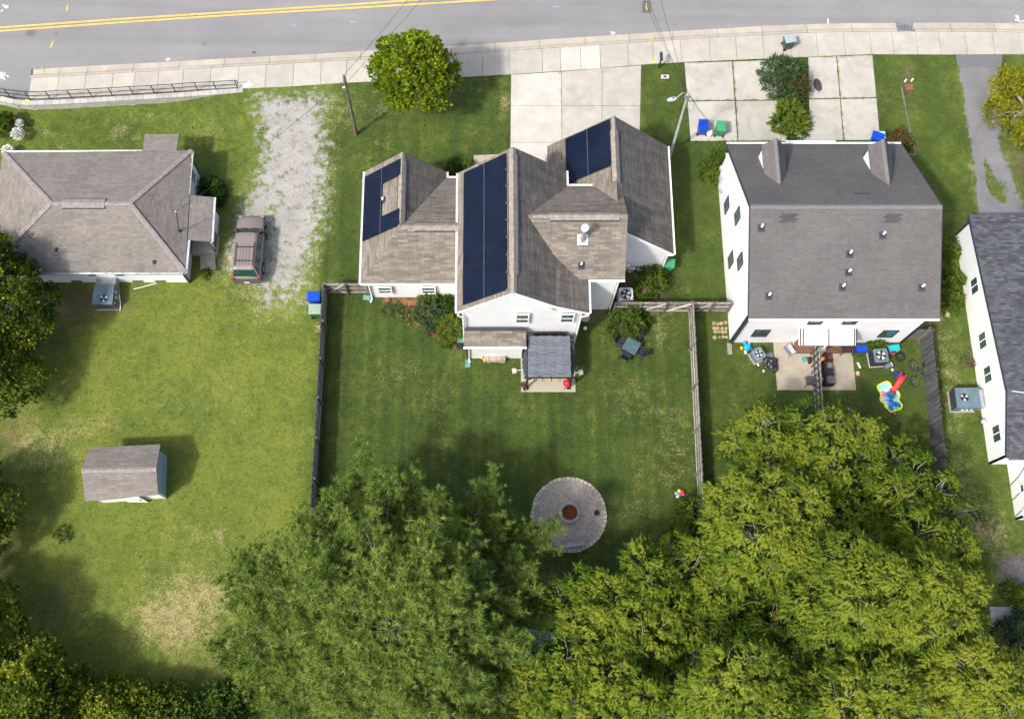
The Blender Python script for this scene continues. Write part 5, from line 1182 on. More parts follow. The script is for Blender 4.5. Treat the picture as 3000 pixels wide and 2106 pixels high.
# ================================================================== REAR PATIO OF THE SOLAR HOUSE
pa, pb = g(1526.5,1148.5), g(1686,1148)
m = MB(); m.box(pa.x,pa.y,-0.1,pb.x,20.40,0.05); tag(m.build('patio', CONC_PATIO), kind='structure')
gz = 2.25; L0, L1 = g(1546,1106,gz), g(1674,1106,gz); U0 = g(1548,987,gz); gx0, gx1, gy0, gy1 = L0.x, L1.x, L0.y, min(U0.y, 20.1)
GC = Vector(((gx0+gx1)/2,(gy0+gy1)/2,0.05)); t = thing('gazebo', 'dark metal pergola with a rippled grey fabric canopy over the patio', 'gazebo', GC)
hx, hy = (gx1-gx0)/2, (gy1-gy0)/2; gz -= 0.05
for sx in (-1,1):
    for sy in (-1,1):
        m = MB(); m.box(sx*hx-0.055,sy*hy-0.055,0,sx*hx+0.055,sy*hy+0.055,gz); m.box(sx*hx-0.12,sy*hy-0.12,0,sx*hx+0.12,sy*hy+0.12,0.03); m.build('post', BLACK, t)
        m = MB(); m.bar((sx*hx,sy*hy,gz-0.45),(sx*(hx-0.45),sy*hy,gz-0.04),0.05,0.05); m.build('brace', BLACK, t)
for sy in (-1,1): m = MB(); m.bar((-hx-0.22,sy*hy,gz-0.02),(hx+0.22,sy*hy,gz-0.02),0.07,0.12); m.build('beam', BLACK, t)
for sx in (-1,1): m = MB(); m.bar((sx*hx,-hy-0.15,gz-0.03),(sx*hx,hy+0.15,gz-0.03),0.06,0.1); m.build('beam', BLACK, t)
for k in range(5): x = -hx+(k+0.5)*2*hx/5+0.1; m = MB(); m.bar((x,-hy-0.25,gz+0.06),(x,hy+0.25,gz+0.06),0.04,0.05); m.build('rafter', BLACK, t)
FAB = S('grey_canopy_fabric', 0.8, 0.2); FAB.bump(FAB.noise(9,4,FAB.scaled(FAB.pos,0.6,2.2)),0.5,0.05); FAB = FAB.col(FAB.gain((0.12,0.135,0.16), FAB.rmap(FAB.noise(3,3),0.3,0.7,0.85,1.12)))
NX, NY = 36, 60; vs = []; fs = []; rr = random.Random(3); ph = [rr.uniform(0,6.3) for _ in range(40)]
for j in range(NY+1):
    v = j/NY; seg = (v*4) % 1.0; sag = -0.07*math.sin(math.pi*seg)
    for i in range(NX+1):
        u = i/NX; lap = 0.05*abs(math.sin(u*math.pi*5))
        wr_ = 0.022*math.sin(v*70+3*math.sin(u*7+ph[int(v*8)])+ph[int(u*6)])+0.018*math.sin(v*130+u*9+ph[10+int(u*9)])
        vs.append((-hx+0.03+u*(2*hx-0.06)+0.015*math.sin(v*25), -hy+0.02+v*(2*hy-0.04), gz+0.24+sag+wr_))
for j in range(NY):
    for i in range(NX): k = j*(NX+1)+i; fs.append((k,k+1,k+NX+2,k+NX+1))
m = MB(); m.add(vs, fs); cn = m.build('canopy', FAB, t, True)
for k in range(1,5): x = -hx+k*2*hx/5; m = MB(); m.tube([(x,-hy+2*hy*j/40,gz+0.25-0.07*math.sin(math.pi*((j/10)%1.0))) for j in range(41)],0.016,4); m.build('seam', plain('seam_cloth',(0.12,0.13,0.155),0.8), cn)
for sx in (-1,1):
    vs=[];fs=[]; A,B_=8,20
    for j in range(B_+1):
        v=j/B_
        for i in range(A+1):
            w=i/A; bul=(0.10+(0.26 if sx>0 else 0.18)*math.sin(math.pi*v))*w
            vs.append((sx*(hx+bul+0.02*math.sin(v*40)), -hy+0.1+v*(2*hy-0.2), gz+0.1-w*(0.9+0.3*math.sin(math.pi*v))))
    for j in range(B_):
        for i in range(A): k=j*(A+1)+i; fs.append((k,k+1,k+A+2,k+A+1))
    m=MB(); m.add(vs,fs); m.build('side_curtain', plain('dark_blue_grey_fabric',(0.045,0.06,0.08),0.8,var=0.2), t, True)
for k in range(7): m = MB(); x = -hx+0.3+k*(2*hx-0.6)/6; m.ball((x,-hy-0.06,gz-0.1),0.035,1,8,5); m.build('string_light', plain('bulb',(0.6,0.55,0.4),0.3), t)
p = g(1659,1131); t = thing('kettle_grill', 'red kettle barbecue grill under the front edge of the canopy', 'grill', (p.x,p.y,0.05))
m = MB(); m.ball((0,0,0.68),0.27,0.85,18,10); m.build('bowl', PLASTIC_RED, t, True); m = MB(); m.bar((-0.07,0,0.93),(0.07,0,0.93),0.03,0.03); m.build('lid_handle', BLACK, t)
for k in range(3): a = k*2.09; m = MB(); m.tube([(0.15*math.cos(a),0.15*math.sin(a),0.5),(0.3*math.cos(a),0.3*math.sin(a),0)],0.02,6); m.build('leg', BLACK, t)
for k, (px, py, lb, sz) in enumerate(((1530,1131,'rusty brown planter against the front gazebo post',0.3),(1537,1142,'smaller rusty pot at the patio edge',0.24))):
    p = g(px,py); t = thing('planter', lb, 'planter', (p.x,p.y,0.05)); m = MB(); m.tube([(0,0,0),(0,0,sz*1.3)],[sz*0.35,sz*0.5],12); m.build('pot', RUST, t); m = MB(); m.cyl((0,0),sz*0.42,sz*1.28,sz*1.32,12); m.build('soil', plain('potting_soil',(0.05,0.03,0.02),0.95), t)
for px, py, lb in ((1507,1087,'pale concrete tie-down block left of the patio'),(1702,1091,'pale concrete tie-down block right of the patio')):
    p = g(px,py); t = thing('tie_down_block', lb, 'block', p, random.uniform(-0.2,0.2)); m = MB(); m.frus((0,0),(0.3,0.34),(0.24,0.28),0,0.14); m.build('block', CONC_NEW, t); m = MB(); sgn = 1 if px < 1600 else -1; m.tube([(0,0,0.12),(sgn*0.6,0,0.1)],0.015,5); m.build('rope', WHITE, t)
# firewood
p = g(1448,1060); t = thing('firewood_stack', 'stack of pale split logs against the lean-to wall', 'firewood', (p.x,p.y+0.15,0))
for row in range(4):
    for k in range(11):
        x = -0.62+k*0.122+(0.05 if row%2 else 0)+random.uniform(-0.015,0.015); z = 0.09+row*0.125; r_ = random.uniform(0.055,0.07); m = MB(); L = random.uniform(0.42,0.5)
        sides = random.choice((3,4,5,6)); m.tube([(x,-L/2+random.uniform(-0.04,0.04),z),(x+random.uniform(-0.02,0.02),L/2,z)], r_, sides); m.build('log', LOGWOOD, t)
for sx in (-0.72,0.72): m = MB(); m.tube([(sx,0,0),(sx,0,0.6)],0.02,6); m.build('rack_end', BLACK, t)
m = MB(); m.box(-0.78,-0.1,0.3,-0.7,0.12,0.5); tag(m.build('kindling_caddy', PLASTIC_YEL, t))
# splash blocks and stones
for px, py, rz, lb in ((1073,873,1.4,'green plastic splash block at the west wing corner'),(1350,998,1.5,'green plastic splash block beside the flower bed'),(1370,1063,0,'green plastic splash block below the lean-to downspout'),(1790,925,0.2,'green plastic splash block under the tall corner downspout')):
    p = g(px,py); t = thing('splash_block', lb, 'splash block', p, rz); m = MB(); m.box(-0.14,-0.3,0,0.14,0.2,0.05); m.build('tray', plain('sage_plastic',(0.1,0.27,0.23),0.6,var=0.2), t)
    for sx in (-1,1): m = MB(); m.box(sx*0.14-0.015,-0.3,0.04,sx*0.14+0.015,0.2,0.09); m.build('lip', PLASTIC_GREYGREEN, t)
p = g(1715,934); t = thing('flagstone', 'pale flat stone near the rear corner of the solar house', 'stone', p); m = MB(); m.prism([(-0.28,-0.1),(-0.1,-0.22),(0.2,-0.16),(0.28,0.08),(0.05,0.24),(-0.2,0.16)],0,0.09); m.build('slab', CONC_NEW, t)
p = g(1714,963); t = thing('garden_ornament', 'small white garden ball in the grass by the house wall', 'ornament', p); m = MB(); m.ball((0,0,0.12),0.12,1,12,8); m.build('globe', WHITE, t, True); m = MB(); m.cyl((0,0),0.07,0,0.03,10); m.build('foot', WHITE, t)
p = g(1347,1017); t = thing('black_pot', 'round black pot beside the lean-to corner', 'pot', p); m = MB(); m.tube([(0,0,0),(0,0,0.26)],[0.13,0.18],14); m.build('pot', BLACK, t); m = MB(); m.torus((0,0,0.26),0.18,0.02,16,6); m.build('rim', BLACK, t)
# table and four chairs
tc = g(1850,1013,0.72); tc.z = 0; ang = R(-30)
t = thing('patio_table', 'square glass topped patio table standing askew on the grass', 'table', tc, ang)
m = MB(); m.box(-0.46,-0.46,0.69,0.46,0.46,0.705); s_ = S('frosted_glass_top',0.15,0.5); m.build('table_top', s_.col(s_.gain((0.06,0.105,0.12), s_.rmap(s_.noise(3,4),0.3,0.7,0.75,1.3))), t)
m = MB()
for a, b in (((-0.47,-0.47),(0.47,-0.47)),((0.47,-0.47),(0.47,0.47)),((0.47,0.47),(-0.47,0.47)),((-0.47,0.47),(-0.47,-0.47))): m.bar((*a,0.7),(*b,0.7),0.04,0.04)
m.build('rim', BLACK, t)
for sx in (-1,1):
    for sy in (-1,1): m = MB(); m.tube([(sx*0.42,sy*0.42,0),(sx*0.42,sy*0.42,0.69)],0.02,6); m.build('leg', BLACK, t)
def patio_chair(label, x, y, rz, seat=SLING, frame=BLACK, name='patio_chair', cat='chair', w=0.5, group=None):
    t = thing(name, label, cat, (x,y,0), rz, group)
    m = MB(); m.box(-w/2,-0.24,0.40,w/2,0.26,0.44); m.build('seat', seat, t)
    m = MB(); m.plate([(-w/2,-0.26,0.44),(w/2,-0.26,0.44),(w/2,-0.44,0.92),(-w/2,-0.44,0.92)],(0,1,0.4),0.02); m.build('backrest', seat, t)
    for sx in (-1,1):
        m = MB(); m.tube([(sx*(w/2+0.02),0.26,0),(sx*(w/2+0.02),0.26,0.62),(sx*(w/2+0.02),-0.3,0.62)],0.018,6); m.build('arm', frame, t)
        m = MB(); m.tube([(sx*(w/2+0.02),-0.3,0),(sx*(w/2+0.02),-0.26,0.44),(sx*(w/2+0.02),-0.46,0.96)],0.018,6); m.build('leg', frame, t)
    m = MB(); m.bar((-w/2,-0.46,0.95),(w/2,-0.46,0.95),0.03,0.03); m.build('top_bar', frame, t)
    return t
def rot(x, y, a): return x*math.cos(a)-y*math.sin(a), x*math.sin(a)+y*math.cos(a)
for k, (dx, dy, rz, lb) in enumerate(((0,0.62,math.pi,'black patio chair on the far left side of the glass table'),(0.62,0,math.pi/2,'black patio chair on the right side of the glass table'),(0,-0.62,0,'black patio chair on the near right side of the glass table'),(-0.62,0,-math.pi/2,'black patio chair on the near left side of the glass table'))):
    x, y = rot(dx, dy, ang); patio_chair(lb, tc.x+x, tc.y+y, ang+rz+random.uniform(-0.15,0.15), group='chairs round the glass table')

# ================================================================== FIRE PIT
fc_ = g(1667,1507); 
t = tag(empty('gravel_circle', fc_), kind='structure')
m = MB(); n = 64; m.add([(0,0,0.045)]+[(2.08*math.cos(2*math.pi*k/n),2.08*math.sin(2*math.pi*k/n),0.045) for k in range(n)], [(0,1+k,1+(k+1)%n) for k in range(n)])
s = S('pea_gravel',0.95,0.15); vo = s.n('ShaderNodeTexVoronoi'); vo.inputs['Scale'].default_value = 18; s.l(s.pos, vo.inputs['Vector']); c = s.mix(vo.outputs['Color'], (0.22,0.185,0.145), (0.5,0.44,0.37)); c = s.gain(c, s.rmap(s.noise(0.9,4),0.3,0.7,0.85,1.12)); s.bump(vo.outputs['Distance'],0.9,-0.03)
m.build('gravel', s.col(c), t)
N = 50
for k in range(N):
    a = 2*math.pi*(k+0.5)/N; w = 2*math.pi*2.16/N/2*0.93; q = random.uniform(-0.02,0.02); m = MB()
    m.add([(-w*0.9,-0.1,0),(w*0.9,-0.1,0),(w,0.1,0),(-w,0.1,0),(-w*0.86,-0.09,0.1),(w*0.86,-0.09,0.1),(w*0.96,0.09,0.1),(-w*0.96,0.09,0.1)], [(4,5,6,7),(0,1,5,4),(1,2,6,5),(2,3,7,6),(3,0,4,7)])
    o = m.build('edging_stone', STONE, t, loc=((2.16+q)*math.cos(a),(2.16+q)*math.sin(a),random.uniform(-0.01,0.01))); o.rotation_euler = (0,0,a-math.pi/2+random.uniform(-0.05,0.05))
f0 = g(1667.5,1503); t = thing('fire_pit', 'round stone fire pit filled with red lava rock', 'fire pit', (f0.x,f0.y,0.045))
for row in range(2):
    for k in range(18):
        a0 = 2*math.pi*(k+0.5*row)/18+0.012; a1 = 2*math.pi*(k+1+0.5*row)/18-0.012; m = MB()
        m.prism([(0.47*math.cos(a0),0.47*math.sin(a0)),(0.6*math.cos(a0),0.6*math.sin(a0)),(0.605*math.cos((a0+a1)/2),0.605*math.sin((a0+a1)/2)),(0.6*math.cos(a1),0.6*math.sin(a1)),(0.47*math.cos(a1),0.47*math.sin(a1)),(0.465*math.cos((a0+a1)/2),0.465*math.sin((a0+a1)/2))], row*0.15, row*0.15+0.145); m.build('ring_stone', BLOCK, t)
m = MB(); m.tube([(0,0,0),(0,0,0.34)],0.465,36,False); m.tube([(0,0,0.34),(0,0,0.0)],0.415,36,False)
for k in range(36):
    a0=2*math.pi*k/36;a1=2*math.pi*(k+1)/36; m.add([(0.415*math.cos(a0),0.415*math.sin(a0),0.34),(0.465*math.cos(a0),0.465*math.sin(a0),0.34),(0.465*math.cos(a1),0.465*math.sin(a1),0.34),(0.415*math.cos(a1),0.415*math.sin(a1),0.34)],[(0,1,2,3)])
m.build('steel_liner', plain('sooty_steel',(0.06,0.065,0.075),0.6), t)
m = MB(); m.cyl((0,0),0.41,0.0,0.2,30)
for k in range(60): a=random.uniform(0,6.3);q=0.38*math.sqrt(random.random()); m.ball((q*math.cos(a),q*math.sin(a),0.2),random.uniform(0.03,0.06),0.7,6,4,0.2)
tag(m.build('lava_rock', EMBER, t), kind='stuff')
p = g(1748,1503); t = thing('fire_bowl', 'small dark iron ring at the east edge of the gravel circle', 'bowl', (p.x,p.y,0.045)); m = MB(); m.torus((0,0,0.07),0.15,0.03,20,6); m.build('ring', RUST, t); m = MB(); m.cyl((0,0),0.14,0,0.05,16); m.build('base', BLACK, t)
p = g(1680,1590,0.42); t = thing('garden_bench', 'grey weathered plank bench at the edge of the gravel circle', 'bench', (p.x,p.y,0.045), R(9))
for k in range(3): m = MB(); m.box(-0.66,-0.2+k*0.135,0.38,0.66,-0.2+k*0.135+0.125,0.42); m.build('seat_plank', BENCHWOOD, t)
for sx in (-1,1):
    for sy in (-1,1): m = MB(); m.box(sx*0.55-0.04,sy*0.14-0.04,0,sx*0.55+0.04,sy*0.14+0.04,0.38); m.build('leg', BENCHWOOD, t)
m = MB(); m.box(-0.6,-0.03,0.2,0.6,0.03,0.28); m.build('stretcher', BENCHWOOD, t)
for dx, dy, r_, mt, lb in ((0.16,0.02,0.15,PLASTIC_RED,'red ball in the grass near the east fence'),(-0.02,0.14,0.11,PLASTIC_YEL,'yellow ball beside the red ball near the east fence'),(-0.03,-0.1,0.1,plain('violet_plastic',(0.2,0.16,0.6),0.4),'blue violet ball beside the red ball near the east fence'),(-0.2,0.0,0.1,PLASTIC_GREYLID,'pale grey ball left of the red ball near the east fence'),(-0.15,-0.2,0.08,WHITE,'small white ball below the grey ball near the east fence')):
    p = g(1991,1445); t = thing('toy_ball', lb, 'ball', (p.x+dx,p.y+dy,0), group='balls by the east fence'); m = MB(); m.ball((0,0,r_),r_,1,14,10); m.build('ball_skin', mt, t, True); m = MB(); m.torus((0,0,r_),r_*1.005,0.006,18,4); m.build('seam', WHITE, t)

# ================================================================== TWO REAR PATIOS OF THE TALL WHITE HOUSE
q0, q1 = g(2277,1143), g(2508,1143); xm = g(2401,1143).x
for a, b, nm in ((q0.x, xm-0.08, 'patio'), (xm+0.08, q1.x, 'patio')):
    m = MB(); m.box(a, q0.y, -0.1, b, 20.44, 0.05); tag(m.build(nm, CONC_PATIO), kind='structure')
def deck(label, x0, x1, y0, y1, h):
    t = thing('wooden_step', label, 'step', ((x0+x1)/2,(y0+y1)/2,0.05))
    n = round((y1-y0)/0.14); w = (x1-x0)/2; d = (y1-y0)/2
    for k in range(n): m = MB(); m.box(-w,-d+k*2*d/n+0.006,h-0.04,w,-d+(k+1)*2*d/n-0.006,h); m.build('plank', DECKWOOD, t)
    m = MB(); m.box(-w+0.04,-d+0.03,0,w-0.04,d-0.03,h-0.045); m.build('frame', DECKWOOD, t)
dA = g(2330,1034,0.25); deck('brown wooden step under the awning, west of the patio divider', g(2330,1034,0.25).x, g(2388,1034,0.25).x, dA.y, 20.4, 0.25)
deck('brown wooden step under the awning, east of the patio divider', g(2412,1034,0.25).x, g(2468,1034,0.25).x, dA.y, 20.4, 0.25)
# west patio
p = g(2314,1025,0.45); patio_chair('folding chair with white seat tilted on the west patio', p.x, p.y, R(-60), PALE_GREY, STEEL, 'folding_chair', w=0.62)
p = g(2328,1014); t = thing('plank_bundle', 'reddish brown wooden sled leaning by the west patio step', 'sled', (p.x,p.y,0.05), R(-30)); m = MB(); m.plate([(-0.12,-0.4,0.05),(0.14,-0.4,0.05),(0.1,0.4,0.5),(-0.06,0.42,0.5)],(0,-0.5,1),0.03); m.build('board', plain('red_brown_wood',(0.16,0.055,0.035),0.8,var=0.25), t); m = MB(); m.tube([(0,0.4,0),(0,0.4,0.5)],0.02,6); m.build('prop', DECKWOOD, t)
p = g(2373,1057); t = thing('soft_toy', 'brown plush toy lying on the west patio', 'toy', (p.x,p.y,0.05), 0.3); m = MB(); m.ball((0,0,0.12),0.2,0.6,12,8,0.12); m.build('plush_body', plain('brown_plush',(0.045,0.018,0.012),0.95,var=0.3,scale=14), t, True)
for a, r_ in ((0.6,0.1),(2.2,0.08),(3.9,0.09),(5.3,0.1)): m = MB(); m.ball((0.2*math.cos(a),0.2*math.sin(a),0.09),r_,0.7,10,6,0.1); m.build('limb', plain('brown_plush_limb',(0.05,0.02,0.014),0.95), t, True)
p = g(2364,1055); t = thing('toy_bucket', 'teal plastic bucket tipped over beside the brown plush toy', 'bucket', (p.x-0.1,p.y,0.05), 0.2); m = MB(); m.tube([(-0.18,0,0.12),(0.12,0,0.12)],[0.13,0.09],14); m.build('pail', PLASTIC_CYAN, t, True); m = MB(); m.torus((-0.18,0,0.12),0.13,0.015,18,5,'x'); m.build('rim', PLASTIC_CYAN, t)
p = g(2373,1117,0.4); patio_chair('dark wicker armchair facing west against the patio divider', p.x, p.y, R(90), plain('charcoal_cushion',(0.05,0.047,0.06),0.8), WICKER, 'armchair', w=0.5)
# east patio
p = g(2421,1048); m = MB(); w, d = 0.35, 0.28
pts = [(-w,-d),(w-0.15,-d),(w-0.04,-d+0.06),(w,-d+0.15),(w,d),(-w,d)]; m.prism(pts, 0, 0.015); o = m.build('door_mat', plain('maroon_mat',(0.12,0.045,0.05),0.95,var=0.15), None, loc=(p.x+0.05,p.y,0.05)); tag(o, 'maroon door mat on the east patio beside the divider', 'mat')
def sofa(label, px, py, L, W, cush, name='outdoor_sofa'):
    p = g(px,py,0.3); t = thing(name, label, 'sofa', (p.x,p.y,0.05)); m = MB(); m.box(-W/2,-L/2,0.02,W/2,L/2,0.25); m.build('base', WICKER, t)
    m = MB(); m.box(-W/2+0.05,-L/2+0.05,0.25,W/2,L/2-0.05,0.38); m.build('cushion', cush, t); m = MB(); m.box(-W/2-0.08,-L/2,0.02,-W/2+0.04,L/2,0.62); m.build('backrest', WICKER, t)
    for sy in (-1,1): m = MB(); m.box(-W/2,sy*(L/2-0.04)-0.04,0.02,W/2,sy*(L/2-0.04)+0.04,0.5); m.build('arm', WICKER, t)
sofa('grey cushioned outdoor armchair beside the maroon mat on the east patio', 2424,1073, 0.56, 0.5, CUSHION, 'outdoor_armchair')
sofa('low armchair with navy cushion between the two grey ones', 2427,1092, 0.32, 0.52, PLASTIC_NAVY, 'outdoor_armchair')
sofa('grey cushioned outdoor armchair at the south end of the east patio', 2428,1114, 0.66, 0.56, CUSHION, 'outdoor_armchair')
p = g(2486,1023,0.6); t = thing('side_table', 'dark brown table under the east end of the awning', 'table', (p.x,p.y,0.05)); m = MB(); m.box(-0.4,-0.26,0.56,0.4,0.26,0.6); m.build('table_top', plain('dark_brown',(0.035,0.022,0.025),0.5), t)
for sx in (-1,1):
    for sy in (-1,1): m = MB(); m.box(sx*0.36-0.025,sy*0.22-0.025,0,sx*0.36+0.025,sy*0.22+0.025,0.56); m.build('leg', BLACK, t)
# things hung on the divider top
for k, (py, mt, lb) in enumerate(((1024,STEEL,'silver wire basket hung on the top of the patio divider'),(1051,PLASTIC_ORANGE,'orange toy hung on the top of the patio divider'))):
    p = g(2408,py,1.7); t = thing('hanging_toy' if k else 'wire_basket', lb, 'toy' if k else 'basket', (p.x+0.05,p.y,1.55)); m = MB(); (m.ball((0,0,0.12),0.1,0.7,10,6) if k else m.frus((0,0),(0.25,0.2),(0.32,0.26),0,0.2)); m.build('bulk', mt, t); m = MB(); m.torus((0,0,0.22),0.09,0.012,14,5); m.build('loop', mt, t)
# west rear: toy, black bag
p = g(2186,1021); t = thing('ride_on_toy', 'bright blue ride-on toy with yellow parts by the rear wall', 'toy', p, 0.4)
m = MB(); m.ball((0,0,0.28),0.26,0.8,14,9,0.06); m.build('shell', PLASTIC_SKY, t, True); m = MB(); m.ball((-0.05,0.3,0.35),0.13,1,10,7); m.build('head', PLASTIC_SKY, t, True)
for x, y, mt in ((-0.3,0.12,PLASTIC_YEL),(0.26,0.16,WHITE),(-0.2,-0.22,WHITE),(0.24,-0.15,PLASTIC_SKY)): m = MB(); m.tube([(x-0.04,y,0.12),(x+0.04,y,0.12)],0.12,12); m.build('wheel', mt, t)
m = MB(); m.tube([(0,-0.25,0.3),(0.08,-0.55,0.5)],0.025,6); m.build('push_bar', BLACK, t)
p = g(2258,1069); t = thing('rubbish_heap', 'heap of black plastic rubbish bags beside the small air conditioner', 'bags', p)
for x, y, r_ in ((0,0,0.36),(-0.22,0.25,0.26),(0.12,-0.28,0.28),(0.18,0.2,0.24),(-0.28,-0.02,0.2)): m = MB(); m.ball((x,y,r_*0.55),r_,0.75,14,9,0.16); m.build('black_bag', BAGMAT, t)
p = g(2255,1046); t = thing('grey_tarp', 'crumpled grey plastic sheet beside the black bags', 'sheet', p); m = MB(); m.ball((0,0.05,0.06),0.28,0.35,12,6,0.2); m.build('sheet', plain('grey_film',(0.12,0.13,0.14),0.4,var=0.3,scale=6), t); m = MB(); m.ball((0.15,-0.18,0.04),0.16,0.35,10,5,0.2); m.build('fold', plain('grey_film_fold',(0.15,0.16,0.17),0.4), t)
for px, py, lb in ((2221,1069,'scrap of white paper below the small air conditioner'),(2275,1067,'white plastic cup at the west patio edge'),(2237,1087,'tiny white wrapper in the grass below the black bags'),(2614,1083,'small white cup in the grass near the grey pail'),(2516,1070,'white plastic strip beside the east patio')):
    p = g(px,py); m = MB(); L = 0.16 if px != 2516 else 0.4; m.frus((0,0),(0.11,L),(0.08,L*0.8),0,0.06); o = m.build('litter', WHITE, None, loc=p, rz=random.uniform(-0.5,0.5)); tag(o, lb, 'litter')
p = g(2512,1094); m = MB(); m.prism([(-0.1,-0.13),(0.08,-0.15),(0.12,0.1),(-0.1,0.13)],0,0.07); tag(m.build('brick_scrap', plain('pinkish_brick',(0.4,0.29,0.22),0.9), None, loc=p), 'pale pinkish paving brick beside the east patio', 'brick')
# stepping stones by the west wall
p0 = g(2110,965); t = thing('stepping_stones', 'patch of tan flat stones by the corner gate', 'stones', p0)
for k in range(16):
    r_ = random.uniform(0.08,0.16); x, y = (k%4)*0.24-0.36+random.uniform(-0.05,0.05), (k//4)*0.3-0.5+random.uniform(-0.05,0.05); m = MB()
    m.prism([(x+r_*random.uniform(0.8,1.1)*math.cos(a*math.pi/3.5),y+r_*random.uniform(0.8,1.1)*math.sin(a*math.pi/3.5)) for a in range(7)],0,0.03); m.build('stone', plain('tan_stone',(0.3,0.235,0.15),0.9,var=0.3) if k == 0 else bpy.data.materials['tan_stone'], t)
p = g(2137,1022); t = thing('wooden_ramp', 'pale plank ramp at the rear west corner of the tall white house', 'ramp', p)
for k in range(3): m = MB(); m.box(-0.14+k*0.1,-0.38,0,-0.05+k*0.1,0.38,0.06); m.build('plank', FENCE_RAIL, t)
# east rear: tub, toy slide table, pails, tyre, bike
p = g(2524,1021,0.3); t = thing('storage_tub', 'deep blue plastic tub by the rear wall beside the east patio', 'tub', (p.x,p.y,0)); m = MB()
m.frus((0,0),(0.72,0.36),(0.82,0.44),0,0.3); m.build('tub', PLASTIC_BLUE, t); m = MB(); m.frus((0,0),(0.86,0.48),(0.78,0.4),0.3,0.36); m.build('lid', PLASTIC_BLUE, t)
for x in (-0.2,0.2): m = MB(); m.box(x-0.03,-0.2,0.36,x+0.03,0.2,0.385); m.build('rib', PLASTIC_BLUE, t)
p = g(2619,1019,0.4); t = thing('play_table', 'turquoise plastic play table with orange and pink parts by the rear wall', 'toy', (p.x,p.y,0), R(8)); m = MB(); m.frus((0,0),(0.74,0.42),(0.7,0.38),0.36,0.46); m.build('top', PLASTIC_CYAN, t)
for sx in (-1,1):
    for sy in (-1,1): m = MB(); m.frus((sx*0.3,sy*0.17),(0.1,0.1),(0.07,0.07),0,0.36); m.build('leg', PLASTIC_CYAN if sx < 0 else PLASTIC_LIME, t)
for x, y, mt in ((-0.5,0.12,PLASTIC_PINK),(-0.55,-0.05,PLASTIC_ORANGE),(-0.35,0.2,PLASTIC_YEL)): m = MB(); m.ball((x,y,0.2),0.12,0.9,10,6); m.build('knob', mt, t, True)
p = g(2608,1037); t = thing('toy_scooter', 'magenta toy scooter lying between the air conditioner and the tyre', 'toy', p, R(-4)); m = MB(); m.box(-0.24,-0.05,0.03,0.2,0.05,0.12); m.build('deck', PLASTIC_PINK, t)
for x in (-0.22,0.2): m = MB(); m.tube([(x,-0.03,0.06),(x,0.03,0.06)],0.06,10); m.build('wheel', PLASTIC_ORANGE, t)
p = g(2635,1046); t = thing('old_tyre', 'old black tyre lying flat in the grass behind the tall white house', 'tyre', p); m = MB(); m.torus((0,0,0.09),0.25,0.075,26,8); m.build('tread', RUBBER, t, True); m = MB(); m.torus((0,0,0.13),0.2,0.02,22,5); m.build('bead', RUBBER, t, True)
p = g(2600,1073); t = thing('grey_pail', 'grey barrel lying tipped in the grass below the large air conditioner', 'barrel', p, R(25)); m = MB(); m.tube([(-0.3,0,0.17),(0.12,0,0.2)],[0.15,0.17],14); m.build('drum', GREY_STEEL, t); m = MB(); m.tube([(0.13,0,0.2),(0.2,0,0.2)],0.16,14); m.build('lid', PALE_GREY, t)
# bicycle lying by the fence
A, B_ = g(2673,1072), g(2677,1119); t = thing('bicycle', 'grey bicycle lying on its side by the dark weathered fence', 'bicycle', A); b_ = B_-A; tl = Vector((-0.12,0,0.25))
for q, nm in ((Vector((0,0,0.12)),'wheel'),(b_+Vector((0,0,0.1)),'wheel')):
    m = MB(); m.torus((0,0,0),0.31,0.028,28,8); me = m.mesh('wheel', RUBBER, True); o = link(nm, me, t, q); o.rotation_euler = (0.12,0.35,0)
    m = MB(); m.torus((0,0,0),0.275,0.012,28,5); m.cyl((0,0),0.035,-0.04,0.04,8)
    for k in range(8): a=k*math.pi/4; m.tube([(0,0,0),(0.27*math.cos(a),0.27*math.sin(a),0)],0.005,3)
    m.build('rim', STEEL, o)
s1, s2, hd_ = Vector((0.22,-0.38,0.3)), Vector((0.42,-0.06,0.36)), b_+Vector((0.32,0.32,0.32))
m = MB(); 
for a, b in ((Vector((0,0,0.12)),s1),(s1,s2),(s1,hd_),(s2,hd_),(Vector((0,0,0.14)),s2),(hd_,b_+Vector((0,0,0.1)))): m.tube([a,b],0.022,6)
m.build('frame', plain('silver_blue_paint',(0.12,0.13,0.15),0.3,0.5,0.4), t)
m = MB(); m.frus((s2.x+0.12,s2.y),(0.14,0.26),(0.08,0.2),s2.z,s2.z+0.07); m.build('saddle', BLACK, t); m = MB(); m.tube([hd_+Vector((0.0,0.1,0.05)),hd_+Vector((0.16,-0.02,0.1)),hd_+Vector((0.42,-0.04,0.3))],0.018,6); m.build('handlebar', BLACK, t)
m = MB(); m.cyl((s1.x,s1.y),0.09,s1.z-0.02,s1.z+0.02,14); m.build('crank', BLACK, t)
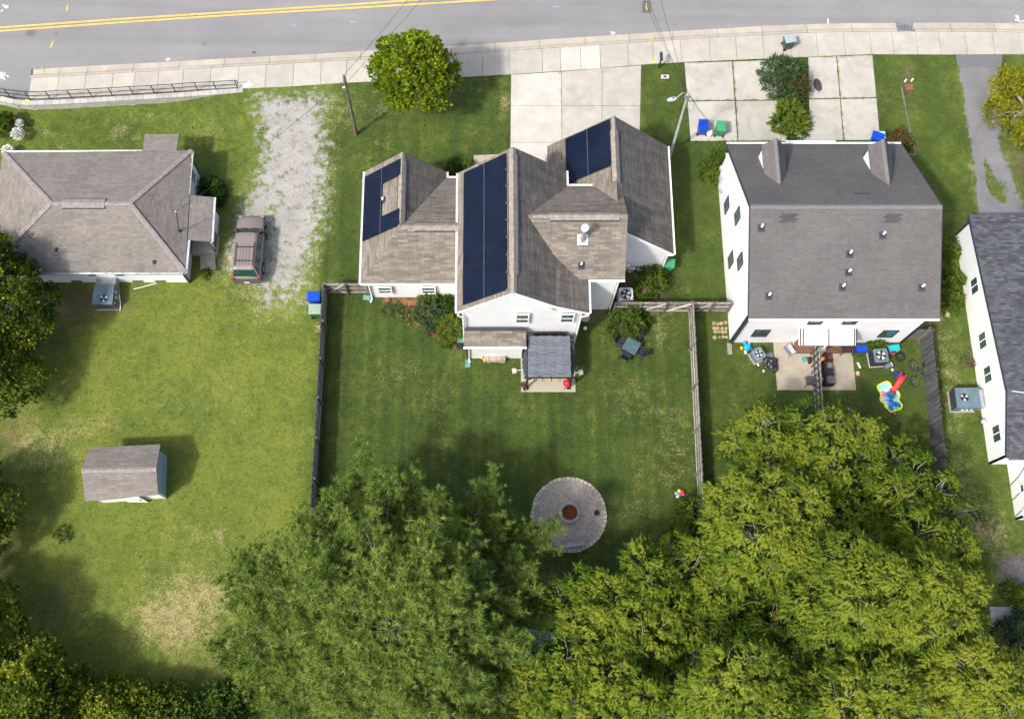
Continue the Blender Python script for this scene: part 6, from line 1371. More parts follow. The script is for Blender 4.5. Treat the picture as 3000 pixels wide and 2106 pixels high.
# splash pad and slide
zc = lambda x, y: g(2380+x*0.1655, 980+y*0.1655)
out = [(1160,900),(1300,835),(1370,870),(1395,930),(1420,990),(1500,1000),(1540,1080),(1520,1160),(1580,1250),(1560,1310),(1480,1345),(1390,1370),(1340,1320),(1290,1280),(1270,1220),(1210,1180),(1200,1120),(1210,1050),(1170,990),(1150,940)]
O = [zc(*q) for q in out]; cc = sum(O, Vector())/len(O); t = thing('splash_mat', 'colourful inflatable splash mat with yellow rim on the grass', 'play mat', cc)
def smooth_poly(P, n=5):
    Q = []; k = len(P)
    for i in range(k):
        p0, p1, p2, p3 = P[i-1], P[i], P[(i+1)%k], P[(i+2)%k]
        for j in range(n):
            u = j/n; Q.append(0.5*((2*p1)+(p2-p0)*u+(2*p0-5*p1+4*p2-p3)*u*u+(3*p1-p0-3*p2+p3)*u**3))
    return Q
SPQ = [p-cc for p in smooth_poly(O)]
m = MB(); m.add([(p.x,p.y,0.05) for p in SPQ], [tuple(range(len(SPQ)))])
s = S('splash_print',0.4,0.4); vo = s.n('ShaderNodeTexVoronoi'); vo.inputs['Scale'].default_value = 3.5; s.l(s.pos, vo.inputs['Vector']); sp2 = s.n('ShaderNodeSeparateColor'); s.l(vo.outputs['Color'], sp2.inputs[0])
c = s.mix(s.rmap(s.noise(2.5,3),0.4,0.6), (0.18,0.5,0.72), (0.42,0.68,0.78)); c = s.mix(s.rmap(sp2.outputs[0],0.72,0.74), c, (0.02,0.15,0.45)); c = s.mix(s.rmap(sp2.outputs[1],0.86,0.88), c, (0.75,0.18,0.35)); c = s.mix(s.rmap(sp2.outputs[2],0.88,0.9), c, (0.75,0.5,0.1))
o = m.build('printed_floor', s.col(c), t)
if o.data.polygons[0].normal.z < 0: o.data.flip_normals()
m = MB(); P = SPQ+[SPQ[0]]; m.tube([(p.x,p.y,0.05) for p in P],0.05,8); m.build('rim', plain('yellow_green_vinyl',(0.62,0.66,0.03),0.35,var=0.1), t, True)
a = zc(1330,1110)-cc; m = MB(); m.tube([(a.x+0.27*math.cos(q),a.y+0.22*math.sin(q),0.05+0.36*max(0,math.sin((q+1.9)/4.4*math.pi))) for q in [-1.9+k*0.22 for k in range(21)]],0.05,8); m.build('spray_arch', PLASTIC_TEAL, t, True)
a = zc(1490,1330)-cc; m = MB(); m.tube([(a.x,a.y,0.05),(a.x,a.y+0.05,0.3)],[0.06,0.08],10); m.build('bubbler', PLASTIC_LIME, t)
a, b = zc(1400,1030), zc(1535,790); d = b-a; rz = math.atan2(d.y,d.x)-math.pi/2; L = d.length*1.02
t = thing('toy_slide', 'bright red plastic toddler slide with blue steps resting on the splash mat', 'slide', a, rz)
m = MB(); w = 0.17; prof = [(0,0.08),(0.15,0.09),(L*0.6,0.42),(L*0.85,0.55),(L,0.56)]
vs = []
for y, z in prof: k = 1.35 if y < 0.1 else 1.0; vs += [(-w*k,y,z+0.1),(-w*k+0.05,y,z),(w*k-0.05,y,z),(w*k,y,z+0.1)]
m.add(vs, [(i*4+j+1+0, i*4+j, i*4+4+j, i*4+5+j) for i in range(len(prof)-1) for j in range(3)]); m.build('chute', PLASTIC_RED, t)
m = MB(); m.box(-w-0.03,L-0.05,0,-w+0.05,L+0.25,0.5); m.box(w-0.05,L-0.05,0,w+0.03,L+0.25,0.5); m.build('side_rail', PLASTIC_RED, t)
for k in range(3): m = MB(); m.box(-w+0.02,L+0.02+k*0.09,0.42-k*0.15,w-0.02,L+0.14+k*0.09,0.46-k*0.15); m.build('ladder_step', PLASTIC_BLUE, t)
m = MB(); m.frus((-w-0.12,L+0.1),(0.3,0.16),(0.24,0.12),0.02,0.3); m.build('base_foot', PLASTIC_BLUE, t)
p = g(2481,1206); t = thing('pool_net', 'teal pool skimmer net with white frame lying in the grass', 'net', p, R(20)); m = MB(); m.prism([(-0.16,0.2),(0.18,0.22),(0.14,-0.1),(0.04,-0.2),(-0.04,-0.2),(-0.13,-0.1)],0.02,0.035); m.build('mesh_bag', PLASTIC_TEAL, t)
m = MB(); R_ = [(-0.16,0.2),(0.18,0.22),(0.14,-0.1),(0.04,-0.2),(-0.04,-0.2),(-0.13,-0.1),(-0.16,0.2)]; m.tube([(x,y,0.035) for x,y in R_],0.02,6); m.build('frame', WHITE, t); m = MB(); m.tube([(0,-0.2,0.03),(0.06,-0.8,0.03)],0.018,6); m.build('handle', WHITE, t)
p = g(2621,1212); m = MB(); m.ball((0,0,0.05),0.06,1,8,6); tag(m.build('toy_ball', PLASTIC_ORANGE, None, True, loc=p), 'tiny orange ball below the splash mat', 'ball')
# odds and ends of the eastern strip
p = g(2836,1062); t = thing('scrap_pile', 'pile of brown branches and scrap against the eastern house', 'pile', p)
for k in range(22): a=random.uniform(0,6.3); L=random.uniform(0.2,0.5); x,y=random.uniform(-0.3,0.3),random.uniform(-0.45,0.45); m = MB(); m.tube([(x,y,random.uniform(0.05,0.3)),(x+L*math.cos(a),y+L*math.sin(a),random.uniform(0.05,0.35))],0.03,5); m.build('branch', plain('brown_branch',(0.12,0.075,0.05),0.9,var=0.3) if k == 0 else bpy.data.materials['brown_branch'], t)
for px, py, lb in ((2802,798,'pale flat stone in the weeds by the eastern house'),(2775,922,'small pale stone between the two eastern houses')):
    p = g(px,py); m = MB(); m.prism([(-0.2,-0.1),(0.1,-0.2),(0.22,0.05),(-0.05,0.2)],0,0.08); tag(m.build('stone', plain('tan_rock',(0.36,0.29,0.2),0.9), None, loc=p), lb, 'stone')
p = g(2664,257); t = thing('brick_pile', 'few red bricks in bare soil on the eastern lawn', 'bricks', p)
BRK = plain('red_brick',(0.22,0.09,0.055),0.9,var=0.3)
for k in range(6): m = MB(); x = -0.2+(k%3)*0.17; y = -0.12+(k//3)*0.24; m.box(x-0.07,y-0.1,0,x+0.07,y+0.1,0.08); m.build('brick', BRK, t)
for k, (x,y) in enumerate(((-0.25,0.45),(0.2,0.5))): m = MB(); m.tube([(x,y,0),(x,y,0.25)],0.06,8); m.build('pipe_stub', WHITE, t)
def edging(label, pts, name='timber_edging'):
    t = thing(name, label, 'edging')
    P = pl(pts)
    for a, b in zip(P[:-1], P[1:]):
        n = max(1, round((b-a).length/1.2))
        for k in range(n): m = MB(); q0_ = a+(b-a)*k/n; q1_ = a+(b-a)*((k+0.99)/n); m.bar(q0_+Vector((0,0,0.06)), q1_+Vector((0,0,0.05)), 0.065, 0.12); m.build('timber', FENCE, t)
edging('thin weathered timber edging across the eastern lawn and round the roses', [(2640,257),(2652,318),(2664,383),(2673,420),(2682,455),(2658,455)])
# tubs and planks in the far south-east corner
p = g(2935,1808); t = thing('plank_platform', 'low platform of grey planks in the south east corner', 'platform', p)
for k in range(4): m = MB(); m.box(-0.7,-0.62+k*0.31,0.1,0.62,-0.33+k*0.31,0.16); m.build('plank', BENCHWOOD, t)
m = MB(); m.box(-0.6,-0.55,0,0.5,0.55,0.09); m.build('bearer', FENCE, t)
for px, py, a, b, lb in ((2948,1823,0.55,0.4,'navy blue tub on the grey plank platform'),(2985,1800,0.7,0.75,'larger navy blue tub beside the grey plank platform')):
    p = g(px,py); t = thing('storage_tub', lb, 'tub', (p.x,p.y,0.17 if px < 2960 else 0)); m = MB(); m.frus((0,0),(a*0.85,b*0.85),(a,b),0,0.35); m.build('tub', plain('navy_plastic',(0.008,0.04,0.1),0.4) if px<2960 else bpy.data.materials['navy_plastic'], t); m = MB(); m.box(-a/2-0.02,-b/2-0.02,0.35,a/2+0.02,b/2+0.02,0.39); m.build('lid', bpy.data.materials['navy_plastic'], t)
p = g(391,850); m = MB(); m.tube([(-0.6,-0.15,0.03),(0.0,0,0.03),(0.85,0.26,0.03)],0.02,5); tag(m.build('white_pipe', WHITE, None, loc=g(420,841)), 'thin white pipe lying in the grass behind the bungalow', 'pipe')

# ================================================================== PARKED CAR
rear, front = g(719,822,0.55), g(731,640,0.85)
dv = front-rear; rzc = math.atan2(dv.y,dv.x)-math.pi/2; mid = (g(719,822,0.5)+g(731,634,0.85))/2; CL = (g(731,634,0.85)-g(719,826,0.45)).length
t = thing('parked_car', 'taupe brown estate car with roof rack parked on the gravel drive', 'car', (mid.x+0.12, mid.y, 0.01), rzc*0.4)
k_ = CL/4.75
def car():
    st = [(-2.37,0.80,0.62,0.70),(-2.30,0.87,0.42,1.02),(-1.9,0.90,0.36,1.06),(-1.0,0.915,0.33,1.05),(0.0,0.915,0.33,1.03),(0.85,0.91,0.33,1.02),(1.3,0.90,0.34,1.02),(1.8,0.885,0.36,0.97),(2.15,0.84,0.40,0.92),(2.32,0.74,0.48,0.84),(2.37,0.62,0.55,0.72)]
    vs=[]; fs=[]
    for y,w,zb,zt in st:
        y*=k_
        ring=[(w-0.1,zb),(w,zb+0.12),(w,(zb+zt)/2+0.06),(w-0.03,zt-0.07),(w-0.12,zt),(0,zt+0.035)]
        row=[(x,y,z) for x,z in ring]+[(-x,y,z) for x,z in ring[-2::-1]]; vs+=row
    n=11
    for i in range(len(st)-1):
        for j in range(n-1): fs.append((i*n+j+1,i*n+j,(i+1)*n+j,(i+1)*n+j+1))
        fs.append((i*n,i*n+n-1,(i+1)*n+n-1,(i+1)*n))
    fs.append(tuple(range(n))); fs.append(tuple((len(st)-1)*n+j for j in range(n-1,-1,-1)))
    m=MB(); m.add(vs,fs); m.build('body', TAUPE, t, True)
    # greenhouse
    base=[(0.86,1.02),(-2.22,1.04)]; zr=1.70
    yb0,yb1,yt0,yt1=1.32*k_,-2.28*k_,0.58*k_,-1.95*k_; wb,wtp=0.86,0.66
    F=[(-wb,yb0,1.02),(wb,yb0,1.02),(wtp,yt0,zr-0.03),(-wtp,yt0,zr-0.03)]; Rr=[(-wb+0.03,yb1,1.03),(wb-0.03,yb1,1.03),(wtp-0.02,yt1,zr-0.03),(-wtp+0.02,yt1,zr-0.03)]
    m=MB(); m.add(F+Rr,[(0,1,2,3),(5,4,7,6),(1,5,6,2),(4,0,3,7),(3,2,6,7)]); 
    m.build('cabin_core', BLACK, t)
    def pane(nm,P,n,ins=0.05):
        c=sum((Vector(p) for p in P),Vector())/4; n=Vector(n).normalized(); Q=[Vector(p)+(c-Vector(p)).normalized()*ins+n*0.008 for p in P]; m=MB(); m.plate(Q,n,0.006); return m.build(nm,CARGLASS,t)
    pane('windscreen',F,(0,0.7,0.7)); pane('rear_window',Rr,(0,-0.9,0.4))
    def lerp(a,b,u): return Vector(a)+(Vector(b)-Vector(a))*u
    for sx in (-1,1):
        lo=[(sx*wb,yb0-0.02,1.02),(sx*(wb-0.02),yb1,1.03)]; hi=[(sx*wtp,yt0,zr-0.03),(sx*(wtp-0.01),yt1,zr-0.03)]
        for u0,u1,v0,v1 in ((0.03,0.36,0.02,0.34),(0.4,0.66,0.38,0.66),(0.7,0.96,0.7,0.95)):
            P=[lerp(lo[0],lo[1],u0),lerp(lo[0],lo[1],u1),lerp(hi[0],hi[1],v1),lerp(hi[0],hi[1],v0)]; pane('side_window',P,(sx,0,0.35),0.03)
        for u,v in ((0.0,0.0),(0.38,0.36),(0.68,0.68),(1.0,1.0)):
            m=MB(); m.bar(lerp(lo[0],lo[1],u),lerp(hi[0],hi[1],v),0.07,0.035,(0,1,0)); m.build('pillar',TAUPE,t)
    m=MB(); rs=[(-wtp-0.02,yt0+0.04,zr-0.04),(-wtp*0.6,yt0+0.1,zr+0.0),(wtp*0.6,yt0+0.1,zr+0.0),(wtp+0.02,yt0+0.04,zr-0.04),(wtp,yt1-0.06,zr-0.03),(wtp*0.7,yt1-0.1,zr+0.0),(-wtp*0.7,yt1-0.1,zr+0.0),(-wtp,yt1-0.06,zr-0.03)]
    top=[(-wtp*0.85,yt0-0.15,zr+0.045),(wtp*0.85,yt0-0.15,zr+0.045),(wtp*0.85,yt1+0.12,zr+0.045),(-wtp*0.85,yt1+0.12,zr+0.045)]
    m.add(rs+top,[(1,0,8),(2,1,8,9),(3,2,9),(4,3,9,10),(5,4,10),(6,5,10,11),(7,6,11),(0,7,11,8),(8,11,10,9)]); rf=m.build('roof',TAUPE,t)
    for x in (-0.28,-0.1,0.1,0.28): m=MB(); m.box(x-0.012,yt1+0.2,zr+0.045,x+0.012,-0.3,zr+0.058); m.build('roof_strip',plain('roof_strip_grey',(0.13,0.105,0.1),0.5) if x==-0.28 else bpy.data.materials['roof_strip_grey'],rf)
    for sx in (-1,1): m=MB(); m.tube([(sx*0.56,-0.1,zr+0.05),(sx*0.56,-0.25,zr+0.12),(sx*0.56,yt1+0.25,zr+0.12),(sx*0.56,yt1+0.12,zr+0.05)],0.022,6); m.build('roof_rail',BLACK,t)
    for y in (-0.45,-1.45): m=MB(); m.bar((-0.56,y*k_,zr+0.13),(0.56,y*k_,zr+0.13),0.045,0.03); m.build('rack_bar',BLACK,t)
    for sx in (-1,1):
        for y in (1.42,-1.38):
            m=MB(); m.tube([(sx*0.72,y*k_,0.35),(sx*0.93,y*k_,0.35)],0.355,20); wv=m.build('wheel',RUBBER,t)
            m=MB(); m.tube([(sx*0.925,y*k_,0.35),(sx*0.94,y*k_,0.35)],0.22,14); m.build('rim',STEEL,wv)
            m=MB(); m.tube([(sx*0.88,y*k_,0.40),(sx*0.922,y*k_,0.40)],0.42,20); m.build('wheel_arch',BLACK,t)
        m=MB(); m.frus((sx*1.0,1.0*k_),(0.2,0.12),(0.18,0.1),0.98,1.12); m.build('wing_mirror',BLACK,t)
        m=MB(); m.box(sx*0.8-0.07,-2.41*k_,0.72,sx*0.8+0.07,-2.3*k_,1.0); m.build('tail_light',RED_LENS,t)
        m=MB(); m.box(sx*0.62-0.14,2.28*k_,0.66,sx*0.62+0.14,2.372*k_,0.78); m.build('headlight',plain('headlight_glass',(0.5,0.5,0.5),0.1) if sx<0 else bpy.data.materials['headlight_glass'],t)
    m=MB(); m.box(-0.86,-2.5*k_,0.42,0.86,-2.34*k_,0.66); m.build('rear_bumper',plain('dark_bumper',(0.06,0.06,0.07),0.6),t)
    m=MB(); m.box(-0.8,2.3*k_,0.4,0.8,2.43*k_,0.58); m.build('front_bumper',bpy.data.materials['dark_bumper'],t)
    m=MB(); m.box(-0.16,-2.52*k_,0.5,0.16,-2.5*k_,0.62); m.build('number_plate',WHITE,t)
    m=MB(); m.bar((-0.5,1.34*k_,1.06),(-0.02,1.28*k_,1.09),0.02,0.02); m.bar((0.1,1.34*k_,1.06),(0.55,1.28*k_,1.09),0.02,0.02); m.build('wiper',BLACK,t)
car()

# ================================================================== VEGETATION
def nrm(a): return a/np.maximum(np.linalg.norm(a, axis=-1, keepdims=True), 1e-9)
def unit(n, rng): return nrm(rng.normal(size=(n, 3)))
def quadmesh(name, V, tint, mat, parent, tri=False, kind=None):
    k = 3 if tri else 4; n = len(V)//k
    me = bpy.data.meshes.new(name); me.vertices.add(len(V)); me.vertices.foreach_set('co', V.astype(np.float32).ravel())
    me.loops.add(n*k); me.loops.foreach_set('vertex_index', np.arange(n*k, dtype=np.int32)); me.polygons.add(n); me.polygons.foreach_set('loop_start', np.arange(n, dtype=np.int32)*k)
    me.update(calc_edges=True)
    at = me.attributes.new('tint', 'FLOAT', 'POINT'); at.data.foreach_set('value', np.repeat(np.clip(tint, 0, 1), k).astype(np.float32))
    me.materials.append(mat)
    return link(name, me, parent)
def leaves(P, D, L, W, rng, flat=0.5, fold=0.0):
    """diamond leaves: base P, direction D (unit), length L, width W"""
    n = len(P); L = np.broadcast_to(L, (n,))[:, None]; W = np.broadcast_to(W, (n,))[:, None]
    up = nrm(np.array([0, 0, 1.0]) * flat + rng.normal(size=(n, 3)) * (1-flat))
    S_ = nrm(np.cross(D, up)); V = np.empty((n, 4, 3)); N_ = np.cross(S_, D)
    V[:, 0] = P; V[:, 1] = P + D*L*0.45 + S_*W/2 + N_*fold; V[:, 2] = P + D*L; V[:, 3] = P + D*L*0.45 - S_*W/2 + N_*fold
    return V.reshape(-1, 3)
def limb(m, a, b, r0, r1, rng, bend=0.1, n=4, seg=5):
    a = np.array(a, float); b = np.array(b, float); L = np.linalg.norm(b-a); off = rng.normal(size=3)*bend*L
    pts = [a+(b-a)*t + off*math.sin(math.pi*t) for t in np.linspace(0, 1, n+1)]
    m.tube(pts, [r0+(r1-r0)*t for t in np.linspace(0, 1, n+1)], seg, caps=False); return pts

LEAF_PECAN = leafmat('pecan_leaf', [(0,(0.015,0.032,0.005)),(0.35,(0.036,0.075,0.007)),(0.68,(0.098,0.155,0.012)),(1,(0.215,0.25,0.026))], 0.28)
LEAF_PINE = leafmat('pine_needle', [(0,(0.06,0.105,0.022)),(0.4,(0.165,0.25,0.05)),(0.75,(0.28,0.375,0.08)),(1,(0.41,0.44,0.11))], 0.4)
LEAF_MAPLE = leafmat('maple_leaf', [(0,(0.06,0.12,0.008)),(0.3,(0.14,0.225,0.014)),(0.62,(0.27,0.34,0.018)),(0.92,(0.38,0.35,0.027)),(1,(0.38,0.2,0.04))], 0.42)
LEAF_OAK = leafmat('broad_leaf', [(0,(0.018,0.04,0.007)),(0.4,(0.065,0.115,0.012)),(0.7,(0.18,0.225,0.018)),(1,(0.4,0.4,0.04))], 0.38)
LEAF_SHRUB = leafmat('shrub_leaf', [(0,(0.015,0.038,0.008)),(0.5,(0.04,0.085,0.012)),(1,(0.1,0.16,0.02))], 0.25)
LEAF_BRIGHT = leafmat('bright_shrub_leaf', [(0,(0.03,0.06,0.008)),(0.5,(0.075,0.13,0.015)),(1,(0.15,0.2,0.025))], 0.3)
LEAF_GREY = leafmat('grey_green_leaf', [(0,(0.02,0.04,0.02)),(0.5,(0.05,0.09,0.035)),(1,(0.11,0.16,0.055))], 0.25)
LEAF_YEL = leafmat('yellow_leaf', [(0,(0.07,0.085,0.006)),(0.5,(0.2,0.205,0.012)),(1,(0.38,0.36,0.02))], 0.35)
LEAF_RED = leafmat('reddish_leaf', [(0,(0.04,0.04,0.012)),(0.5,(0.08,0.075,0.022)),(0.85,(0.16,0.06,0.03)),(1,(0.32,0.05,0.03))], 0.25)
FLOWER_Y = leafmat('yellow_flower', [(0,(0.45,0.25,0.01)),(1,(0.7,0.5,0.02))], 0.2)
FLOWER_W = leafmat('white_flower', [(0,(0.6,0.6,0.56)),(1,(0.8,0.8,0.78))], 0.2)
FLOWER_R = leafmat('red_flower', [(0,(0.35,0.05,0.03)),(1,(0.6,0.12,0.08))], 0.2)

def mounds_for(rng, R0, zt, drop, n, rm):
    """sub-crowns spread over a dome of radius R0; returns centres (local) and radii"""
    out = []; tries = 0
    while len(out) < n and tries < 4000:
        tries += 1; a = rng.uniform(0, 6.283); q = R0*math.sqrt(rng.uniform(0, 1)); r = rng.uniform(*rm); x, y = q*math.cos(a), q*math.sin(a)
        z = zt - r*0.6 - drop*(q/R0)**2 + rng.uniform(-0.35, 0.35)*drop*0.35
        if all((x-o[0])**2+(y-o[1])**2+((z-o[2])*0.8)**2 > ((r+o[3])*0.62)**2 for o in out): out.append((x, y, z, r))
    return np.array(out)

def frond_tree(label, mounds, zt, seed, tone=0.55, drop=0.9, dense=1.0):
    """tree with drooping pinnate leaves; mounds: (view x, view y, view radius) of each rounded spray as surveyed"""
    rng = np.random.default_rng(seed); W = []
    cx = sum(q[0] for q in mounds)/len(mounds); cy = sum(q[1] for q in mounds)/len(mounds); far_ = max(math.hypot(q[0]-cx, q[1]-cy) for q in mounds)+1
    for (vx, vy, vr) in mounds:
        z = zt - drop*2.2*(math.hypot(vx-cx, vy-cy)/far_)**2 + rng.uniform(-0.7, 0.7); r = vr*0.0119*rng.uniform(0.95, 1.08)
        q = g(1500+0.6533*vx, 1053+0.6533*vy, z); W.append((q.x, q.y, z-r*0.4, r))
    W = np.array(W); c = W[:, :2].mean(0); W[:, :2] -= c
    t = thing('pecan_tree', label, 'tree', (c[0], c[1], 0), group='feathery trees along the southern boundary')
    tr = MB(); pts = limb(tr, (0,0,-0.2), (rng.uniform(-0.3,0.3), rng.uniform(-0.3,0.3), zt*0.42), 0.26, 0.18, rng, 0.03, 4, 8)
    hub = pts[-1]; P = []; D = []; TT = []; FLs = []
    for (x, y, z, r) in W:
        base = np.array((x, y, z)); tgt = base - np.array((0, 0, r*0.55)); mid = hub + (tgt-hub)*0.55 + np.array((0,0,rng.uniform(-0.2,0.5)))
        limb(tr, hub + rng.normal(size=3)*0.08, mid, 0.12, 0.08, rng, 0.08, 3); limb(tr, mid, tgt, 0.08, 0.05, rng, 0.1, 3)
        ns = max(16, int(44*dense*(r/1.3)**2)); mt = rng.uniform(-0.12, 0.12)
        for k in range(ns):
            u = unit(1, rng)[0]; u[2] = abs(u[2])*1.15-0.28; u /= np.linalg.norm(u); rad = r*rng.uniform(0.62, 1.12)
            sc = base + u*rad*np.array((1.05, 1.05, 0.75)); (limb(tr, tgt+(mid-tgt)*rng.uniform(0, 0.3), sc, 0.028, 0.01, rng, 0.12, 3, 4) if k % 4 == 0 else None)
            nf = int(rng.integers(13, 23)*dense); a = math.atan2(u[1], u[0]) + rng.normal(size=nf)*1.15; el = rng.uniform(-0.3, 0.9, nf)
            d = np.stack([np.cos(a)*np.cos(el), np.sin(a)*np.cos(el), np.sin(el)], 1) + u*0.3; d = nrm(d)
            P.append(sc + rng.normal(size=(nf, 3))*0.13); D.append(d); FLs.append(rng.uniform(0.18, 0.37, nf)); st_ = rng.normal()*0.07
            TT.append(tone + 0.06 + mt + st_ + 0.38*(u[2]-0.3) + 0.12*el + rng.normal(size=nf)*0.07)  # tint rises towards the top: sunlit tops painted into the leaf colour
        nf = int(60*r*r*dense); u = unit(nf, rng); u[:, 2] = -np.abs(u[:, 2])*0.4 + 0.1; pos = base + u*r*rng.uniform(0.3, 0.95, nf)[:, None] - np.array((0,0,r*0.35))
        P.append(pos); D.append(nrm(u+rng.normal(size=u.shape)*0.3)); FLs.append(rng.uniform(0.35, 0.55, nf)); TT.append(np.full(nf, tone-0.34)+rng.normal(size=nf)*0.08)  # inner fronds tinted dark, crown shade put into their colour
    P = np.vstack(P); D = np.vstack(D); TT = np.concatenate(TT); FL = np.concatenate(FLs)[:, None]; nf = len(P)
    tr.build('trunk', BARK_PALE, t)
    down = np.array((0, 0, -1.0)); side = nrm(np.cross(D, np.array((0,0,1.0))+rng.normal(size=D.shape)*0.25)); V = []; T2 = []
    K = 6
    for k in range(K+1):
        u = (k+0.8)/(K+0.8); bp = P + D*FL*u + down*FL*0.62*u*u; td = nrm(D + down*1.24*u)
        for sg in ((-1, 1) if k < K else (0,)):
            ld = nrm(td*0.95 + side*sg*0.6 + down*0.22); up_ = nrm(np.array((0,0,1.0))+rng.normal(size=ld.shape)*0.25); w_ = nrm(np.cross(ld, up_))*FL*0.05; L_ = FL*(0.42-0.12*abs(u-0.5))
            T3 = np.empty((nf, 3, 3)); T3[:, 0] = bp-w_; T3[:, 1] = bp+ld*L_; T3[:, 2] = bp+w_; V.append(T3.reshape(-1, 3)); T2.append(TT + rng.normal(size=nf)*0.05)
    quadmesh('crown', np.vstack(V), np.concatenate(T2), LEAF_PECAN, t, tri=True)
    return t

def broad_tree(label, px, py, zt, R0, seed, mat, n=14, drop=2.4, rm=(0.9, 1.5), per=420, leaf=(0.12, 0.09), name='broadleaf_tree', tone=0.45, bark=BARK, upright=0.2, spots=None, group=None, zc=None, trunk_r=0.2, cat='tree', zbase=0.0, cluster=0.0, tvar=0.14, under=0.25, warm=None):
    rng = np.random.default_rng(seed); c = g(px, py, zt-drop*0.4 if zc is None else zc); t = thing(name, label, cat, (c.x, c.y, zbase), group=group)
    M_ = mounds_for(rng, R0, zt-zbase, drop, n, rm); an = np.arctan2(M_[:, 1], M_[:, 0]); M_[:, :2] *= (1+0.13*np.sin(2*an+seed)+0.1*np.sin(3*an+2.1*seed))[:, None]; tr = MB(); pts = limb(tr, (0,0,-0.2), (0, 0, (zt-zbase)*0.4), trunk_r, trunk_r*0.7, rng, 0.04, 4, 8); hub = pts[-1]; P = []; D = []; TT = []
    for i, (x, y, z, r) in enumerate(M_):
        tgt = np.array((x, y, z-r*0.3)); mid = hub+(tgt-hub)*0.55; limb(tr, hub, mid, trunk_r*0.5, trunk_r*0.3, rng, 0.08, 3); limb(tr, mid, tgt, trunk_r*0.3, trunk_r*0.12, rng, 0.1, 3)
        for k in range(5): dv_ = unit(1, rng)[0]; dv_[2] = abs(dv_[2]); limb(tr, tgt, tgt+dv_*r*0.8, trunk_r*0.12, 0.008, rng, 0.1, 2, 4)
        nl = int(per*r*r); tb = rng.normal()*tvar*0.7
        if cluster:
            nc = max(6, int(nl/14)); uc = unit(nc, rng); uc[:, 2] = np.abs(uc[:, 2])*1.1-under; uc = nrm(uc); cc_ = uc*(r*(0.75+0.35*rng.random(nc)))[:, None]; idx = rng.integers(0, nc, nl)
            pos = cc_[idx] + rng.normal(size=(nl, 3))*cluster; u = nrm(uc[idx]+rng.normal(size=(nl,3))*0.5); tc_ = rng.normal(size=nc)*tvar; tv = tc_[idx]
        else:
            u = unit(nl, rng); u[:, 2] = np.abs(u[:, 2])*1.1-under; u = nrm(u); rad = r*(0.62+0.42*rng.random(nl)**0.7); rad[rng.random(nl) < 0.2] *= 0.6; pos = u*rad[:, None]; tv = rng.normal(size=nl)*tvar
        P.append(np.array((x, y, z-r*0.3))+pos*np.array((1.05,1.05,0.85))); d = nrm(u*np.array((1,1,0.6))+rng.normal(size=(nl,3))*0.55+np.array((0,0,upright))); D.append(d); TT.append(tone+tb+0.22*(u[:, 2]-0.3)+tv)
    P = np.vstack(P); D = np.vstack(D); TT = np.concatenate(TT)
    if warm: TT = TT + warm[2]*np.clip((P[:, 0]*warm[0]+P[:, 1]*warm[1])/R0 + rng.normal(size=len(P))*0.1, -0.5, 1.0)
    if P[:, 2].min() < 0.02: P[:, 2] = np.maximum(P[:, 2], 0.02)
    tr.build('trunk', bark, t); L = rng.uniform(0.75, 1.3, len(P))*leaf[0]
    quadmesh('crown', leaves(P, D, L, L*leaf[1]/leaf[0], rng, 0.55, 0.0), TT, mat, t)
    if spots:
        smat, ns, sr = spots; idx = rng.choice(len(P), ns, replace=False); sp_ = []
        for i in idx:
            if P[i, 2] < np.median(P[:, 2]): continue
            k = 14; q = P[i]+D[i]*0.05+rng.normal(size=(k,3))*sr*0.4; sp_.append(leaves(q, unit(k, rng), sr*0.8, sr*0.7, rng, 0.4))
        if sp_: V = np.vstack(sp_); quadmesh('flowers', V, rng.random(len(V)//4), smat, t)
    return t

# ---- the feathery trees of the south-east, each its own tree
frond_tree('feathery tree at the top of the grove, below the patio divider fence', [(1120,290,105),(1005,370,75),(1175,430,110),(1390,280,120),(1560,330,110),(1440,420,130),(1320,500,90),(1090,520,80),(1260,380,80),(1590,440,90)], 6.6, 101, 0.56)
frond_tree('open feathery tree with pale twigs beside the dark weathered fence', [(1760,420,100),(1840,490,85),(1690,570,100),(1950,580,80),(2035,680,80),(1900,660,90),(1800,620,100),(1560,560,100),(1620,680,100)], 5.4, 102, 0.47, dense=0.85)
frond_tree('large bright feathery tree overhanging the south end of the east fence', [(1180,610,140),(1010,630,115),(1320,660,110),(950,740,90),(1120,780,150),(1270,810,120),(1060,900,110),(1200,930,110),(1370,740,80)], 9.6, 103, 0.64)
frond_tree('feathery tree on the right flank of the grove above the dark gravel patch', [(1850,790,110),(1980,860,110),(2050,940,80),(1770,880,100),(1900,920,100)], 8.2, 105, 0.56)
frond_tree('large bright feathery tree in the heart of the south-east grove', [(1520,900,120),(1430,980,100),(1600,985,120),(1740,1010,120),(1560,1090,130),(1720,1130,130),(1900,1020,110),(2035,1060,110),(1980,1160,110),(1350,1080,100),(1430,1180,110),(1850,1180,110)], 10.6, 104, 0.63)
frond_tree('dark feathery tree in the low middle of the grove', [(1000,1120,120),(1130,1060,110),(1200,1190,120),(1090,1260,110),(920,1210,100),(1320,1290,110),(1250,1060,90)], 6.4, 106, 0.42)
frond_tree('low shaded feathery tree hidden between the two large bright ones', [(1480,690,100),(1560,780,100),(1420,850,100),(1660,800,90),(1500,620,80),(1330,930,90),(1700,740,80),(1780,710,80)], 5.6, 115, 0.4)
frond_tree('low shaded feathery tree behind the bottom row', [(850,1340,110),(1000,1290,90),(1420,1330,110),(1560,1270,110),(1700,1290,110),(1830,1310,100),(680,1340,100),(560,1330,100)], 6.2, 116, 0.42)
frond_tree('feathery tree leaning over the lawn with a bare pale fork', [(830,930,110),(750,870,80),(930,1000,100),(880,1090,90)], 7.6, 113, 0.56)
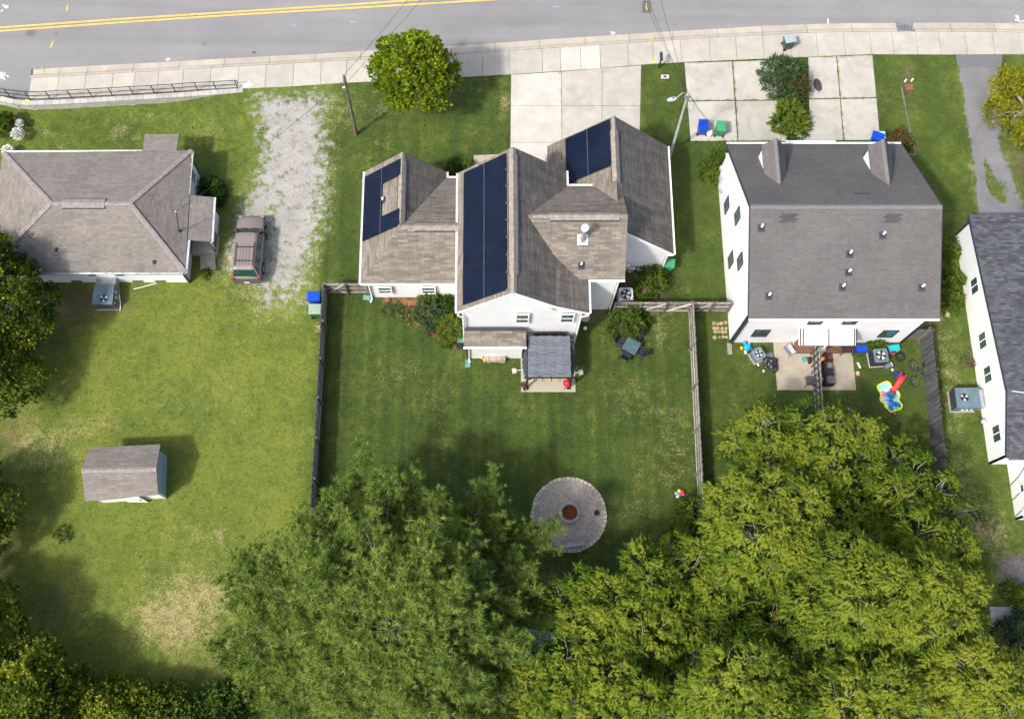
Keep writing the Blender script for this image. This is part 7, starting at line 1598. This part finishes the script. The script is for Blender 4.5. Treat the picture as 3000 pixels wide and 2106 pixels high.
frond_tree('small feathery tree at the foot of the east fence', [(810,680,60),(800,760,60)], 4.2, 114, 0.42)
frond_tree('feathery tree south of the gravel circle, right of the big pine', [(585,905,85),(640,1000,85),(335,1035,90),(250,1100,90),(420,1080,120),(520,1130,120),(700,1110,110),(380,1190,120),(640,1220,110),(790,1190,100),(480,1230,110)], 8.6, 107, 0.54)
frond_tree('low dark feathery tree between the big pine and the metal roofed shelter', [(90,1060,70),(40,1120,75),(130,1150,70)], 4.6, 108, 0.38, dense=0.8)
frond_tree('feathery tree at the bottom edge beside the big pine', [(100,1420,130),(230,1460,120),(300,1570,120),(60,1550,120),(430,1440,110),(560,1510,110),(450,1580,100),(250,1340,90),(650,1590,110),(700,1450,90)], 8.8, 109, 0.56)
frond_tree('feathery tree at the bottom edge with a dark hollow in its crown', [(1000,1430,140),(890,1500,110),(1130,1420,110),(1210,1510,100),(960,1590,110),(1150,1590,100),(1330,1460,90),(800,1560,90)], 10.0, 110, 0.58)
frond_tree('bright feathery tree at the bottom edge with pale forking limbs', [(1590,1410,125),(1530,1530,110),(1720,1490,110),(1800,1570,110),(1460,1600,110),(1680,1610,90),(1400,1560,80)], 10.6, 111, 0.62)
frond_tree('yellowest feathery tree in the bottom right corner', [(1980,1320,115),(2100,1400,125),(1990,1470,120),(2180,1500,120),(2090,1590,120),(2250,1410,90),(2270,1590,100),(1900,1400,90)], 9.8, 112, 0.76)

# ---- the big pine
def pine(label, px, py, zt, seed):
    rng = np.random.default_rng(seed); c = g(px, py, zt*0.85); t = thing('pine_tree', label, 'tree', (c.x, c.y, 0)); tr = MB()
    spine = limb(tr, (0,0,-0.2), (0.1,0.15,zt), 0.42, 0.05, rng, 0.01, 8, 9); P = []; D = []; TT = []
    nb = 124
    for i in range(nb):
        f = (i+rng.uniform(0,1))/nb; z0 = zt*(0.28+0.70*f); a = i*2.39996+rng.uniform(-0.35,0.35); Lb = (9.1*(1-f)**0.56+1.1)*(1-0.13*max(0, math.cos(a-R(20))))*rng.uniform(0.88,1.06)
        if math.cos(a-R(35)) > 0.85 and f < 0.25: Lb *= 1.12
        rise = Lb*rng.uniform(0.02,0.22); a3 = np.array((math.cos(a), math.sin(a), 0)); b0 = np.array((0.1*f,0.15*f,z0)); e = b0+a3*Lb+np.array((0,0,rise))
        off = rng.normal(size=3)*0.05*Lb; off[2] = -0.03*Lb; pts = [b0+(e-b0)*u+off*math.sin(math.pi*u) for u in np.linspace(0,1,7)]
        tr.tube(pts, [0.075*(1-u)+0.012 for u in np.linspace(0,1,7)], 5, caps=False)
        ns = int(7+Lb*2.3)
        for k in range(ns):
            u = 0.22+0.78*(k+rng.uniform(0,1))/ns; ii = min(5, int(u*6)); bp = pts[ii]+(pts[ii+1]-pts[ii])*(u*6-ii); sa = a+rng.choice((-1,1))*rng.uniform(0.35,1.15); Ls = rng.uniform(0.6,1.7)*(1.15-0.45*u)
            se = bp+np.array((math.cos(sa),math.sin(sa),rng.uniform(0.0,0.5)))*Ls; tr.tube([bp,(bp+se)/2+rng.normal(size=3)*0.08,se],[0.026,0.018,0.008],4,caps=False)
            nt = int(6+Ls*11)
            for q in range(nt):
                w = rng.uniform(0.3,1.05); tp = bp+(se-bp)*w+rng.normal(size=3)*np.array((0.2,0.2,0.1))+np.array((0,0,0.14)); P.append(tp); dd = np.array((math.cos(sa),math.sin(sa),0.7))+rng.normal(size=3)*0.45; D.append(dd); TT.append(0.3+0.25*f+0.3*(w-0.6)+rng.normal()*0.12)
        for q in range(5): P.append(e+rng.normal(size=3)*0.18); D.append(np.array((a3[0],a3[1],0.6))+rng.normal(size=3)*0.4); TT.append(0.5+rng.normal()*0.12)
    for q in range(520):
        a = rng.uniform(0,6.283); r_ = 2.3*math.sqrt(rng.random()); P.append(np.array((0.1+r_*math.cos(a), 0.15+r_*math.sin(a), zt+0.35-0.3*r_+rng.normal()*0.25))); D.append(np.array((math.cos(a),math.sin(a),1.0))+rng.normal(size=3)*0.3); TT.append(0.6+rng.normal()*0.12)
    P = np.array(P); D = nrm(np.array(D)); TT = np.array(TT); tr.build('trunk', BARK_PINE, t)
    K = 17; n = len(P); V = np.empty((n*K, 3, 3))
    d = nrm(np.repeat(D, K, 0)*0.75 + rng.normal(size=(n*K,3))*0.62); L = rng.uniform(0.22,0.36,n*K)[:, None]; s_ = nrm(np.cross(d, rng.normal(size=d.shape)))*0.021; b = np.repeat(P, K, 0)
    V[:, 0] = b-s_; V[:, 1] = b+s_; V[:, 2] = b+d*L
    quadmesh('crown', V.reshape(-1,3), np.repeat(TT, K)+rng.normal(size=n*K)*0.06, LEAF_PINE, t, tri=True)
    return n
pine('huge spreading pine with fine olive needles at the bottom centre', 1150, 1855, 11.6, 5)

# ---- maple by the road, western trees
broad_tree('round yellow-green maple turning orange in the front lawn beside the road', 1212,210, 7.4, 2.15, 21, LEAF_MAPLE, 40, 3.4, (0.4,0.8), 1300, (0.2,0.16), 'maple_tree', 0.4, upright=0.9, cluster=0.1, tvar=0.12, zc=4.2, under=0.5, trunk_r=0.13, warm=(0.75,-0.6,0.14))
broad_tree('tall broadleaf tree shading the rear of the bungalow at the left edge', -100,830, 7.4, 2.9, 22, LEAF_OAK, 26, 3.4, (0.9,1.4), 800, (0.21,0.15), 'broadleaf_tree', 0.36, cluster=0.15, tvar=0.18)
broad_tree('broadleaf tree at the left edge below the tall one', -70,1055, 6.0, 1.8, 23, LEAF_OAK, 14, 2.8, (0.8,1.2), 800, (0.21,0.15), 'broadleaf_tree', 0.4, cluster=0.16)
broad_tree('narrow leafy tree at the left edge beside the shed shadow', -150,1500, 5.6, 2.2, 24, LEAF_OAK, 12, 2.4, (0.8,1.3), 800, (0.2,0.14), 'broadleaf_tree', 0.3, cluster=0.15)
broad_tree('leafy tree on the left edge above the bottom left corner', -135,1850, 6.0, 2.1, 25, LEAF_OAK, 16, 2.6, (0.8,1.3), 850, (0.2,0.14), 'broadleaf_tree', 0.42, cluster=0.16)
broad_tree('bright yellow-green tree filling the bottom left corner', 40,2060, 5.6, 2.1, 26, LEAF_OAK, 20, 2.4, (0.9,1.4), 850, (0.21,0.16), 'broadleaf_tree', 0.5, cluster=0.18)
broad_tree('sunlit yellow-green bush tree at the bottom edge right of the corner', 310,2125, 4.0, 1.9, 27, LEAF_OAK, 16, 2.2, (0.8,1.25), 850, (0.2,0.15), 'broadleaf_tree', 0.5, cluster=0.16)
broad_tree('small mid green tree at the bottom edge left of the pine', 475,2150, 3.6, 1.6, 28, LEAF_BRIGHT, 12, 1.8, (0.7,1.1), 850, (0.18,0.13), 'broadleaf_tree', 0.5, cluster=0.15)
broad_tree('low dark shrubbery at the bottom edge below the pine', 620,2150, 3.2, 2.0, 29, LEAF_SHRUB, 12, 1.4, (0.7,1.1), 800, (0.18,0.13), 'broadleaf_tree', 0.5, cluster=0.15)
broad_tree('yellow leaved tree at the right edge beside the asphalt drive', 3032,290, 4.6, 2.1, 30, LEAF_YEL, 17, 1.9, (0.6,1.0), 850, (0.17,0.11), 'yellow_tree', 0.5, cluster=0.14, bark=BARK_PALE, zc=3.0)
for k, (x, y, z, r0) in enumerate(((-36.5,4.5,9,3.4),(-37,11,8,3.0),(-31,-5.5,7,3.0),(-24,-7.2,7,3.0),(-17,-8.0,7.4,3.2))):
    rng_ = None
    c = Vector((x,y,0)); px_ = 0
    def place(label, seed, c=c, z=z, r0=r0):
        o = broad_tree(label, 1427, 1053, z, r0, seed, LEAF_OAK, 13, 2.6, (1.0,1.6), 420, (0.24,0.18), 'broadleaf_tree', 0.42, cluster=0.17); o.location = c; return o
    place(('boundary tree beyond the left edge casting shade by the shed','boundary tree beyond the left edge north of the shed','boundary tree beyond the bottom left corner','boundary tree below the bottom edge left','boundary tree below the bottom edge by the pine')[k], 40+k)

# ---- shrubs
def shrub(label, px, py, r, h, seed, mat, n=7, leaf=(0.1,0.065), per=900, tone=0.5, name='shrub', spots=None, ell=1.0, group=None, tvar=0.14, zbase=0.0):
    return broad_tree(label, px, py, h, r*0.62, seed, mat, n, h*0.45, (r*0.42,r*0.6), per*3.0/max(r,0.5), (leaf[0]*1.35, leaf[1]*1.5), name, tone, zc=h*0.5, trunk_r=0.04, spots=spots, cat='shrub', group=group, cluster=0.07, tvar=tvar, under=0.55, zbase=zbase)
shrub('round dark green shrub behind the garage wing', 1912,822, 1.1, 1.7, 61, LEAF_BRIGHT, 9, tone=0.42)
shrub('wide bushy green shrub below the short fence by the patio table', 1843,935, 1.25, 1.5, 62, LEAF_BRIGHT, 11, tone=0.42)
shrub('clipped round green bush at the north-west corner of the tall white house', 2087,494, 0.85, 1.5, 63, LEAF_BRIGHT, 8, (0.07,0.05), 1300, 0.48)
shrub('smaller round bush behind the clipped one at the house corner', 2112,455, 0.55, 1.1, 64, LEAF_BRIGHT, 5, (0.07,0.05), 1300, 0.42)
shrub('large grey-green willowy bush on the island between the parking pads', 2298,222, 1.6, 2.4, 65, LEAF_GREY, 16, (0.17,0.05), 620, 0.5)
shrub('reddish berry bush on the island, right of the grey-green bush', 2340,252, 0.75, 1.6, 66, LEAF_RED, 7, (0.1,0.06), 800, 0.5, spots=(FLOWER_R,10,0.07))
shrub('bright ferny sumac bush at the south end of the island', 2320,340, 1.15, 1.5, 67, LEAF_BRIGHT, 9, (0.3,0.08), 420, 0.62)
shrub('small yellowish shrub tucked beside the ferny sumac', 2352,363, 0.5, 1.0, 68, LEAF_YEL, 4, (0.1,0.06), 600, 0.25)
shrub('leafy green shrub in the flower bed against the west wing', 1257,908, 0.95, 1.4, 69, LEAF_GREY, 8, (0.1,0.055), 800, 0.55)
shrub('upper leafy shrub touching the west wing wall', 1259,876, 0.6, 1.2, 70, LEAF_BRIGHT, 5, tone=0.5)
shrub('dark rose bush with white flowers at the inner corner of the bed', 1313,890, 0.55, 1.0, 71, LEAF_SHRUB, 5, tone=0.35, spots=(FLOWER_W,14,0.06))
shrub('fine leaved bright shrub by the house wall in the flower bed', 1318,950, 0.95, 1.3, 72, LEAF_BRIGHT, 9, (0.07,0.045), 1300, 0.72)
shrub('low flowering plant with yellow blooms at the lower end of the bed', 1310,987, 0.6, 0.6, 73, LEAF_BRIGHT, 6, (0.07,0.045), 1000, 0.6, spots=(FLOWER_Y,40,0.05))
shrub('golden flowered perennial clump in the middle of the bed', 1198,922, 0.6, 0.5, 74, LEAF_GREY, 6, (0.08,0.03), 700, 0.5, spots=(FLOWER_Y,60,0.055))
shrub('loose grassy plant in the bed beside the golden flowers', 1150,900, 0.6, 0.4, 75, LEAF_GREY, 6, (0.12,0.025), 600, 0.6)
shrub('small bush by the lower bed edge', 1262,960, 0.45, 0.45, 76, LEAF_GREY, 5, (0.08,0.03), 700, 0.5, spots=(FLOWER_Y,16,0.05))
shrub('dark clipped hedge left of the front door under the gable', 1336,492, 0.7, 0.9, 77, LEAF_SHRUB, 7, (0.07,0.05), 1200, 0.4)
shrub('yellowish hedge end right of the dark hedge by the front walk', 1366,486, 0.45, 0.8, 78, LEAF_BRIGHT, 4, (0.07,0.05), 1200, 0.6)
shrub('dark shrub with orange leaves in the shade east of the bungalow', 617,545, 0.75, 1.2, 79, LEAF_SHRUB, 7, tone=0.35, spots=(FLOWER_Y,26,0.07))
shrub('low dark shrub by the stoop of the bungalow', 640,575, 0.5, 0.8, 80, LEAF_SHRUB, 5, tone=0.3)
shrub('hydrangea bush with large white flower heads at the left edge', -8,360, 0.8, 1.0, 81, LEAF_BRIGHT, 9, (0.13,0.09), 600, 0.6, zbase=-0.55)
for px, py, r_, lb in ((53,356,0.2,'small white hydrangea head in the grass at the left edge'),(48,388,0.38,'largest white hydrangea clump at the left edge'),(18,436,0.3,'white hydrangea clump just above the bungalow roof')):
    rng = np.random.default_rng(int(px)); q = g(px,py,0.25); t = thing('hydrangea', lb, 'flowers', (q.x,q.y,-0.55)); u = unit(260,rng); u[:,2] = np.abs(u[:,2]); P = u*r_*np.array((1,1,0.8))*rng.uniform(0.7,1.15,260)[:, None]+np.array((0,0,0.55)); quadmesh('petals', leaves(P, nrm(u+rng.normal(size=u.shape)*0.5), 0.13, 0.12, rng, 0.5), rng.random(260), FLOWER_W, t); m = MB(); m.tube([(0,0,0),(0,0,0.6)],0.02,5); m.build('stem', BARK, t)
shrub('rose bush with red blooms behind the bright blue bin', 2628,412, 1.0, 1.2, 82, LEAF_RED, 9, (0.09,0.06), 700, 0.45, spots=(FLOWER_R,34,0.08))
shrub('ferny weed clump at the north end of the eastern gap', 2781,728, 0.75, 0.9, 83, LEAF_BRIGHT, 7, (0.2,0.05), 500, 0.6)
shrub('bushy weeds in the middle of the eastern gap', 2790,818, 0.8, 1.1, 84, LEAF_BRIGHT, 7, (0.13,0.08), 600, 0.5)
shrub('ferny weed clump below the bushy weeds in the eastern gap', 2786,872, 0.9, 0.9, 85, LEAF_BRIGHT, 8, (0.22,0.05), 480, 0.55)
shrub('small bright bush by the dark gravel patch at the right edge', 2985,1745, 0.8, 1.2, 86, LEAF_BRIGHT, 6, tone=0.75)
shrub('green weeds behind the large air conditioner', 2568,1012, 0.5, 0.7, 87, LEAF_BRIGHT, 5, tone=0.5)
shrub('bluish shrubs at the right edge below the plank platform', 2985,1880, 1.4, 2.0, 88, LEAF_GREY, 9, (0.13,0.08), 500, 0.3)
shrub('lone weed clump in the shade of the western lawn', 185,1560, 0.55, 0.3, 89, LEAF_BRIGHT, 6, (0.12,0.05), 260, 0.7)
shrub('low weeds along the east side of the bungalow stoop', 600,800, 0.35, 0.35, 90, LEAF_BRIGHT, 4, (0.1,0.04), 500, 0.5)

# ---- loose tufts and weeds over the lawns (too many to count)
def inpoly(X, Y, poly):
    ins = np.zeros(X.shape, bool); n = len(poly)
    for i in range(n):
        x0, y0 = poly[i][0], poly[i][1]; x1, y1 = poly[(i+1) % n][0], poly[(i+1) % n][1]
        c_ = ((y0 > Y) != (y1 > Y)) & (X < (x1-x0)*(Y-y0)/(y1-y0+1e-12)+x0); ins ^= c_
    return ins
rng = np.random.default_rng(77); NT = 42000
X = rng.uniform(-34, 36, NT); Y = rng.uniform(-3, 41, NT); keep = Y < np.interp(X, kin[:, 0], kin[:, 1])-0.1
lots = [gp, dp, gp3, gp2, pl([(1490,185),(1885,185),(1885,525),(1385,525),(1385,450),(1490,445)]), pl([(2000,185),(2270,170),(2292,375),(2365,375),(2365,165),(2562,160),(2585,416),(2020,420)]), pl([(-400,200),(712,200),(716,262),(174,318),(-400,330)]), pl([(1522,1152),(1690,1152),(1690,1000),(1522,1000)]), pl([(2272,1147),(2513,1147),(2513,1000),(2272,1000)])]
for q in lots: keep &= ~inpoly(X, Y, q)
keep &= np.hypot(X-fc_.x, Y-fc_.y) > 2.4
for (x0, y0, x1, y1) in ((-7.4,23.4,11.2,32.3),(-1.5,19.4,5.5,24),(15.2,20.4,26,32.3),(-30.5,24.4,-17.3,32.3),(30.3,8.6,45,28),(-23.3,10.2,-19.2,13.3)): keep &= ~((X > x0) & (X < x1) & (Y > y0) & (Y < y1))
X = X[keep]; Y = Y[keep]; nT = len(X); fd, fdi, ft, fs_ = fields(X, Y); K = 5
Z = np.array([zg(a, b) for a, b in zip(X, Y)])
Pt = np.repeat(np.stack([X, Y, Z], 1), K, 0) + rng.normal(size=(nT*K, 3))*np.array((0.04, 0.04, 0)); dv_ = nrm(rng.normal(size=(nT*K, 3))*np.array((1,1,0.15))+np.array((0,0,0.55))); L_ = rng.uniform(0.06, 0.15, nT*K)[:, None]; w_ = nrm(np.cross(dv_, np.array((0,0,1.0))))*0.016
T3 = np.empty((nT*K, 3, 3)); T3[:, 0] = Pt-w_; T3[:, 1] = Pt+w_; T3[:, 2] = Pt+dv_*L_
GRASS = leafmat('grass_blade', [(0,(0.04,0.066,0.016)),(0.38,(0.066,0.098,0.02)),(0.7,(0.105,0.147,0.027)),(0.9,(0.155,0.183,0.033)),(1,(0.32,0.26,0.13))], 0.25)
tag(quadmesh('grass', T3.reshape(-1, 3), np.repeat(ft+0.12*rng.normal(size=nT)+0.25*fd, K), GRASS, None, tri=True), 'short uneven grass tufts and weeds over the lawns', 'grass', kind='stuff')

# ---- weeds in the joints of the parking pads
Wp = []
for a, b in (((2146,176),(2162,416)),((2006,297),(2272,294)),((2451,163),(2472,412)),((2370,291),(2570,288)),((2006,186),(2552,163)),((2022,416),(2290,415)),((1640,209),(1647,415))):
    A, B_ = g(*a), g(*b); nn_ = int((B_-A).length/0.03)
    for k in range(nn_):
        u = k/nn_; dens = 0.5+0.5*math.sin(u*37+a[0])*math.sin(u*11+a[1])
        if a[0] == 1640: dens *= 0.25
        if rng.random() < dens*0.8: Wp.append((A.x+(B_.x-A.x)*u, A.y+(B_.y-A.y)*u, 0.0))
Wp = np.repeat(np.array(Wp), 6, 0); Wp = Wp + rng.normal(size=Wp.shape)*np.array((0.035,0.035,0)); nW_ = len(Wp)
dv_ = nrm(rng.normal(size=(nW_,3))*np.array((1,1,0.2))+np.array((0,0,0.9))); w_ = nrm(np.cross(dv_, np.array((0,0,1.0))))*0.014; T3 = np.empty((nW_,3,3)); T3[:,0] = Wp-w_; T3[:,1] = Wp+w_; T3[:,2] = Wp+dv_*rng.uniform(0.06,0.16,nW_)[:, None]
tag(quadmesh('weeds', T3.reshape(-1,3), 0.6+0.2*rng.normal(size=nW_), GRASS, None, tri=True), 'thin weeds growing in the joints of the parking pads', 'weeds', kind='stuff')
